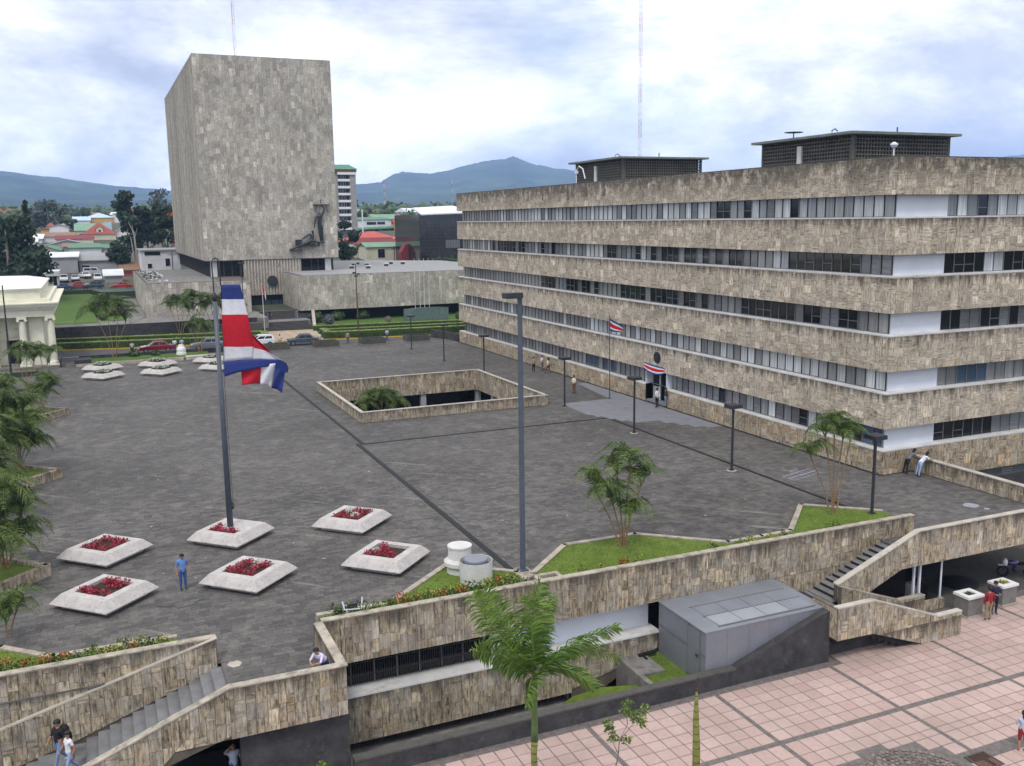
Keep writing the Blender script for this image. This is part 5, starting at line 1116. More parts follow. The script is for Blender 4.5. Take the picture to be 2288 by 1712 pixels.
# bronze relief (two skinned figures built below)
# ------------------------------------------------------------ people and figures
def skinfig(name, V, E, Rr, lab, mats, sub=1):
    me = bpy.data.meshes.new(name+'_skel'); me.from_pydata([tuple(v) for v in V], E, [])
    o = bpy.data.objects.new(name+'_skel', me); COL.objects.link(o)
    md = o.modifiers.new('s', 'SKIN'); md.use_smooth_shade = True
    for i, sv in enumerate(me.skin_vertices[0].data): sv.radius = (Rr[i], Rr[i]); sv.use_root = (i == 0)
    ms = o.modifiers.new('d', 'SUBSURF'); ms.levels = sub
    dg = bpy.context.evaluated_depsgraph_get(); ev = o.evaluated_get(dg); nm = bpy.data.meshes.new_from_object(ev)
    bpy.data.objects.remove(o); bpy.data.meshes.remove(me); nm.name = name
    nm.materials.clear()
    for m in mats: nm.materials.append(M[m] if isinstance(m, str) else m)
    VV = [Vector(v) for v in V]
    for p in nm.polygons:
        c = p.center; best = None
        for (a, b), l in zip(E, lab):
            A_, B_ = VV[a], VV[b]; d = B_-A_; t = max(0, min(1, (c-A_).dot(d)/max(d.length_squared, 1e-9))); q = (A_+d*t-c).length
            if best is None or q < best[0]: best = (q, l)
        p.material_index = best[1] if not callable(best[1]) else 0; p.use_smooth = True
    return nm
HAND = {}
def hand_mesh(skin):
    if 'h' not in HAND:
        mb = MB(); mb.box(-0.035, -0.015, -0.09, 0.035, 0.015, 0)
        for k, l in enumerate((0.065, 0.08, 0.075, 0.055)): mb.tube([(-0.027+k*0.018, 0, -0.085), (-0.027+k*0.018, -0.012, -0.09-l*0.5), (-0.027+k*0.018, -0.03, -0.09-l)], [0.009, 0.008, 0.006], 5)
        mb.tube([(-0.03, 0, -0.03), (-0.055, -0.015, -0.06), (-0.06, -0.03, -0.085)], [0.011, 0.009, 0.007], 5)
        HAND['h'] = mb.data('hand', 'skin')
    return HAND['h']
POSES = {
 'stand': dict(),
 'walk': dict(la=(0.11, -0.30, 0.09), ra=(-0.10, 0.34, 0.16), lk=(0.11, -0.16, 0.50), rk=(-0.10, 0.08, 0.49), le=(0.25, 0.10, 1.12), lw=(0.25, 0.0, 0.90), re=(-0.25, -0.10, 1.12), rw=(-0.25, -0.24, 0.94)),
 'lean': dict(pel=(0, 0.28, 0.93), ch=(0, 0.0, 1.18), nk=(0, -0.12, 1.32), hd=(0, -0.20, 1.45), la=(0.12, 0.46, 0.09), ra=(-0.12, 0.40, 0.09), lk=(0.11, 0.36, 0.50), rk=(-0.11, 0.33, 0.5), le=(0.24, -0.26, 1.06), lw=(0.08, -0.46, 1.06), re=(-0.24, -0.26, 1.06), rw=(-0.08, -0.44, 1.08)),
 'back': dict(le=(0.27, 0.10, 1.14), lw=(0.05, 0.15, 0.96), re=(-0.27, 0.10, 1.14), rw=(-0.05, 0.15, 0.96)),
 'armup': dict(re=(-0.34, -0.12, 1.50), rw=(-0.14, -0.14, 1.66)),
 'hold': dict(le=(0.24, -0.06, 1.13), lw=(0.10, -0.26, 1.16), re=(-0.24, -0.04, 1.13), rw=(-0.12, -0.26, 1.14)),
 'look': dict(hd=(0, -0.09, 1.60), nk=(0, -0.02, 1.49)),
 'ride': dict(pel=(0, 0.1, 0.80), ch=(0, -0.05, 1.10), nk=(0, -0.14, 1.3), hd=(0, -0.2, 1.44), lk=(0.2, -0.32, 0.72), rk=(-0.2, -0.32, 0.72), la=(0.18, -0.1, 0.32), ra=(-0.18, -0.1, 0.32), le=(0.28, -0.25, 1.05), lw=(0.30, -0.52, 1.0), re=(-0.28, -0.25, 1.05), rw=(-0.30, -0.52, 1.0)),
}
def person(x, y, z, rz, pose, shirt, legs, label, h=1.7, hair='hair', shoes='shoe', sleeve='short', woman=False, group=None, skirt=False):
    P = dict(pel=(0, 0, 0.94), ch=(0, 0.0, 1.24), nk=(0, 0, 1.46), hd=(0, -0.02, 1.60), lk=(0.10, -0.02, 0.50), la=(0.11, 0.02, 0.09), rk=(-0.10, -0.02, 0.50), ra=(-0.11, 0.02, 0.09),
             le=(0.25, 0.03, 1.15), lw=(0.26, -0.05, 0.90), re=(-0.25, 0.03, 1.15), rw=(-0.26, -0.05, 0.90)); P.update(POSES[pose])
    S = h/1.7*1.0; g = {k: Vector(v) for k, v in P.items()}; sw = 0.165 if woman else 0.185
    ch, nk, pel = g['ch'], g['nk'], g['pel']; spine = (nk-pel).normalized(); sh = nk-spine*0.08
    V = [pel, pel+(ch-pel)*0.5, ch, nk-spine*0.07, nk, nk+(g['hd']-nk)*0.45, g['hd']+Vector((0, 0, 0.0)), g['hd']+(g['hd']-nk).normalized()*0.09]
    R_ = [0.155, 0.135 if woman else 0.15, 0.165, 0.12, 0.058, 0.06, 0.100, 0.078]
    E = [(0, 1), (1, 2), (2, 3), (3, 4), (4, 5), (5, 6), (6, 7)]; L = [1, 1, 1, 1, 0, 0, 0]
    def add(v, r, par, l): V.append(Vector(v)); R_.append(r); E.append((par, len(V)-1)); L.append(l); return len(V)-1
    for s, k in ((1, 'l'), (-1, 'r')):
        i = add(pel+Vector((0.10*s, 0, -0.06)), 0.115, 0, 2); kk = g[k+'k']; an = g[k+'a']
        i = add((V[i]+kk)/2, 0.088, i, 2); i = add(kk, 0.066 if not skirt else 0.06, i, 2); i = add((kk+an)/2+Vector((0, 0.015, 0)), 0.058, i, 2 if not skirt else 0); i = add(an+Vector((0, 0, 0.02)), 0.048, i, 2 if not skirt else 0)
        i = add(an+Vector((0, -0.13, -0.045)), 0.036, i, 3)
        i = add(sh+Vector((sw*s, 0, 0)), 0.068, 3, 1); el = g[k+'e']; wr = g[k+'w']
        i = add((V[i]+el)/2, 0.056, i, 1); i = add(el, 0.046, i, 1 if sleeve != 'none' else 0); i = add((el+wr)/2, 0.040, i, 1 if sleeve == 'long' else 0); i = add(wr, 0.028, i, 1 if sleeve == 'long' else 0)
    t = thing('person', label, 'person', (x, y, z), group, rz); t.scale = (S, S, S)
    nm = skinfig('person_body', V, E, R_, L, ['skin', CL[shirt], CL[legs], CL[shoes] if shoes in CL else 'shoe'])
    link('body', nm, t, True)
    hd = g['hd']; mb = MB()
    bm = MB(); bm.ball((hd.x, hd.y+0.018, hd.z+0.045), 0.118, 2, 0.05, sq=(0.95, 1.08, 1.0))
    bm.f, keep = [f for f in bm.f], None
    q = MB(); 
    for f in bm.f:
        c = sum((Vector(bm.v[i]) for i in f), Vector())/len(f)-Vector((hd.x, hd.y, hd.z))
        if c.z > 0.03 or (c.y > 0.02 and c.z > (-0.20 if woman else -0.05)): q.face([bm.v[i] for i in f])
    if woman: q.tube([(hd.x, hd.y+0.07, hd.z+0.02), (hd.x, hd.y+0.10, hd.z-0.12), (hd.x, hd.y+0.10, hd.z-0.25)], [0.09, 0.08, 0.04], 8)
    part('hair', q, 'hair', t, True, True)
    q = MB(); q.ball((hd.x, hd.y-0.105, hd.z-0.01), 0.016, 1, sq=(0.8, 1.2, 1.4)); 
    for s in (-1, 1): q.ball((hd.x+0.1*s, hd.y+0.01, hd.z-0.005), 0.024, 1, sq=(0.5, 0.8, 1.3)); q.ball((hd.x+0.035*s, hd.y-0.092, hd.z+0.02), 0.010, 1, mi=1)
    q.box(hd.x-0.025, hd.y-0.10, hd.z-0.055, hd.x+0.025, hd.y-0.088, hd.z-0.045, mi=2)
    part('face', q, ['skin', 'hair', CL['brown']], t, True)
    for k in 'lr':
        o = link('hand', hand_mesh('skin'), t, True); d = (g[k+'w']-g[k+'e']).normalized(); o.location = g[k+'w']+d*0.0; o.rotation_euler = (-d).to_track_quat('Z', 'Y').to_euler()
    return t
PI = math.pi
person(2.55, 43.57, 0.0, 0.25, 'look', 'blue', 'darkjean', 'man in blue short-sleeved shirt and jeans standing between the front white planters', 1.72)
person(6.25, 31.95, 0.0, -0.85, 'lean', 'lilac', 'darkjean', 'man in a pale lilac shirt leaning on the parapet corner', 1.62)
person(44.09, 69.63, 0.02, PI+0.3, 'back', 'white', 'black', 'man in white shirt with hands behind his back at the office entrance', 1.72, sleeve='long')
person(44.85, 69.45, 0.02, 0.9, 'hold', 'olive', 'jean', 'person in dark top and blue jeans leaning at the entrance side wall', 1.70, sleeve='long')
person(40.9, 79.2, 0.0, -1.3, 'hold', 'cream', 'brown', 'man in cream shirt walking near the flagpole on the pale patch', 1.72, sleeve='long')
person(42.9, 92.66, 0.0, 0.1, 'stand', 'tan', 'black', 'woman in brown top standing alone by the office wall', 1.66, woman=True)
person(44.1, 93.0, 0.0, 0.6, 'hold', 'white', 'grey', 'man in white shirt in the pair by the office wall', 1.7)
person(43.85, 90.95, 0.0, -2.6, 'walk', 'cream', 'brown', 'person in cream top walking closest in the group by the office wall', 1.7, sleeve='long', woman=True)
person(46.95, 43.95, 0.0, 1.35, 'lean', 'grey', 'black', 'person in grey top and black trousers leaning on the walkway wall', 1.75, woman=True)
person(47.1, 43.05, 0.0, 1.3, 'lean', 'white', 'palejean', 'woman in white top and pale jeans leaning on the walkway wall', 1.72, woman=True, sleeve='none')
person(38.95, 31.14, T, 2.9, 'stand', 'red', 'khaki', 'man in dark red sweater and khaki trousers seen from behind on the pink tiles', 1.72, sleeve='long')
person(39.85, 31.55, T, -0.4, 'hold', 'navy', 'navy', 'man in dark navy suit facing the man in red', 1.72, sleeve='long')
person(-2.45, 34.25, -2.2, 0.6-PI/2, 'walk', 'black', 'jean', 'man in black top and jeans on the left stair landing', 1.72, shoes='whiteshoe')
person(-2.1, 33.45, -2.2, 0.4-PI/2, 'walk', 'white', 'palejean', 'woman in white sleeveless top and pale flared jeans on the left stair', 1.64, woman=True, sleeve='none', shoes='whiteshoe')
person(3.12, 32.35, T, 0.2, 'armup', 'light', 'darkjean', 'person in pale blue shirt raising an arm in the dark passage at bottom left', 1.70)
person(30.2, 22.3, T, 2.6, 'hold', 'light', 'red', 'person in pale top and dark red skirt cut by the right picture edge', 1.62, woman=True, skirt=True)
bg_people = [(8.8, 130.4, 0, PI, 'stand', 'white', 'darkjean', 'person in white shirt at the kerb behind the maroon car'), (9.7, 130.6, 0, PI, 'stand', 'light', 'grey', 'person in light shirt standing close beside the grey sedan'),
 (3.6, 130.0, 0, 0, 'stand', 'white', 'black', 'person in white top left of the maroon car'), (21.98, 128.2, 0, 0, 'stand', 'cream', 'tan', 'person in cream top behind the leftmost grey box planter'), (27.2, 127.6, 0, 0.5, 'stand', 'white', 'pink', 'person in white top at the tail of the dark green car'),
 (36.5, 127.2, 0, 0, 'hold', 'light', 'darkjean', 'person in pale blue shirt behind the third grey box planter'), (30.9, 127.0, 0, 0.2, 'stand', 'tan', 'darkjean', 'person with bare legs standing between two grey box planters'),
 (25.1, 154.5, 0.97, 0, 'walk', 'navy', 'navy', 'person in dark suit on the left of the court stairs'), (29.3, 154.0, 0.97, PI, 'walk', 'grey', 'jean', 'person in grey top and jeans climbing the court stairs'),
 (14.5, 158.6, 2.05, 1.4, 'walk', 'white', 'grey', 'person in white shirt walking along the left court wing'), (17.1, 158.8, 2.05, 1.4, 'walk', 'black', 'black', 'person in black carrying a light bag beside the court wing')]
for a_ in bg_people: person(a_[0], a_[1], a_[2], a_[3], a_[4], a_[5], a_[6], a_[7], 1.68)
# backpack on the man on the stair
mb = MB(); mb.ball((-2.25, 34.3, -0.92), 0.2, 2, 0.1, sq=(0.9, 0.8, 1.3)); single('backpack', mb, CL['black'], 'black backpack worn by the man in black on the stair', 'backpack')
# relief
def rp(a, b, y=172.3): return Vector((32.1+(a-280)*0.0086, y, 11.5+(1270-b)*0.00792))
st = thing('wall_relief', 'bronze relief of a standing figure raising scales beside a reclining figure on the tower', 'sculpture', (38, 172.4, 11))
def relief(name, segs):
    V = []; Rr = []; E = []; idx = {}
    for (par, key, a, b, r, y) in segs:
        idx[key] = len(V); V.append(rp(a, b, 172.35-y)); Rr.append(r*0.78)
        if par: E.append((idx[par], idx[key]))
    nm = skinfig(name, V, E, Rr, [0]*len(E), ['bronze']); link(name, nm, st, False)
relief('standing_figure', [(None, 'hip', 950, 720, 0.52, 0), ('hip', 'waist', 940, 630, 0.44, 0), ('waist', 'chest', 945, 550, 0.5, .05), ('chest', 'sh', 945, 500, 0.46, 0), ('sh', 'neck', 932, 465, 0.2, 0), ('neck', 'head', 928, 435, 0.28, .1),
   ('sh', 'ls', 1000, 480, 0.24, .1), ('ls', 'le', 1045, 370, 0.2, .2), ('le', 'lh', 985, 245, 0.14, .2), ('sh', 'rs', 875, 530, 0.24, .1), ('rs', 're', 838, 620, 0.2, .2), ('re', 'rh', 815, 790, 0.14, .2),
   ('hip', 'k1', 930, 900, 0.34, .1), ('k1', 'f1', 945, 1080, 0.2, 0), ('hip', 'k2', 975, 900, 0.34, 0), ('k2', 'f2', 985, 1080, 0.2, 0)])
relief('reclining_figure', [(None, 'hip', 720, 1080, 0.5, .1), ('hip', 'chest', 780, 970, 0.48, .1), ('chest', 'neck', 785, 890, 0.25, .1), ('neck', 'head', 768, 830, 0.33, .2), ('chest', 's', 710, 910, 0.24, .2), ('s', 'e', 620, 975, 0.2, .2), ('e', 'h', 545, 1030, 0.14, .2),
   ('hip', 'k', 560, 1140, 0.3, .2), ('k', 'f', 300, 1255, 0.2, .1), ('hip', 'k2', 860, 1085, 0.3, .2), ('k2', 'f2', 700, 1160, 0.25, .2)])
mb = MB()
for (a, b, c, d) in ((870, 1090, 1020, 1112), (545, 1165, 905, 1190), (890, 1110, 910, 1180), (290, 1255, 550, 1278), (815, 254, 1145, 268), (420, 1035, 545, 1160)):
    p, q = rp(a, d), rp(c, b); mb.box(p.x, 172.0, p.z, q.x, 172.76, q.z)
mb.tube([rp(890, 270), rp(850, 435)], 0.06, 6); mb.tube([rp(1070, 280), rp(1125, 435)], 0.06, 6); mb.tube([rp(978, 240), rp(975, 145)], 0.07, 6)
part('base_and_scales', mb, 'bronze', st)

# ------------------------------------------------------------ street, garden, hedges
mb = MB(); mb.box(-60, 127.25, -0.5, 100, 162.45, -0.03, skip='b'); ground('garden_ground', mb, 'fargrass')
mb = MB(); kx = [(-60, 146), (-5.3, 139.0), (2.5, 136.9), (30.8, 132.3), (44, 130.0), (100, 124)]
mb.prism([(-60, 127.3, -0.2), (100, 127.3, -0.2)]+[(x, max(y-0.3, 127.4), -0.2) for x, y in kx[::-1][1:]], (0, 0, 0.19)); ground('street', mb, 'asphalt')
kb = thing('street_kerb', 'yellow painted kerb along the far side of the street', 'kerb', (10, 135, 0)); 
for a, b in zip(kx[:-1], kx[1:-1]):
    d = Vector((b[0]-a[0], b[1]-a[1], 0)); n = Vector((-d.y, d.x, 0)).normalized()*0.3
    mb = MB(); mb.prism([(a[0], a[1]-0.3, -0.1), (b[0], b[1]-0.3, -0.1), (b[0]+n.x, b[1]-0.3+n.y, -0.1), (a[0]+n.x, a[1]-0.3+n.y, -0.1)], (0, 0, 0.24)); part('kerb_stone', mb, 'yellow', kb)
mb = MB(); mb.box(-40, 131.35, -0.012, 0, 131.5, -0.004); ground('road_marking', mb, 'w_white')
mb = MB(); mb.prism([(21.5, 134.0, -0.03), (29.0, 133.2, -0.03), (30.6, 147, -0.03), (22.6, 147.6, -0.03)], (0, 0, 0.05)); ground('court_path', mb, 'path')
mb = MB()
for k in range(5): x = 22.3+k*1.55; mb.box(x, 134.2, 0.02, x+0.06, 147, 0.03)
for k in range(4): mb.box(21.8, 135.5+k*3.3, 0.02, 30, 135.58+k*3.3, 0.03)
ground('path_joint', mb, 'r_brown')
def hedge(pts, h, w_, label, top=True):
    t = thing('hedge', label, 'hedge', (pts[0][0], pts[0][1], 0)); 
    for a, b in zip(pts, pts[1:]):
        A_, B_ = Vector((*a, 0)), Vector((*b, 0)); d = (B_-A_); Ln = d.length; d.normalize(); n = Vector((-d.y, d.x, 0))*w_/2
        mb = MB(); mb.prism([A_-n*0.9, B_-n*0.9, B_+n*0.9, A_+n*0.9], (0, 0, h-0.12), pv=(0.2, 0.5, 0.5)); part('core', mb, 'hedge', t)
        mb = MB(); mt = MB()
        for _ in range(int(Ln*46)):
            s = random.random()*Ln; o_ = random.uniform(-1, 1); z = random.random()*h; q = A_+d*s+n*(o_ if z > h*0.8 else math.copysign(1, o_)); k = random.uniform(0.08, 0.16)
            tgt = mt if z > h*0.78 else mb; leafcluster(tgt, (q.x, q.y, z if z < h*0.78 else h*random.uniform(0.9, 1.03)), (0.08, 0.08, 0.05), 1, k*1.8)
        part('foliage', mb, 'hedge', t, kind='stuff'); part('top_leaves', mt, 'hedgetop', t, kind='stuff')
        mb = MB(); mb.prism([A_-n*0.85+Vector((0, 0, h-0.12)), B_-n*0.85+Vector((0, 0, h-0.12)), B_+n*0.85+Vector((0, 0, h-0.12)), A_+n*0.85+Vector((0, 0, h-0.12))], (0, 0, 0.1), pv=(0.4, 0.5, 0.5)); part('top', mb, 'hedgetop', t)
hedge([(-6, 140.2), (21.3, 135.6)], 0.95, 0.9, 'front clipped hedge along the street left of the court path')
hedge([(-6, 145.6), (21.8, 140.6)], 0.95, 0.9, 'second clipped hedge row left of the court path')
hedge([(21.3, 135.6), (21.8, 140.6)], 0.95, 1.1, 'short hedge edging the left side of the court path')
hedge([(29.9, 134.3), (53, 131.6)], 1.0, 1.0, 'front clipped hedge along the street right of the court path')
hedge([(30.4, 138.9), (53, 136.4)], 0.9, 0.8, 'middle clipped hedge row in the right garden')
hedge([(30.0, 145.2), (54, 141.6)], 0.8, 0.8, 'rear clipped hedge row in front of the round topiaries')
hedge([(29.9, 134.3), (30.2, 139.4)], 1.0, 1.1, 'hedge return at the corner of the right garden')
mb = MB(); mb.box(-60, 148.4, -0.3, 22.2, 149.0, 2.15); single('garden_wall', mb, 'dark_stone', 'dark stone retaining wall behind the left clump palms', 'wall')
mb = MB(); mb.box(-60, 149.0, -0.3, 24, 163, 2.02, skip='b'); mb.box(24, 161, 1.0, 34, 175, 1.8, skip='b'); ground('court_terrace', mb, 'concrete')
def tzp(x, y, d=0.06): return (x, y, max(tz(y), 2.02)+d)
mb = MB(); mb.face([tzp(-12, 155), tzp(-0.3, 153.5), tzp(0.6, 185), tzp(0.9, 200), tzp(-1.0, 212), tzp(-12, 212)][:6]); mb.v = [(a, b, c) for a, b, c in mb.v]
L_ = [(-30, 155, -0.3), (-0.2, 154, 0.2), (0.9, 200, 1), (-1.5, 211, 0)]
mb = MB(); mb.mesh([tzp(-30, 155), tzp(-0.2, 154), tzp(0.9, 200, .1), tzp(-30, 200, .1), tzp(-1.0, 212, .1), tzp(-30, 212, .1)], [(0, 1, 2, 3), (3, 2, 4, 5)]); ground('far_lawn', mb, 'fargrass')
mb = MB(); mb.mesh([tzp(4.0, 150), tzp(6.9, 160), tzp(6.9, 200, .1), tzp(4.1, 200, .1)], [(0, 1, 2, 3)]); ground('side_path', mb, 'concrete')
mb = MB(); mb.mesh([tzp(0.2, 156, .05), tzp(3.9, 156, .05), tzp(3.9, 202, .08), tzp(1.1, 202, .08)], [(0, 1, 2, 3)]); ground('flower_strip', mb, 'fargrass')
def bush(x, y, z, r, mats, label, n=260, s=0.28, sq=0.8, group=None, core=True):
    t = thing('bush', label, 'bush', (x, y, z), group); 
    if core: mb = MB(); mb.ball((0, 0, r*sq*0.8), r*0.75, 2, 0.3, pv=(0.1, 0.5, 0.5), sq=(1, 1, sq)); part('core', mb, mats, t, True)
    mb = MB(); leafcluster(mb, (0, 0, r*sq*0.85), (r, r, r*sq), n, s); part('foliage', mb, mats, t, True); return t
bush(33.5, 149.6, 0.15, 1.0, 'topiary', 'grey-purple round topiary shrub in the right court garden', 420, 0.26, 1.05)
bush(42.85, 148.4, 0.3, 0.58, 'bark', 'small brown ball shrub in the middle of the right court garden', 300, 0.16, 1.0)
for (x, y, r, l) in ((33.0, 157.0, 1.5, 'dark shrub at the foot of the court stairs parapet'), (37.0, 158.5, 1.3, 'dark shrub mass in the shade under the right court wing'), (41.5, 159, 1.2, 'low dark shrub under the middle of the court wing'), (56.0, 150, 1.0, 'shrub at the right end of the court garden near the office')): bush(x, y, 0, r, 'leaf', l, 320, 0.3, 0.7)
for (x, y, r, l, m) in ((3.7, 126.6, 0.75, 'round green bush behind the left white planters', 'leaf'), (6.2, 126.3, 0.6, 'low bush between the left and middle white planters', 'leaf'), (0.6, 158, 0.8, 'thin shrub at the near edge of the far lawn', 'leaf'), (2.2, 165, 1.1, 'reddish shrub on the strip beside the side path', 'redleaf'), (2.4, 178, 1.3, 'dark shrub on the strip beside the side path', 'leaf'), (2.4, 190, 1.4, 'dark clipped shrub at the far end of the strip', 'leaf')):
    M.setdefault('redleaf', leafmat('red_leaf', (0.08, 0.03, 0.02), (0.16, 0.06, 0.04))); bush(x, y, 2.1 if y > 150 else 0.1, r, m, l, 240, 0.25, 0.7)
mb = MB(); mb.box(-12, 212, 2.2, 8, 213, 3.5); o = single('dark_hedge', mb, 'leaf_dark', 'dark clipped hedge closing the far lawn', 'hedge')
mb = MB(); mb.prism([(-1, 211.5, 2.0), (1.0, 202, 2.0), (7.0, 202, 2.0), (7.0, 211.5, 2.0)], (0, 0, 1.5)); single('dark_hedge', mb, 'leaf_dark', 'dark hedge block beside the left wing of the court', 'hedge')
mb = MB(); mb.prism([(46.65, 151.6, 0.0), (53.9, 150.2, 0.0), (53.9, 150.2, 2.0), (52.5, 150.4, 2.15), (49, 151.1, 2.12), (46.65, 151.6, 1.9)], (0, 0.5, 0)); single('stone_slab', mb, plain('green_slab', (0.12, 0.17, 0.155), 0.6, 0.3, 2), 'long green stone slab sculpture standing in front of the dark undercroft', 'sculpture')
mb = MB(); mb.prism([(43.2, 128.2, -0.02), (45.4, 122.6, -0.02), (45.4, 122.6, 0.9), (43.2, 128.2, 1.15)], (0.3, 0.1, 0)); single('ramp_wall', mb, 'dark_stone', 'dark low wall slanting from the street to the office corner', 'wall')
def greyplanter(x, y, label, plant):
    t = thing('grey_box_planter', label, 'planter', (x, y, 0), 'weathered concrete box planters at the back of the plaza')
    for a_ in ((-1.65, -1.05, 1.65, -0.9), (-1.65, 0.9, 1.65, 1.05), (-1.65, -0.9, -1.5, 0.9), (1.5, -0.9, 1.65, 0.9)):
        mb = MB(); mb.box(a_[0], a_[1], 0.12, a_[2], a_[3], 0.85); part('side', mb, 'dconcrete', t, True)
    mb = MB(); mb.box(-1.7, -1.1, -0.02, 1.7, 1.1, 0.12); part('plinth', mb, 'concrete', t, True)
    mb = MB(); mb.box(-1.5, -0.9, 0.4, 1.5, 0.9, 0.62); part('soil', mb, 'soil', t, True)
    mb = MB(); leafcluster(mb, (0, 0, 0.72), (1.3, 0.7, 0.12), 90, 0.16); part('plants', mb, plant, t, True)
for x, l, p_ in ((20.9, 'leftmost weathered box planter, close behind the flag', 'leaf'), (27.4, 'second weathered box planter from the left, green plants', 'leaf'), (33.8, 'third weathered box planter with weeds, a person behind it', 'leaf'), (40.1, 'rightmost weathered box planter with dark red plants', 'redleaf')): greyplanter(x, 125.15, l, p_)
mb = MB(); mb.box(-2.9, 121.6, -0.02, 9.2, 121.9, 0.35); mb.box(-2.9, 121.9, -0.02, -2.6, 127, 0.35); bb = single('bed_edge', mb, 'coping', 'low stone edge of the rear planting bed behind the white planters', 'kerb')
mb = MB(); mb.box(-2.6, 121.9, 0.0, 12.5, 127.2, 0.2); ground('rear_bed', mb, 'fargrass')
mb = MB(); mb.box(-3.0, 121.6, 0.35, -1.2, 124.0, 0.8); mb.box(-2.6, 127.25, 0, 18, 127.5, 0.55); single('low_wall', mb, 'dark_stone', 'dark low wall between the rear bed and the street', 'wall')
mb = MB(); mb.lathe([(0.62, 0), (0.62, 0.35), (0.55, 0.4), (0.58, 0.75), (0.5, 1.0), (0.35, 1.1), (0.3, 1.35), (0, 1.4)], (9.2, 125.4, 0.1), 16); single('white_pedestal', mb, 'rim', 'stepped white cylindrical pedestal in the rear planting bed', 'pedestal')
mb = MB(); mb.box(9.4, 121.4, 0, 12.6, 122.6, 0.4); single('stone_bench', mb, 'cap', 'pale stone bench block beside the white pedestal', 'bench')

# cream classical building on the left
cb_ = thing('classical_building', 'cream neoclassical building with columns and heavy cornice at the left edge', 'building', (-12, 130, 0))
mb = MB(); mb.box(-40, 126.2, 0, -6.3, 150, 6.0); part('wall', mb, 'cream_stone', cb_)
mb = MB(); mb.box(-7.6, 124.8, 0, -6.1, 126.2, 6.0); mb.box(-12.6, 124.8, 0, -11.0, 126.2, 6.0); part('pier', mb, 'cream_stone', cb_)
for x in (-5.25, -8.25, -13.9):
    mb = MB(); mb.lathe([(0.52, 0.3), (0.52, 0.55), (0.46, 0.62), (0.42, 0.75), (0.42, 2.5), (0.36, 5.45), (0.42, 5.5)], (x, 124.2, 0), 20); cl_ = part('column', mb, 'cream_stone', cb_, smooth=False)
    mb = MB(); mb.box(x-0.5, 123.7, 5.7, x+0.5, 124.7, 5.95); 
    for s in (-1, 1): mb.tube([(x+s*0.4, 123.65, 5.58), (x+s*0.4, 124.75, 5.58)], 0.17, 10)
    part('capital', mb, 'cream_stone', cl_, local=True); mb = MB(); mb.box(x-0.65, 123.6, 0, x+0.65, 124.9, 0.3); part('base', mb, 'cream_stone', cl_, local=True)
mb = MB(); mb.box(-40, 123.8, 5.95, -4.85, 150, 6.85); part('architrave', mb, 'cream_stone', cb_)
mb = MB(); mb.box(-40, 123.5, 6.85, -4.6, 150, 7.15); mb.box(-40, 123.2, 7.15, -4.35, 150, 7.45); mb.box(-40, 123.0, 7.45, -4.2, 150, 7.6); part('cornice', mb, 'cream_stone', cb_)
mb = MB(); mb.box(-40, 124.0, 7.6, -5.1, 150, 8.0); mb.box(-40, 124.8, 8.0, -6.1, 149, 9.0); mb.box(-40, 124.6, 9.0, -5.9, 149.3, 9.2); part('attic', mb, 'cream_stone', cb_)
mb = MB(); mb.mesh([(-40, 124.5, 9.2), (-5.9, 124.5, 9.2), (-5.9, 149, 9.2), (-40, 149, 9.2), (-40, 128, 10.1), (-8.5, 128, 9.75), (-8.5, 146, 9.75), (-40, 146, 10.1)], [(0, 1, 5, 4), (1, 2, 6, 5), (4, 5, 6, 7)]); part('roof', mb, 'rim', cb_)
mb = MB(); mb.box(-10.2, 126.1, 0.3, -8.75, 126.22, 3.1); part('door', mb, 'black', cb_)
mb = MB(); mb.box(-10.6, 126.0, 3.1, -8.4, 126.2, 3.35); mb.box(-10.3, 126.05, 3.5, -8.7, 126.2, 4.3); part('door_cornice', mb, 'cream_stone', cb_)
mb = MB(); mb.box(-40, 123.4, -0.02, -4.4, 126.2, 0.14); part('step', mb, 'concrete', cb_)
mb = MB(); mb.box(-4.6, 122.3, 0, -4.45, 126, 1.0); single('iron_fence', mb, 'darkpole', 'short dark iron fence at the corner of the cream building', 'fence')
mb = MB(); mb.box(-20, 117.0, 0.0, -6.9, 119, 0.35); single('planting_strip', mb, 'grass', 'grass strip in front of the cream building', 'lawn')
mb = MB(); mb.box(-22, 116.7, 0.0, -6.7, 117, 0.5); mb.box(-6.9, 117, 0.0, -6.7, 119, 0.5); single('strip_edge', mb, 'dark_stone', 'dark edge wall of the grass strip at the cream building', 'kerb')
mb = MB(); mb.tube([(-8.62, 108, 0), (-8.6, 108, 10.6)], [0.12, 0.06], 8); single('flagpole', mb, 'darkpole', 'slim dark bare pole in front of the cream building', 'pole')
ms = thing('floodlight_mast', 'rusty slim mast with small floodlights in the right court garden', 'mast', (35.26, 138, 0))
mb = MB(); mb.tube([(35.26, 138, 0), (35.2, 138, 10.3)], [0.12, 0.06], 8); part('pole', mb, 'rustpole', ms)
for (a, b, c) in ((-.35, 10.2, .2), (.35, 10.35, .2), (-.3, 9.0, .2), (.35, 8.8, .2), (0, 8.5, .25)):
    mb = MB(); mb.box(35.2+a-c, 137.8, b-.12, 35.2+a+c, 138.0, b+.12); part('floodlight', mb, 'darkpole', ms)
mb = MB(); mb.tube([(35.22, 138, 7.0), (35.9, 138, 7.5), (36.8, 138, 7.6)], 0.04, 6); mb.box(36.6, 137.8, 7.5, 37.3, 138.2, 7.65); part('arm_lamp', mb, 'sill', ms)
pz = thing('flagpole', 'striped flag furled on a slim pole at the court stairs', 'flagpole', (22.4, 143, 0))
mb = MB(); mb.tube([(22.4, 143, 0), (22.35, 143, 7.6)], [0.06, 0.04], 8); part('pole', mb, 'sill', pz)
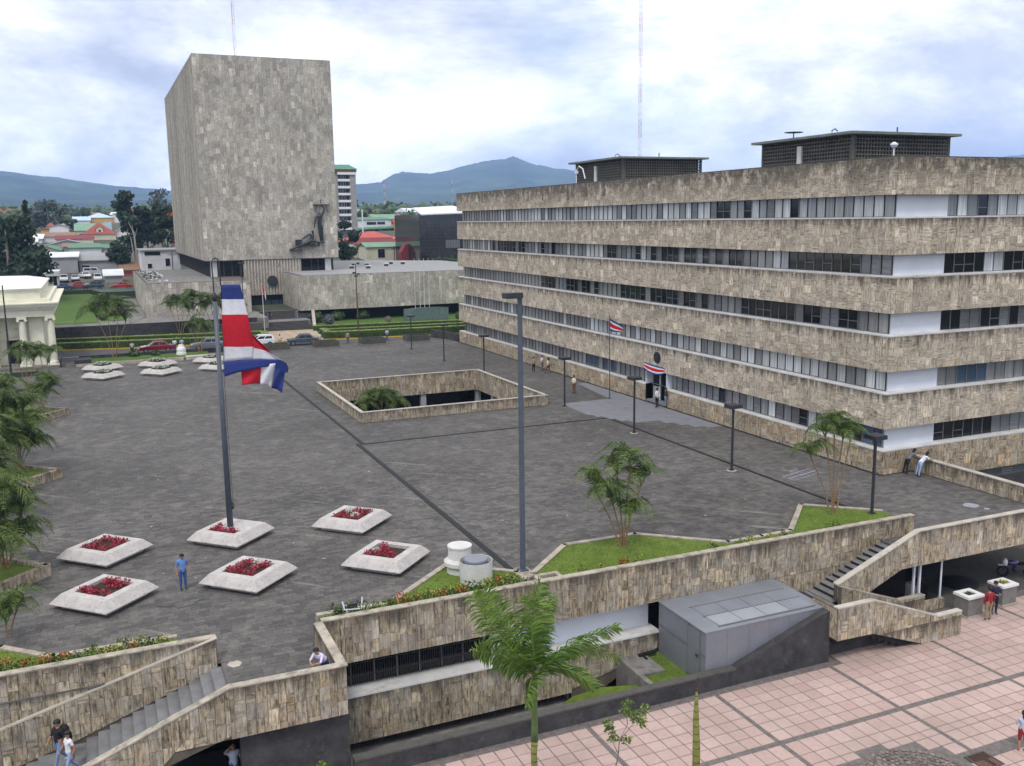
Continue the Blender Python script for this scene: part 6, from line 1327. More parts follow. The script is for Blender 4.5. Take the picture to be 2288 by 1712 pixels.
mb = MB(); mb.tube([(22.42, 143, 7.4), (22.55, 143, 6.6), (22.7, 143, 6.0)], [0.06, 0.14, 0.10], 6, mi=0); mb.tube([(22.55, 143, 6.9), (22.75, 143, 6.1), (22.8, 143, 5.2)], [0.05, 0.12, 0.03], 6, mi=1); single('furled_flag', mb, ['f_red', 'f_white'], 'furled red and white flag on the pole by the court stairs', 'flag')
for i, x in enumerate((50.3, 51.2, 52.0, 52.85)):
    mb = MB(); mb.tube([(x, 157, -0.1), (x, 157, 10.0)], [0.05, 0.04], 6); single('bare_flagpole', mb, 'sill', ('leftmost', 'second', 'third', 'rightmost')[i]+' of the four bare poles in front of the court wing', 'flagpole', 'bare poles before the court wing')
lp = thing('lamp_post', 'dark square lamp post rising in front of the court left wing', 'lamp post', (19.2, 140, 0)); mb = MB(); mb.tube([(19.2, 140, 0), (19.15, 140, 10.7)], 0.07, 6); part('pole', mb, 'darkpole', lp); mb = MB(); mb.box(18.8, 139.7, 10.7, 19.6, 140.3, 10.95); part('head', mb, 'darkpole', lp)

# ------------------------------------------------------------ palms
def frond_mesh(L, rise, n, ll, droop, seed, lw=0.035, hang=0.5, vang=0.6, tip=0.25, side=0.0):
    """arching rachis from the origin along +X with two ranks of leaflets"""
    rd = random.Random(seed); mb = MB(); P = []
    for i in range(13):
        t = i/12; P.append(Vector((L*t*(1-0.18*t), side*t*t*L, rise*L*math.sin(t*1.7)*0.75-droop*L*t*t)))
    mb.tube(P, [0.022*(1-0.8*i/12)*(L/2)**0.5 for i in range(13)], 5, pv=(0.9, 0.5, 0.5))
    for k in range(n):
        t = 0.14+0.86*(k+rd.random()*0.6)/n; i = min(11, int(t*12)); f = t*12-i; c = P[i].lerp(P[i+1], f); d = (P[i+1]-P[i]).normalized()
        for s in (-1, 1):
            sd = Vector((-d.y, d.x, 0)).normalized()*s; l = ll*(math.sin(min(1, t*0.95+0.12)*math.pi)**0.6+tip)*rd.uniform(0.85, 1.15)
            up_ = d.cross(sd)*s; up_ = up_ if up_.z > 0 else -up_
            dr = (d*0.55+sd*rd.uniform(0.8, 1.1)+up_*vang*rd.uniform(0.3, 1.1)).normalized()
            m1 = c+dr*l*0.55; m2 = c+dr*l*0.9+Vector((0, 0, -hang*l*rd.uniform(0.6, 1.2))); w_ = d*lw
            pv = (rd.random(), rd.random(), rd.random())
            mb.face([c-w_*0.5, c+w_*0.5, m1+w_, m1-w_], pv=pv); mb.face([m1-w_, m1+w_, m2+w_*0.1, m2-w_*0.1], pv=pv)
    return mb
FR = [frond_mesh(1.0, 1.05, 30, 0.27, 1.12, s, 0.014, 0.75, 0.30).data('frond', 'palm') for s in range(4)]
def areca(x, y, z, label, stems, fl=1.75, nf=6, group='clump palms on and around the plaza', seed=1):
    """stems: list of (dx, dy, height) of the stem tops"""
    rd = random.Random(seed); t = thing('clump_palm', label, 'palm', (x, y, z), group)
    for (dx, dy, h) in stems:
        b = Vector((dx*0.09+rd.uniform(-.12, .12), dy*0.09+rd.uniform(-.12, .12), -0.05)); top = Vector((dx, dy, h)); m_ = b.lerp(top, 0.5)+Vector((-dx, -dy, 0))*0.10
        mb = MB(); mb.tube([b, b.lerp(m_, 0.5)+Vector((dx, dy, 0))*-0.02, m_, m_.lerp(top, 0.55)+Vector((dx, dy, 0))*0.0, top], [0.05, 0.042, 0.036, 0.034, 0.045], 6); part('trunk', mb, 'cane', t, True)
        a0 = rd.uniform(0, 6.28)
        for k in range(nf):
            o = link('frond', FR[rd.randrange(4)], t, True); L = fl*rd.uniform(0.75, 1.15); o.scale = (L, L, L); o.location = top-Vector((0, 0, 0.05))
            az = a0+k*2.4+rd.uniform(-.4, .4); el = rd.uniform(-0.85, -0.15) if k else -1.1
            o.rotation_euler = (rd.uniform(-.3, .3), el, az)
    return t
areca(22.93, 39.15, 0.33, 'tall clump palm with bare canes on the large front lawn', [(-1.45, 0.2, 3.0), (-0.75, -0.3, 2.3), (-0.2, 0.3, 3.7), (0.35, 0.0, 4.0), (0.15, -0.3, 1.5), (1.05, 0.1, 3.0)], 1.9, 5, seed=3)
areca(35.94, 38.71, 0.33, 'tallest clump palm in the pointed bed by the right stair', [(-1.55, 0.3, 3.3), (-0.8, 0.1, 4.4), (-0.1, 0.2, 4.8), (0.15, -0.2, 4.2), (0.9, 0.0, 4.2)], 1.65, 6, seed=8)
areca(22.7, 82.5, T, 'lush green clump palm growing up out of the light well', [(-1.2, 0, 3.0), (-0.5, 0.5, 3.7), (0.2, -0.5, 3.9), (0.9, 0.3, 3.5), (1.5, -0.1, 2.9), (0.1, 0.6, 3.3)], 1.85, 9, seed=5)
def diamond_bed(cx, cy, r, label):
    p = [(cx, cy-r), (cx+r, cy), (cx, cy+r), (cx-r, cy)]
    return lawn_bed('lawn_bed', label, p, 0.42, [(p[0], p[1]), (p[1], p[2]), (p[2], p[3]), (p[3], p[0])], 0.58, (cx, cy, 0), 0.3, 40, 'wall')
diamond_bed(-8.9, 48.3, 5.7, 'stone-edged diamond lawn bed at the left, nearest one')
diamond_bed(-8.9, 67.8, 5.7, 'stone-edged diamond lawn bed at the left, middle one')
diamond_bed(-8.9, 90.8, 5.7, 'stone-edged diamond lawn bed at the left, farthest one')
areca(-5.1, 91.0, 0.42, 'clump palm on the farthest left diamond bed', [(-0.5, 0, 1.4), (0.2, 0.3, 2.4), (0.7, -0.2, 1.8), (-0.1, -.4, 1.0)], 1.9, 8, seed=11)
areca(-5.6, 69.3, 0.42, 'dense tall clump palm on the middle left diamond bed', [(-1.2, 0.2, 3.4), (-0.4, -0.3, 4.4), (0.5, 0.3, 3.9), (0.9, -0.3, 2.6), (-1.6, -0.4, 2.2), (0, .6, 1.6), (0.6, 0, 1.2)], 2.2, 10, seed=12)
areca(-6.9, 66.3, 0.42, 'second clump palm on the middle left diamond bed nearer the edge of view', [(-0.8, 0.2, 2.6), (0.4, -0.3, 3.4), (0.9, 0.3, 2.0), (0, 0, 1.2)], 2.2, 9, seed=13)
areca(-4.9, 49.2, 0.42, 'bright green clump palm on the nearest left diamond bed', [(-0.7, 0.2, 4.0), (0.2, -0.3, 3.2), (0.75, 0.3, 2.3), (0.7, -0.4, 1.3), (-0.3, 0.3, 2.0), (-.8, 0, 1.2)], 1.9, 9, seed=14)
areca(-5.9, 46.4, 0.42, 'clump palm half out of view on the nearest left diamond bed', [(-0.3, 0.2, 3.0), (0.5, -0.3, 2.0), (0.9, 0.3, 1.2)], 1.9, 9, seed=15)
areca(-6.6, 57.5, 0.0, 'clump palm between the nearest and middle left diamond beds', [(-0.8, 0.2, 3.6), (0.2, -0.3, 4.4), (0.7, 0.3, 2.8), (-0.3, 0, 1.6), (0.5, 0, 1.4)], 2.1, 9, seed=19)
areca(-6.8, 74.5, 0.0, 'clump palm rising behind the middle left diamond bed', [(-0.8, 0.2, 4.0), (0.3, -0.3, 4.8), (0.9, 0.3, 3.4), (0, 0, 2.0)], 2.2, 9, seed=20)
areca(-4.35, 40.8, 0.33, 'small young palm on the grass behind the left stair', [(0.0, 0, 0.5), (0.4, .2, 0.9)], 1.5, 7, seed=16)
areca(-7.2, 106.0, 0.0, 'clump palm in front of the door of the cream building', [(-0.6, 0, 3.4), (0.3, 0.3, 3.8), (0.9, -0.2, 3.0)], 2.0, 8, seed=17)
areca(-5.4, 107.5, 0.0, 'thin clump palm by the corner column of the cream building', [(-0.4, 0, 3.4), (0.5, 0.3, 3.2)], 1.9, 8, seed=18)
for i, (x, y, s_, l) in enumerate(((1.4, 126.0, 1.25, 'large loose clump palm behind the left white planters'), (10.9, 146.0, 1.0, 'clump palm before the dark garden wall, leftmost of the row'), (13.2, 146.4, 1.05, 'clump palm before the dark garden wall, second of the row'),
                             (15.7, 146.0, 0.95, 'clump palm before the dark garden wall, third of the row'), (18.0, 146.3, 1.0, 'clump palm before the dark garden wall, nearest the flagpole'), (11.5, 126.0, 0.75, 'small clump palm behind the right white planters'))):
    areca(x, y, 0.1, l, [(-1.3*s_, 0, 4.2*s_), (-0.4*s_, 0.4, 5.0*s_), (0.7*s_, -0.2, 4.6*s_), (1.3*s_, 0.2, 3.6*s_)], 2.3*s_, 7, seed=30+i)
# royal palm in front
kp = thing('royal_palm', 'young royal palm with windblown fronds in the centre foreground', 'palm', (11.05, 24, T))
mb = MB(); mb.tube([(11.0, 24, T), (11.02, 24, -0.3), (11.0, 24, 0.5), (11.02, 24, 0.9)], [0.115, 0.105, 0.095, 0.11], 14); part('trunk', mb, 'royaltrunk', kp, smooth=True)
mb = MB(); mb.tube([(11.02, 24, 0.9), (11.03, 24, 1.3), (11.05, 24, 2.3), (11.06, 24, 3.0)], [0.115, 0.10, 0.075, 0.10], 14); part('crownshaft', mb, 'crownshaft', kp, smooth=True)
def frond_curve(P0, P1, P2, n, ll, lw, seed, wind=0.35):
    rd = random.Random(seed); mb = MB(); P = []
    P0, P1, P2 = Vector(P0), Vector(P1), Vector(P2)
    for i in range(15): t = i/14; P.append(P0*(1-t)**2+P1*2*t*(1-t)+P2*t*t)
    mb.tube(P, [0.030*(1-0.85*i/14) for i in range(15)], 5, pv=(0.95, 0.5, 0.5))
    vw = (EYE-P0).normalized()
    for k in range(n):
        t = 0.10+0.90*(k+rd.random()*0.7)/n; i = min(13, int(t*14)); f = t*14-i; c = P[i].lerp(P[i+1], f); d = (P[i+1]-P[i]).normalized()
        for s in (-1, 1):
            base = d.cross(Vector((0.15, 1, 0.35))).normalized()*s; l = ll*(0.45+0.75*math.sin(min(1, t*0.9+0.08)*math.pi)**0.7)*rd.uniform(0.8, 1.15)
            dr = (d*rd.uniform(0.55, 0.8)+base*rd.uniform(0.7, 1.0)+Vector((wind, rd.uniform(-.5, .3), -0.12))).normalized()
            m1 = c+dr*l*0.5; m2 = m1+(dr*0.5+Vector((wind*0.4, 0, -rd.uniform(0.15, 0.5)))).normalized()*l*0.5; w_ = (d*0.8+Vector((0, 0.5, 0.3))*rd.uniform(-1, 1)).normalized()*lw
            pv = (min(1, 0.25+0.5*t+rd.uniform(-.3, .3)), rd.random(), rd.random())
            mb.face([c-w_*0.5, c+w_*0.5, m1+w_, m1-w_], pv=pv); mb.face([m1-w_, m1+w_, m2+w_*0.1, m2-w_*0.1], pv=pv)
    return mb
K0 = (11.05, 24, 2.98)
kf = [((11.9, 23.7, 4.1), (13.7, 23.3, 4.45)), ((12.4, 24.5, 4.1), (14.6, 24.8, 2.45)), ((11.15, 24.4, 4.6), (11.7, 24.9, 5.7)), ((10.9, 23.8, 4.7), (10.55, 23.4, 6.0)), ((10.4, 24.5, 4.6), (9.7, 25.0, 5.8)), ((10.0, 24.0, 4.3), (9.05, 24.3, 6.0)),
      ((10.1, 23.5, 4.0), (9.3, 22.9, 4.5)), ((10.3, 24.5, 3.8), (9.35, 25.0, 3.75)), ((10.6, 23.3, 3.5), (10.1, 22.6, 2.9)), ((11.6, 23.3, 3.9), (12.5, 22.7, 2.9)), ((11.4, 24.6, 4.3), (12.4, 25.4, 4.9))]
sh_ = lambda p: tuple(K0[j]+(p[j]-K0[j])*0.93 for j in range(3))
for i, (b_, c_) in enumerate(kf):
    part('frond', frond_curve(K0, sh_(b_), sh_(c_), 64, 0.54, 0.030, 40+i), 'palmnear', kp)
sp_ = thing('bare_palm_trunk', 'leafless ringed green palm trunk tapering to a dry point', 'palm trunk', (16.84, 24, T))
mb = MB(); mb.tube([(16.9, 24, T), (16.88, 24, -0.8), (16.84, 24, 0.2), (16.84, 24, 0.9), (16.85, 24, 1.2)], [0.13, 0.125, 0.10, 0.06, 0.03], 14); part('trunk', mb, 'royaltrunk', sp_, smooth=True)
mb = MB(); mb.tube([(16.85, 24, 1.15), (16.83, 24, 1.45), (16.80, 24, 1.62)], [0.035, 0.028, 0.012], 6); mb.tube([(16.85, 24, 1.2), (16.89, 24, 1.5), (16.9, 24, 1.72)], [0.028, 0.018, 0.006], 6); mb.tube([(16.85, 24, 0.9), (16.92, 24, 1.25)], [0.02, 0.012], 5); part('dry_tip', mb, 'rustpole', sp_)
# thin sapling and bush in front
def branch_tree(name, label, base, trunk, branches, mat, clumps, r, n, s, bark='bark', tr=0.03):
    t = thing(name, label, 'tree', base); mb = MB(); mb.tube(trunk, [tr*(1-0.6*i/(len(trunk)-1)) for i in range(len(trunk))], 6)
    for b in branches: mb.tube(b, [tr*0.55, tr*0.35, tr*0.15][:len(b)], 5)
    part('trunk', mb, bark, t); mb = MB()
    for c in clumps: leafcluster(mb, c, (r, r, r*0.8), n, s, 0.8)
    part('crown', mb, mat, t); return t
bt_ = (14.6, 25.0)
branch_tree('sapling', 'thin leaning sapling with sparse leaf clumps over the pink tiles', (14.3, 25, T), [(14.3, 25, T), (14.3, 25, -1.8), (14.5, 25, -1.1), (14.55, 25, -0.5), (14.85, 25, 0.0)],
            [[(14.5, 25, -0.95), (14.3, 25, -0.5), (14.2, 25, -0.1)], [(14.55, 25, -0.5), (15.0, 25, -0.1), (15.35, 25, 0.15)], [(14.85, 25, 0.0), (14.8, 25, 0.4), (14.85, 25, 0.75)]],
            'leaf_light', [(14.2, 25, 0.0), (14.1, 25, 0.2), (14.3, 25, -0.35), (14.85, 25, 0.75), (14.75, 25, 0.5), (15.0, 25, 0.35), (15.35, 25, 0.2), (15.5, 25, 0.4), (15.4, 25, -0.05), (14.8, 25, -0.55), (15.15, 25, 0.1)], 0.2, 52, 0.10)
branch_tree('treetop', 'small bright green treetop in front of the dark wall at the bottom', (5.4, 28, T), [(5.4, 28, T), (5.42, 28, -1.8), (5.4, 28, -1.2)], [], 'leaf_light', [(5.4, 28, -0.75), (5.2, 28, -0.95), (5.6, 28, -0.95), (5.4, 28, -1.2)], 0.26, 70, 0.10)

# ------------------------------------------------------------ trees farther off
def tree(x, y, label, h, r, mat, trunk_h, n=1500, s=0.55, kind='round', bark='bark', group=None, core=True, z=None, name='tree'):
    z = tz(y) if z is None else z; t = thing(name, label, 'tree', (x, y, z), group); rd = random.Random(int(x*13+y))
    mb = MB(); mb.tube([(0, 0, -1), (0.1, 0, trunk_h*0.5), (rd.uniform(-.4, .4), 0, trunk_h), (0, 0, h*0.75)], [r*0.10, r*0.075, r*0.06, r*0.02], 7)
    for k in range(5):
        a = k*1.3+rd.random(); zb = trunk_h*rd.uniform(0.8, 1.3); mb.tube([(0, 0, zb), (math.cos(a)*r*0.4, math.sin(a)*r*0.4, zb+r*0.35), (math.cos(a)*r*0.75, math.sin(a)*r*0.75, zb+r*0.6)], [r*0.045, r*0.03, r*0.012], 5)
    part('trunk', mb, bark, t, True)
    lobes = []
    H = h-trunk_h
    if kind == 'round':
        for k in range(15):
            a = rd.uniform(0, 6.28); v = rd.uniform(-0.9, 0.95); q = (1-v*v)**0.5*rd.uniform(0.45, 0.8); lobes.append((math.cos(a)*q*r, math.sin(a)*q*r, trunk_h+H*(0.5+0.42*v), r*rd.uniform(0.34, 0.52)))
    elif kind == 'conifer':
        for k in range(22):
            v = k/22; a = k*2.4; q = r*(1-v)**0.8*rd.uniform(0.5, 0.85); lobes.append((math.cos(a)*q, math.sin(a)*q, trunk_h+H*v*0.97, r*(0.44-0.26*v)))
    elif kind == 'layer':
        for k in range(18):
            v = rd.random(); a = rd.uniform(0, 6.28); q = r*rd.uniform(0.3, 0.95)*(1-abs(v-0.55)*0.8); lobes.append((math.cos(a)*q, math.sin(a)*q, trunk_h+H*v, r*rd.uniform(0.34, 0.52)))
    mb = MB()
    if core:
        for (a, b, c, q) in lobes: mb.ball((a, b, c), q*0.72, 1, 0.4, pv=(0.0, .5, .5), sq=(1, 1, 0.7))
    for _ in range(n):
        a, b, c, q = rd.choice(lobes); d = Vector((rd.gauss(0, 1), rd.gauss(0, 1), rd.gauss(0, 1))).normalized()*q*rd.uniform(0.7, 1.15)
        leafcluster(mb, (a+d.x, b+d.y, c+d.z*(0.65 if kind != 'conifer' else 0.8)), (0.01, 0.01, 0.01), 1, s)
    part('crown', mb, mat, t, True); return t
tree(-14.5, 200, 'huge dark layered tree at the left edge of the picture', 18.5, 6.5, 'leaf_dark', 3, 3600, 0.75, 'layer', group='dark trees behind the cream building')
tree(-19.5, 214, 'second dark tree behind the huge one at the left edge', 16, 6, 'leaf_dark', 3, 2200, 0.8, 'layer', group='dark trees behind the cream building')
tree(-12.2, 225, 'slim dark conifer top rising behind the dark tree at the left edge', 19.3, 2.0, 'leaf_dark', 3, 1300, 0.6, 'conifer')
tree(-13.0, 206, 'lower green skirt tree in front of the left dark trees', 9, 4.0, 'leaf_dark', 1.5, 1500, 0.7, 'round')
tree(-15.2, 420, 'broad grey-green tree rising above the red roofs at left', 12.5, 7.0, 'leaf_grey', 2, 2600, 0.95, 'round')
tree(9.5, 262, 'tall dark conifer with flat layers left of the tower', 18.5, 4.4, 'leaf_dark', 5, 2800, 0.7, 'layer', 'palebark')
tree(8.6, 266, 'pointed dark conifer top behind the layered tree', 19.2, 1.9, 'leaf_dark', 9, 1100, 0.6, 'conifer')
tree(13.4, 268, 'dark tree filling the gap between the layered conifer and the tower', 14.5, 4.2, 'leaf_dark', 4, 2200, 0.7, 'round')
tree(5.6, 252, 'low dark spreading tree at the foot of the layered conifer', 7.5, 3.0, 'leaf_dark', 2, 1200, 0.7, 'round')
tree(17.6, 262, 'dark tree with orange blossom close to the tower', 15.5, 4.0, 'leaf_dark', 4, 2600, 0.65, 'round')
mb = MB(); leafcluster(mb, (19, 258.5, 18.9), (1.2, 0.5, 0.5), 60, 0.35); leafcluster(mb, (19.2, 258, 11.5), (0.5, 0.5, 3.5), 40, 0.35); single('orange_blossom', mb, 'orangeflower', 'orange blossom spray on the dark tree beside the tower', 'blossom')
tree(18.9, 300, 'airy grey tree crown peeking above the dark tree at the tower', 18.5, 3.6, 'leaf_grey', 12, 900, 0.6, 'round', core=False)
for p, q in (((8.9, 257, 6), (9.1, 257, 13.2)), ((9.9, 257, 6), (9.6, 257, 13.8)), ((9.1, 257, 13), (7.9, 257, 16.2)), ((9.6, 257, 13.5), (8.4, 257, 16.9))):
    pass
mb = MB(); mb.tube([(10.0, 256.5, 5), (9.9, 256.5, 10), (9.7, 256.5, 14.5), (8.6, 256.5, 17.0)], [0.28, 0.24, 0.18, 0.05], 7); mb.tube([(9.3, 256.6, 5), (9.2, 256.6, 10), (8.9, 256.6, 13.5)], [0.24, 0.2, 0.08], 7); mb.tube([(9.8, 256.5, 13.2), (10.6, 256.5, 15.6)], [0.1, 0.03], 6); single('pale_trunks', mb, 'palebark', 'pale twin trunks standing out in front of the dark layered tree', 'tree trunk')
tree(59.0, 240, 'dark green tree right of the tower', 13.5, 3.3, 'leaf_dark', 2, 2200, 0.6, 'round')
tree(82.2, 230, 'flat green tree top behind the right court wing', 3.6, 2.8, 'leaf', 1, 900, 0.5, 'round')
tree(-3.0, 545, 'light green roadside tree beyond the long white roofs', 6.5, 3.4, 'leaf', 1.5, 700, 0.9, 'round'); tree(-6.8, 430, 'dark palm-like tree left of the green roof', 4.6, 2.3, 'leaf', 1, 500, 0.6, 'round')
tree(-11, 610, 'grey-blue tree pair on the skyline behind the white roofs', 7, 4.5, 'leaf_grey', 1.5, 700, 1.0, 'round'); tree(107, 470, 'round green tree behind the green-roofed houses', 6.5, 5, 'leaf', 1, 900, 0.9, 'round')
tree(113, 420, 'dark tree in front of the orange house', 3.6, 4.5, 'leaf', 0.5, 700, 0.6, 'round'); tree(177, 700, 'taller dark tree on the skyline above the glass building', 14, 6, 'leaf_dark', 2, 700, 1.2, 'round')

# ------------------------------------------------------------ cars
def car(x, y, z, rz, paint, label, kind='sedan', group='cars'):
    t = thing('parked_car', label, 'car', (x, y, z+0.0), group, rz); w_ = 0.84
    prof = {'sedan': [(-2.2, .35), (-2.25, .62), (-2.1, .88), (-1.35, .95), (1.0, .92), (1.95, .80), (2.2, .62), (2.2, .35)], 'hatch': [(-1.9, .35), (-1.95, .7), (-1.85, .98), (1.0, .96), (1.75, .82), (1.95, .62), (1.95, .35)],
            'suv': [(-2.2, .5), (-2.25, .9), (-2.2, 1.15), (1.0, 1.15), (2.0, 1.08), (2.2, .85), (2.2, .5)], 'van': [(-2.2, .4), (-2.25, .9), (-2.2, 1.15), (1.4, 1.1), (2.1, .95), (2.2, .6), (2.2, .4)]}[kind]
    cab = {'sedan': [(-1.55, .93), (-1.0, 1.38), (0.25, 1.42), (0.95, .92)], 'hatch': [(-1.85, .97), (-1.6, 1.42), (0.1, 1.46), (0.9, .95)], 'suv': [(-2.15, 1.14), (-2.05, 1.78), (0.25, 1.8), (0.8, 1.14)], 'van': [(-2.15, 1.14), (-2.05, 1.85), (0.9, 1.85), (1.6, 1.08)]}[kind]
    mb = MB(); n = len(prof)
    A_ = [(px, -w_, pz) for px, pz in prof]; B_ = [(px, w_, pz) for px, pz in prof]
    mb.mesh(A_+B_, [tuple(range(n)), tuple(reversed(range(n, 2*n)))]+[((i+1) % n, i, n+i, n+(i+1) % n) for i in range(n)])
    k = len(cab); ins = 0.16; A2 = [(px, -w_+(ins if 0 < i < k-1 else 0.04), pz) for i, (px, pz) in enumerate(cab)]; B2 = [(px, w_-(ins if 0 < i < k-1 else 0.04), pz) for i, (px, pz) in enumerate(cab)]
    mb.mesh(A2+B2, [tuple(range(k)), tuple(reversed(range(k, 2*k)))]+[(i, i+1, k+i+1, k+i) for i in range(k-1)]); o = part('body', mb, paint, t, True)
    md = o.modifiers.new('b', 'BEVEL'); md.width = 0.05; md.segments = 2
    mb = MB()
    def lerp(a, b, t_): return tuple(a[i]+(b[i]-a[i])*t_ for i in range(3))
    for S_ in (A2, B2):
        s = -1 if S_ is A2 else 1; q = [lerp(S_[0], S_[1], .15), lerp(S_[0], S_[1], .85), lerp(S_[3], S_[2], .85), lerp(S_[3], S_[2], .15)]
        for (u0_, u1_) in ((0.08, 0.48), (0.52, 0.9)):
            r = [lerp(q[0], q[3], u0_), lerp(q[1], q[2], u0_), lerp(q[1], q[2], u1_), lerp(q[0], q[3], u1_)]; mb.face([(a, b+s*0.012, c) for a, b, c in (r if s > 0 else r[::-1])])
    for (i, off) in ((0, -0.012), (2, 0.012)):
        r = [lerp(A2[i], A2[i+1], .12), lerp(A2[i], A2[i+1], .88), lerp(B2[i], B2[i+1], .88), lerp(B2[i], B2[i+1], .12)]; r = [lerp(r[0], r[3], .06), lerp(r[1], r[2], .06), lerp(r[1], r[2], .94), lerp(r[0], r[3], .94)]
        mb.face([(a+off*1.2, b, c+0.012) for a, b, c in r])
    part('windows', mb, 'glass', t, True)
    for wx in (-1.35 if kind != 'hatch' else -1.2, 1.35 if kind != 'hatch' else 1.25):
        for s in (-1, 1):
            mb = MB(); mb.tube([(wx, s*(w_-0.18), 0.32), (wx, s*(w_+0.02), 0.32)], 0.32 if kind != 'suv' else 0.38, 14); wo = part('wheel', mb, 'tyre', t, True)
            mb = MB(); mb.tube([(wx, s*(w_+0.0), 0.32), (wx, s*(w_+0.03), 0.32)], 0.19, 12); part('rim', mb, 'frame', wo, True)
    xf, xb = prof[-1][0], prof[0][0]
    for s in (-1, 1):
        mb = MB(); mb.box(xf-0.08, s*0.62-0.15, 0.6, xf+0.015, s*0.62+0.15, 0.74); part('headlight', mb, 'headlamp', t, True)
        mb = MB(); mb.box(xb-0.06, s*0.66-0.12, 0.62, xb+0.05, s*0.66+0.12, 0.78); part('taillight', mb, 'taillamp', t, True)
    mb = MB(); mb.box(xf-0.02, -0.8, 0.36, xf+0.08, 0.8, 0.5); mb.box(xb-0.08, -0.8, 0.36, xb+0.02, 0.8, 0.5); part('bumper', mb, 'dframe', t, True); return t
GS = 'cars on the street beyond the plaza'
car(6.6, 131.2, -0.01, PI, 'c_red', 'maroon sedan parked on the street behind the white planters', 'sedan', GS)
car(13.1, 131.2, -0.01, PI, 'c_grey', 'slate grey sedan on the street behind the flagpole', 'sedan', GS)
car(19.7, 130.6, -0.01, PI, 'c_white', 'white hatchback partly hidden by the flag', 'hatch', GS)
car(25.2, 129.2, -0.01, PI-0.1, 'c_teal', 'dark green sedan beside the weathered box planters', 'sedan', GS)
GF = 'cars in the far street and parking lot'
car(-6.4, 221.0, tz(221), PI, 'c_blue', 'blue sedan on the far street behind the lawn hedge', 'sedan', GF)
car(-0.6, 220.0, tz(220), PI, 'c_teal', 'dark teal off-road car on the far street', 'suv', GF)
car(5.0, 219.8, tz(219.8), PI, 'c_bred', 'bright red sedan beside the left court wing on the far street', 'sedan', GF)
car(-3.0, 224.5, tz(224), 0, 'c_bred', 'red car half hidden behind the teal off-road car', 'sedan', GF)
car(-8.9, 226.0, tz(226), 0, 'c_red', 'maroon car half hidden behind the blue sedan', 'hatch', GF)
car(-6.4, 236.0, tz(236), -PI/2, 'c_white', 'white car facing forward in the lot, nearest the shop', 'suv', GF)
car(-4.1, 237.6, tz(237), -PI/2, 'c_silver', 'silver car facing forward in the middle of the lot', 'hatch', GF)
car(-2.1, 243.0, tz(243), -PI/2+0.3, 'c_white', 'white sedan farther back in the lot', 'sedan', GF)
car(0.55, 235.6, tz(235), -PI/2, 'c_white', 'white off-road car facing forward at the right of the lot', 'suv', GF)
car(-0.4, 248.5, tz(248), 0, 'c_silver', 'pale blue van at the back of the lot', 'van', GF)
car(-14.7, 236.0, tz(235), 0.2, 'c_white', 'white car at the left end of the far street by the shop', 'sedan', GF)
# motorcycle under the bridge
mc = thing('motorcycle', 'purple and white motorcycle parked in the passage at the right edge', 'motorcycle', (45.2, 34.6, T), None, 2.6)
for x in (-0.7, 0.7):
    mb = MB(); mb.lathe([(0.22, -0.05), (0.32, -0.05), (0.32, 0.05), (0.22, 0.05)], (0, 0, 0), 20); mb.v = [(v[0]+x, v[2], v[1]+0.32) for v in mb.v]; part('wheel', mb, 'tyre', mc, True)
mb = MB(); mb.tube([(0.7, 0, 0.32), (0.5, 0, 0.95)], 0.035, 6); mb.tube([(0.5, 0, 0.9), (-0.1, 0, 0.5), (-0.7, 0, 0.32)], 0.04, 6); mb.ball((0.05, 0, 0.45), 0.2, 2); part('frame', mb, 'darkpole', mc, True)
mb = MB(); mb.ball((0.2, 0, 0.8), 0.25, 2, sq=(1.3, 0.6, 0.7)); part('fuel_tank', mb, 'c_purple', mc, True, True); mb = MB(); mb.ball((0.62, 0, 0.85), 0.2, 2, sq=(0.8, 0.9, 1.1)); part('fairing', mb, 'c_white', mc, True, True)
mb = MB(); mb.box(-0.75, -0.12, 0.72, 0.0, 0.12, 0.84); part('seat', mb, 'tyre', mc, True); mb = MB(); mb.tube([(0.45, -0.35, 1.02), (0.5, 0, 0.98), (0.45, 0.35, 1.02)], 0.02, 6); part('handlebar', mb, 'darkpole', mc, True); mb = MB(); mb.box(0.5, -0.08, 0.66, 0.95, 0.08, 0.7); part('mudguard', mb, 'c_white', mc, True)

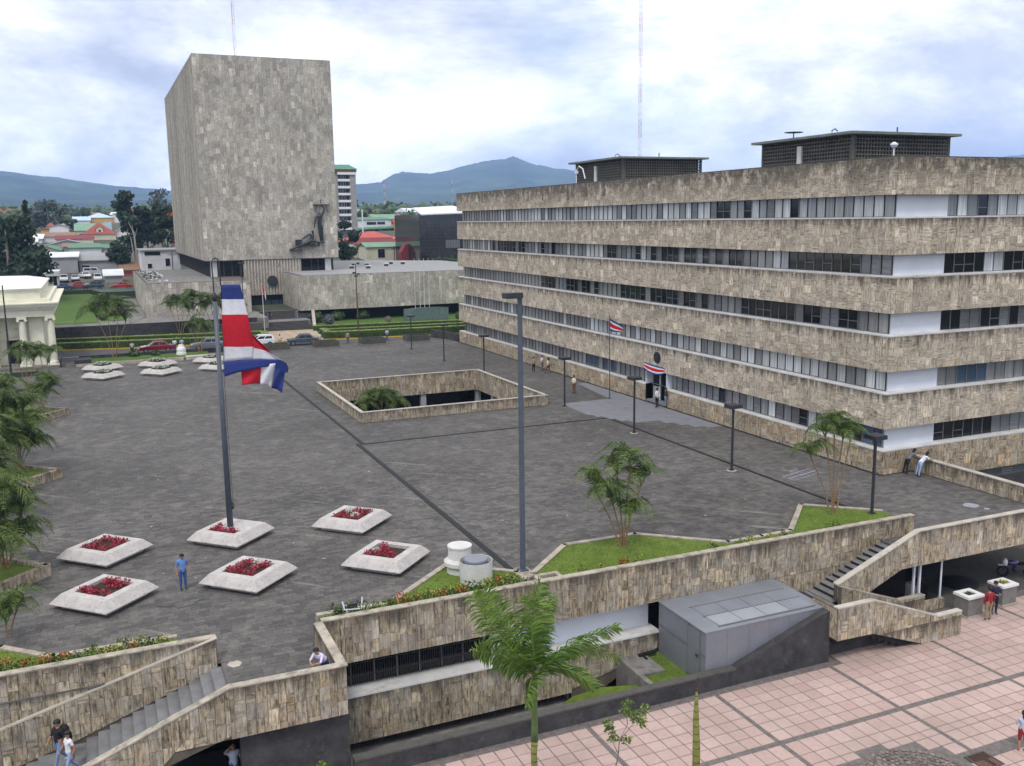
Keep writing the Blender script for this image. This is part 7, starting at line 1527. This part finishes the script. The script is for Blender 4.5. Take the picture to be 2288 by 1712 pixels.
# ------------------------------------------------------------ the town behind
def house(label, x0, x1, y, z0, z1, wall, roof, kind='flat', depth=10, rh=1.5, wins=(), over=0.4, name='house', group='houses of the town beyond the court'):
    t = thing(name, label, 'house', ((x0+x1)/2, y+depth/2, z0), group); y1 = y+depth
    mb = MB(); mb.box(x0, y, z0-5, x1, y1, z1); 
    if kind == 'gable': mb.mesh([(x0, y, z1), (x1, y, z1), ((x0+x1)/2, y, z1+rh), (x0, y1, z1), (x1, y1, z1), ((x0+x1)/2, y1, z1+rh)], [(0, 1, 2), (4, 3, 5)])
    part('wall', mb, wall, t); mb = MB(); o = over; e = 0.14
    if kind == 'flat': mb.box(x0-o, y-o, z1, x1+o, y1+o, z1+max(0.2, rh))
    elif kind == 'shed': mb.prism([(x0-o, y-o, z1), (x1+o, y-o, z1), (x1+o, y1+o, z1+rh), (x0-o, y1+o, z1+rh)], (0, 0, 0.2))
    elif kind == 'ridge':   # ridge along X
        ym = (y+y1)/2; mb.prism([(x0-o, y-o, z1-0.1), (x1+o, y-o, z1-0.1), (x1+o, ym, z1+rh), (x0-o, ym, z1+rh)], (0, 0, e)); mb.prism([(x0-o, ym, z1+rh), (x1+o, ym, z1+rh), (x1+o, y1+o, z1-.1), (x0-o, y1+o, z1-.1)], (0, 0, e)); mb.mesh([(x0, y, z1), (x0, ym, z1+rh), (x0, y1, z1), (x1, y, z1), (x1, ym, z1+rh), (x1, y1, z1)], [(0, 1, 2), (5, 4, 3)])
    elif kind == 'gable':
        xm = (x0+x1)/2; mb.prism([(x0-o, y-o, z1-.15), (xm, y-o, z1+rh), (xm, y1+o, z1+rh), (x0-o, y1+o, z1-.15)], (0, 0, e)); mb.prism([(xm, y-o, z1+rh), (x1+o, y-o, z1-.15), (x1+o, y1+o, z1-.15), (xm, y1+o, z1+rh)], (0, 0, e))
    elif kind == 'hip':
        ym = (y+y1)/2; k = min(depth/2, (x1-x0)/2.2); mb.mesh([(x0-o, y-o, z1), (x1+o, y-o, z1), (x1+o, y1+o, z1), (x0-o, y1+o, z1), (x0+k, ym, z1+rh), (x1-k, ym, z1+rh)], [(0, 1, 5, 4), (1, 2, 5), (2, 3, 4, 5), (3, 0, 4), (0, 3, 2, 1)])
    part('roof', mb, roof, t)
    for (wx, wz, ww, wh) in wins:
        mb = MB(); mb.box(x0+wx-0.08, y-0.07, z0+wz-0.08, x0+wx+ww+0.08, y+0.02, z0+wz+wh+0.08); wo = part('window', mb, 'rim', t); mb = MB(); mb.box(x0+wx, y-0.10, z0+wz, x0+wx+ww, y-0.06, z0+wz+wh); part('pane', mb, 'glass', wo, True)
    return t
house('white corner shop with a wide dark window and a red-lettered strip', -13.9, -7.1, 222, 3.4, 6.0, 'w_white', 'r_white', 'flat', 8, 1.0, [(2.2, 1.35, 3.5, 1.1), (5.8, 0.6, 0.7, 2.0)], 0.3, 'shop')
mb = MB()
for k, w_ in enumerate((0.30, 0.22, 0.26, 0.2, 0.25, 0.2, 0.28, 0.0, 0.22, 0.2, 0.0, 0.28, 0.24, 0.26, 0.2)):
    if w_: mb.box(-11.4+k*0.2, 221.86, 4.36, -11.4+k*0.2+0.13, 221.88, 4.36+w_)
single('shop_lettering', mb, 'w_red', 'row of small red letters under the window of the white corner shop', 'lettering')
mb = MB(); mb.box(-13.2, 221.9, 3.3, -8.0, 221.96, 4.0); single('blue_plinth', mb, 'f_blue', 'blue painted base strip of the white corner shop', 'painted strip')
house('long pale grey warehouse wall behind the parking lot', -17.6, -3.6, 255, 4.8, 8.8, 'w_grey', 'r_white', 'shed', 22, 0.6)
house('lower grey warehouse continuing to the right behind the lot', -3.3, 5.8, 258, 5.0, 7.7, 'w_grey', 'r_grey', 'shed', 22, 1.2, [(0.5, 1.0, 1.8, 0.7)])
house('small shed with white canopy roof at the lot', 2.0, 5.6, 232, 3.7, 5.1, 'w_grey', 'r_white', 'shed', 4, 1.2)
house('brown tin-roofed house behind the white canopy', 5.8, 11.4, 244, 4.5, 5.7, 'w_red', 'r_brown', 'shed', 9, 1.6)
house('white two-storey block with dark windows close to the tower', 10.1, 18.5, 235, 4.5, 10.4, 'w_white', 'r_grey', 'flat', 18, 0.25, [(0.7, 4.9, 3.4, 0.85), (1.2, 2.0, 0.9, 1.0), (5.1, 2.4, 1.0, 1.7)])
house('cream gabled building with green roof, left of the long white one', -14.3, -8.4, 290, 7, 9.7, 'w_cream', 'r_green', 'gable', 30, 1.0)
house('long white walled building with bright green roof edge', -5.9, 2.2, 289, 7, 10.2, 'w_white', 'r_green', 'shed', 30, 0.5)
house('green-roofed cream house right of the long white one', 2.8, 11.3, 300, 7.5, 9.7, 'w_cream', 'r_green', 'shed', 12, 0.9, [(1, 1.0, 0.4, 1.0), (7.2, 0.7, 1.0, 1.5)])
mb = MB(); mb.box(-8.2, 288, 6.8, 2.4, 288.6, 7.8); single('green_fence', mb, 'r_green', 'green painted fence strip below the long white building', 'fence')
house('wide grey tin roof behind the green-roofed buildings', -15, 0.9, 330, 9, 10, 'w_grey', 'r_grey', 'gable', 24, 1.9)
house('dark red-brown roof above the wide grey one', -10.7, 0.5, 345, 10, 12, 'w_cream', 'r_maroon', 'ridge', 14, 1.1)
house('reddish low roof with white parapet at the left', -18, -5.1, 360, 11, 12.8, 'w_white', 'r_brown', 'ridge', 14, 1.2)
house('steep red-roofed house with a pale dormer', -2.6, 8.0, 370, 12, 13.3, 'w_cream', 'r_red', 'hip', 16, 3.9)
t_ = house('pale dormer with a round window on the steep red roof', 1.7, 3.9, 371, 13.4, 15.2, 'w_cream', 'r_red', 'gable', 5, 1.0, [(0.7, 0.7, 0.8, 0.7)], 0.2, 'dormer', None)
house('small white gabled house behind the reddish roofs', -13.6, -7.4, 380, 12, 16.0, 'w_white', 'r_grey', 'gable', 14, 0.9); house('brown annex beside the small white gabled house', -16.4, -13.6, 381, 12, 15.2, 'w_orange', 'r_brown', 'flat', 10, 0.3)
house('large light green roof behind the steep red-roofed house', -5.5, 5.1, 400, 12.5, 14.4, 'w_cream', 'r_lgreen', 'ridge', 22, 2.6)
house('long bluish white factory roofs in the distance', -9.6, 0, 480, 17, 18.6, 'w_white', 'r_blue', 'ridge', 40, 1.8); house('orange walled warehouse with grey-blue roof', -2.2, 10.6, 500, 17.5, 19.9, 'w_orange', 'r_blue', 'hip', 44, 2.4); house('tall white warehouse gable beside the orange one', 10.7, 15.5, 498, 17.5, 21.6, 'w_white', 'r_lgreen', 'flat', 20, 0.3)
mb = MB(); mb.box(4.9, 430, 14.4, 8.0, 430.2, 17.6); single('billboard', mb, 'r_blue', 'small pale blue billboard in front of the orange warehouse', 'billboard')
for a_ in (('low red-brown roof beside the dark left trees', -22, -15.5, 300, 7.5, 9.6, 'w_cream', 'r_brown', 'ridge', 12, 1.4), ('pale roofed house left of the grey tin roof', -23, -15.8, 335, 9.5, 11.6, 'w_white', 'r_white', 'ridge', 12, 1.2),
           ('cream house with a maroon roof behind the white parapet', -5.0, -1.0, 355, 10.5, 12.6, 'w_cream', 'r_maroon', 'gable', 12, 1.0), ('grey-roofed house right of the steep red one', 8.6, 14.5, 380, 11.5, 14.2, 'w_white', 'r_grey', 'gable', 12, 1.6),
           ('white roofed shed left of the green-roofed gable', -20, -14.8, 285, 6.8, 9.0, 'w_grey', 'r_white', 'shed', 12, 0.6), ('long rusty roof between the green roofs and the grey one', -8, 1.5, 315, 8.5, 10.2, 'w_grey', 'r_brown', 'ridge', 8, 0.8),
           ('bright white long roof left of the factory roofs', -20, -10.5, 470, 16, 18.0, 'w_white', 'r_white', 'ridge', 20, 1.0), ('small red roof peeking left of the white gabled house', -14.8, -12.2, 392, 12, 16.2, 'w_cream', 'r_red', 'hip', 8, 1.4)): house(*a_)
# right of the tower
ap = thing('apartment_tower', 'tall grey tower block with white balconies and a green roof right of the court tower', 'building', (82, 340, 9))
mb = MB(); mb.box(77.0, 330, 5, 79.2, 350, 32.8); mb.box(83.3, 329.4, 5, 85.4, 350, 32.4); mb.box(79.2, 331.5, 5, 83.3, 350, 33.5); part('wall', mb, 'w_tall', ap)
mb = MB(); mb.box(77.4, 329.6, 33.2, 85.8, 350, 34.3); part('top_storey', mb, 'r_brown', ap)
mb = MB(); mb.mesh([(76.5, 328.8, 34.2), (86.1, 328.8, 34.2), (86.1, 351, 34.2), (76.5, 351, 34.2), (78.5, 335, 36.1), (84.4, 335, 36.1), (84.4, 345, 36.1), (78.5, 345, 36.1)], [(0, 1, 5, 4), (1, 2, 6, 5), (2, 3, 7, 6), (3, 0, 4, 7), (4, 5, 6, 7)]); part('roof', mb, 'r_green', ap)
mb = MB(); mb.box(79.0, 328.9, 32.4, 85.5, 331.4, 33.2); part('balcony', mb, 'rim', ap)
for k in range(8):
    z = 30.15-k*2.36
    mb = MB(); mb.box(79.15, 329.2, z, 83.35, 331.4, z+0.8); part('balcony', mb, 'rim', ap)
    mb = MB(); mb.box(79.9, 331.3, z+0.8, 82.0, 331.48, z+2.2); wo = part('window', mb, 'glass', ap)
    for q in (80.4, 80.95, 81.5): 
        mb = MB(); mb.box(q-0.04, 331.22, z+0.8, q+0.04, 331.29, z+2.2); part('mullion', mb, 'rim', wo, True)
    mb = MB(); mb.box(79.25, 331.3, z+0.9, 79.65, 331.48, z+2.1); mb.box(82.4, 331.3, z+0.9, 83.1, 331.48, z+2.1); part('window', mb, 'glass', ap)
house('green-roofed two-storey building with a dark window band', 104.0, 118.6, 400, 10.5, 17.0, 'w_white', 'r_green', 'shed', 12, 1.1, [(3.6, 4.5, 4.2, 1.2), (8.2, 4.6, 3.5, 1.1), (3.6, 1.3, 2.5, 1.0), (7.0, 1.3, 1.8, 1.3), (10.5, 1.3, 2.4, 1.3)])
mb = MB(); mb.prism([(102.5, 397, 13.0), (118.8, 397, 13.4), (118.8, 400, 14.1), (102.5, 400, 13.7)], (0, 0, 0.2)); single('canopy_roof', mb, 'r_green', 'lower green canopy roof along the two-storey building', 'roof')
house('yellowish green tiled roof house behind the two-storey building', 119, 131, 430, 13, 17.5, 'w_yellow', 'r_lgreen', 'ridge', 14, 2.0); house('brown roofed yellow house left of the yellowish green roof', 111.5, 119, 432, 13, 17.7, 'w_yellow', 'r_brown', 'ridge', 12, 1.6)
house('orange house with red-brown roof', 118.8, 124.5, 396, 12.6, 15.2, 'w_orange', 'r_red', 'ridge', 10, 1.9, [(3.4, 0.5, 1.2, 1.2)]); house('white roofed house farther back behind the orange house', 138, 145, 450, 14, 16.8, 'w_cream', 'r_white', 'ridge', 12, 1.0)
house('white awning roofed yellow house next to the glass building', 124.3, 132, 402, 12.6, 15.0, 'w_yellow', 'r_white', 'shed', 10, 0.9, [(3, 0.4, 1.8, 1.2)]); house('maroon roofed low house behind the white awnings', 133, 141, 440, 14, 16, 'w_cream', 'r_brown', 'ridge', 12, 1.2); house('grey flat long roof in front of the orange house', 112, 124, 360, 10.5, 12.0, 'w_grey', 'r_grey', 'flat', 8, 0.4)
mb = MB(); mb.tube([(100.6, 380, 8), (100.6, 380, 21.2)], 0.25, 10); single('white_chimney', mb, 'rim', 'slim white chimney column before the green-roofed building', 'chimney')
house('big house with bright red roof behind the court wing', 70.1, 88, 280, 7, 10.4, 'w_cream', 'r_bred', 'hip', 18, 3.0); house('white house with darker red lean-to roof in front', 69.5, 81.5, 272, 6.5, 9.9, 'w_cream', 'r_maroon', 'ridge', 9, 1.7, [(0.5, 1.8, 0.5, 1.4), (1.6, 1.8, 0.5, 1.4)]); house('cream house wing right of the bright red roof', 84.5, 91, 278, 7, 11.2, 'w_cream', 'w_cream', 'flat', 10, 0.3)
house('white low houses with pale green roof just behind the court wing', 70.2, 81.5, 262, 6, 9.3, 'w_cream', 'r_lgreen', 'ridge', 9, 1.1, [(3.2, 0.3, 2.0, 2.4), (9.5, 1.0, 0.9, 0.8)])
mw = thing('maroon_wall', 'curved maroon painted wall left of the black glass building', 'wall', (79, 250, 4)); mb = MB(); mb.prism([(76.5, 250, 3), (81.8, 250, 3), (81.8, 250, 10.6), (79.5, 250, 10.7), (77.8, 250, 10.0), (76.6, 250, 8.0)], (0, 3, 0)); part('wall', mb, 'w_maroon', mw)
gb = thing('glass_building', 'black mirrored glass office building with white sloping roof', 'building', (86, 250, 5))
g = G('mirror_glass'); M['mirror'] = g.done(g.mix(g.ramp(g.noise(0.35, 5, 0.7, dist=1.2), [(0.45, 0.0), (0.6, 1.0)]), (0.006, 0.008, 0.01), (0.035, 0.03, 0.03)), 0.08, 0.0, 0.9)
mb = MB(); mb.box(78.6, 240, 3, 96, 262, 18.0); part('glass', mb, 'mirror', gb)
mb = MB()
for k in range(40): x = 78.6+k*0.45; mb.box(x-0.025, 239.93, 3, x+0.025, 240.0, 18.0)
for k in range(16): z = 4.0+k*0.9; mb.box(78.6, 239.94, z-0.025, 96, 240.0, z+0.025)
part('mullion_field', mb, 'dframe', gb, kind='stuff')
mb = MB()
for k in range(26):
    x = 79+k*0.45
    if 5 < k < 24: mb.box(x+0.05, 239.90, 9.2 if k > 14 else 5.0, x+0.40, 239.93, 11.3 if k > 14 else 6.6)
part('painted_reflection_panes', mb, 'blind', gb)  # pale reflections in the mirror glass, painted on as blind-coloured panes
mb = MB(); mb.prism([(78.9, 239.2, 17.8), (96, 239.2, 18.3), (96, 262, 20.3), (84, 262, 19.8)], (0, 0, 0.3)); part('roof', mb, 'r_white', gb)
def mast(name, label, x, y, z0, z1, w_, sect, group=None):
    t = thing(name, label, 'radio mast', (x, y, z0), group); n = int((z1-z0)/sect)
    for i in range(n):
        mb = MB(); a = z0+i*sect-z0; b = a+sect; q = [(math.cos(k*2.094)*w_, math.sin(k*2.094)*w_) for k in range(3)]
        for k in range(3):
            p, r = q[k], q[(k+1) % 3]; mb.tube([(p[0], p[1], a), (p[0], p[1], b)], w_*0.07, 4, caps=False)
            m2 = 3
            for j in range(m2): za_, zb_ = a+sect*j/m2, a+sect*(j+1)/m2; mb.tube([(p[0], p[1], za_), (r[0], r[1], zb_)], w_*0.04, 4, caps=False); mb.tube([(p[0], p[1], za_), (r[0], r[1], za_)], w_*0.04, 4, caps=False)
        part('section', mb, ('mast_red' if i % 2 else 'mast_white'), t, True)
M['mast_red'] = plain('mast_red', (0.45, 0.12, 0.09), 0.6, 0.1, 2); M['mast_white'] = plain('mast_white', (0.62, 0.6, 0.6), 0.6, 0.1, 2)
mast('radio_mast', 'slim lattice mast rising behind the court tower roof', 43.0, 300, 8, 92, 0.42, 6)
mast('radio_mast', 'tall red and white lattice mast rising behind the office building', 151.2, 250, 5, 95, 0.55, 5)
mast('radio_mast', 'distant red and white tapering mast left of the mountain saddle', 260.9, 900, 24, 56, 1.0, 4); mast('radio_mast', 'faint distant mast in front of the mountain slope', 440, 1200, 28, 71, 0.8, 6)
up_ = random.Random(9)
for i, (x, y, h) in enumerate(((-14.3, 205, 11), (-12.3, 250, 6), (-10.2, 248, 5), (16.6, 233, 6.5), (63.5, 262, 6), (74.6, 250, 5))):
    mb = MB(); mb.tube([(x, y, tz(y)-0.5), (x, y, tz(y)+h)], 0.13, 6); mb.box(x-0.8, y-0.05, tz(y)+h-0.8, x+0.8, y+0.05, tz(y)+h-0.68)
    single('utility_pole', mb, 'dconcrete', ('tall utility pole with a lamp in front of the left dark tree', 'utility pole against the left part of the grey warehouse', 'short utility pole against the grey warehouse middle', 'utility pole beside the white two-storey block', 'utility pole by the dark tree right of the tower', 'utility pole in front of the maroon wall')[i], 'pole', 'utility poles in the town')
# far town: small houses one can still tell apart, and the mass of trees
HM = []
for wc, rc in (('w_white', 'r_red'), ('w_cream', 'r_brown'), ('w_white', 'r_white'), ('w_cream', 'r_green'), ('w_yellow', 'r_red'), ('w_white', 'r_grey')):
    mb = MB(); mb.box(-4, -3.5, -3, 4, 3.5, 2.6, mi=0); mb.mesh([(-4.5, -4, 2.5), (4.5, -4, 2.5), (4.5, 4, 2.5), (-4.5, 4, 2.5), (-4.5, 0, 4.2), (4.5, 0, 4.2)], [(0, 1, 5, 4), (2, 3, 4, 5), (1, 2, 5), (3, 0, 4)], mi=1); mb.box(-2, -3.56, 0.6, -0.5, -3.5, 1.8, mi=2); mb.box(1, -3.56, 0.6, 2.5, -3.5, 1.8, mi=2)
    HM.append(mb.data('far_house', [wc, rc, 'glass']))
rd = random.Random(21); nh = 0
for y in (340, 395, 450, 520, 600, 700, 820, 960, 1150, 1400):
    for x in [v for v in range(-200, 1200, 1)]:
        a = math.degrees(math.atan2(x, y))
        if not ((-5 < a < 4.2) or (13.0 < a < 21.0)): continue
        if y < 500 and not (18.6 < a < 21.0 or a < -2.9): continue
        if rd.random() < 0.016*(1+y/500)*(0.6 if y > 1000 else 1):
            hi = rd.randrange(6); o = bpy.data.objects.new('far_house', HM[hi]); COL.objects.link(o); o.location = (x, y+rd.uniform(-25, 25), tz(y)); o.rotation_euler = (0, 0, rd.uniform(-.6, .6)); s_ = rd.uniform(0.9, 1.6); o.scale = (s_, s_, s_*0.9)
            o['label'] = 'small far-off '+('white house with a red', 'cream house with a brown', 'white house with a white', 'cream house with a green', 'yellow house with a red', 'white house with a grey')[hi]+' pitched roof '+('left' if a < 6 else 'right')+' of the court tower'; o['category'] = 'house'; o['group'] = 'small distant houses of the town'; nh += 1
for nm, (a0, a1), cnt in (('far_trees', (-7, 5), 620), ('far_trees', (12.5, 60), 1500)):
    mb = MB()
    for _ in range(cnt):
        y = 430*math.exp(rd.random()*2.2); a = math.radians(rd.uniform(a0, a1)); x = y*math.tan(a); r = rd.uniform(2.0, 4.6)*(1+y/2600)
        if y < 640 and (-1.5 < math.degrees(a) < 3): continue
        zb = tz(y)
        for k in range(3): mb.ball((x+rd.uniform(-1, 1)*r*.7, y+rd.uniform(-1, 1)*r*.7, zb+r*rd.uniform(0.4, 1.1)), r*rd.uniform(0.45, 0.8), 1, 0.5, pv=R3(), sq=(1, 1, 0.8))
        leafcluster(mb, (x, y, zb+r*0.9), (r, r, r*0.8), 14, r*0.45)
    o = link(nm, mb.data(nm, 'leaf'), None, True, 'stuff')
mb = MB()
for _ in range(26): x, y = rd.uniform(-420, 180), rd.uniform(2500, 3300); z_ = 50+rd.random()*12; mb.box(x, y, z_-14, x+rd.uniform(5, 14), y+8, z_+3)
link('hillside_houses', mb.data('hillside_houses', 'r_white'), None, True, 'stuff')

# ------------------------------------------------------------ air
g = G('haze_air'); g.t.nodes.remove(g.p); v = g.t.nodes.new('ShaderNodeVolumePrincipled'); v.inputs['Density'].default_value = HAZE; v.inputs['Color'].default_value = (0.40, 0.60, 1.0, 1); v.inputs['Anisotropy'].default_value = 0.1
g.t.links.new(v.outputs[0], g.out.inputs['Volume']); M['haze'] = g.m
mb = MB(); mb.box(-6600, -6600, -7.0, 6600, 6620, 470); link('haze', mb.data('haze', 'haze'), None, True, 'stuff')
bpy.data.objects['haze'].data.attributes.remove(bpy.data.objects['haze'].data.attributes['pv'])
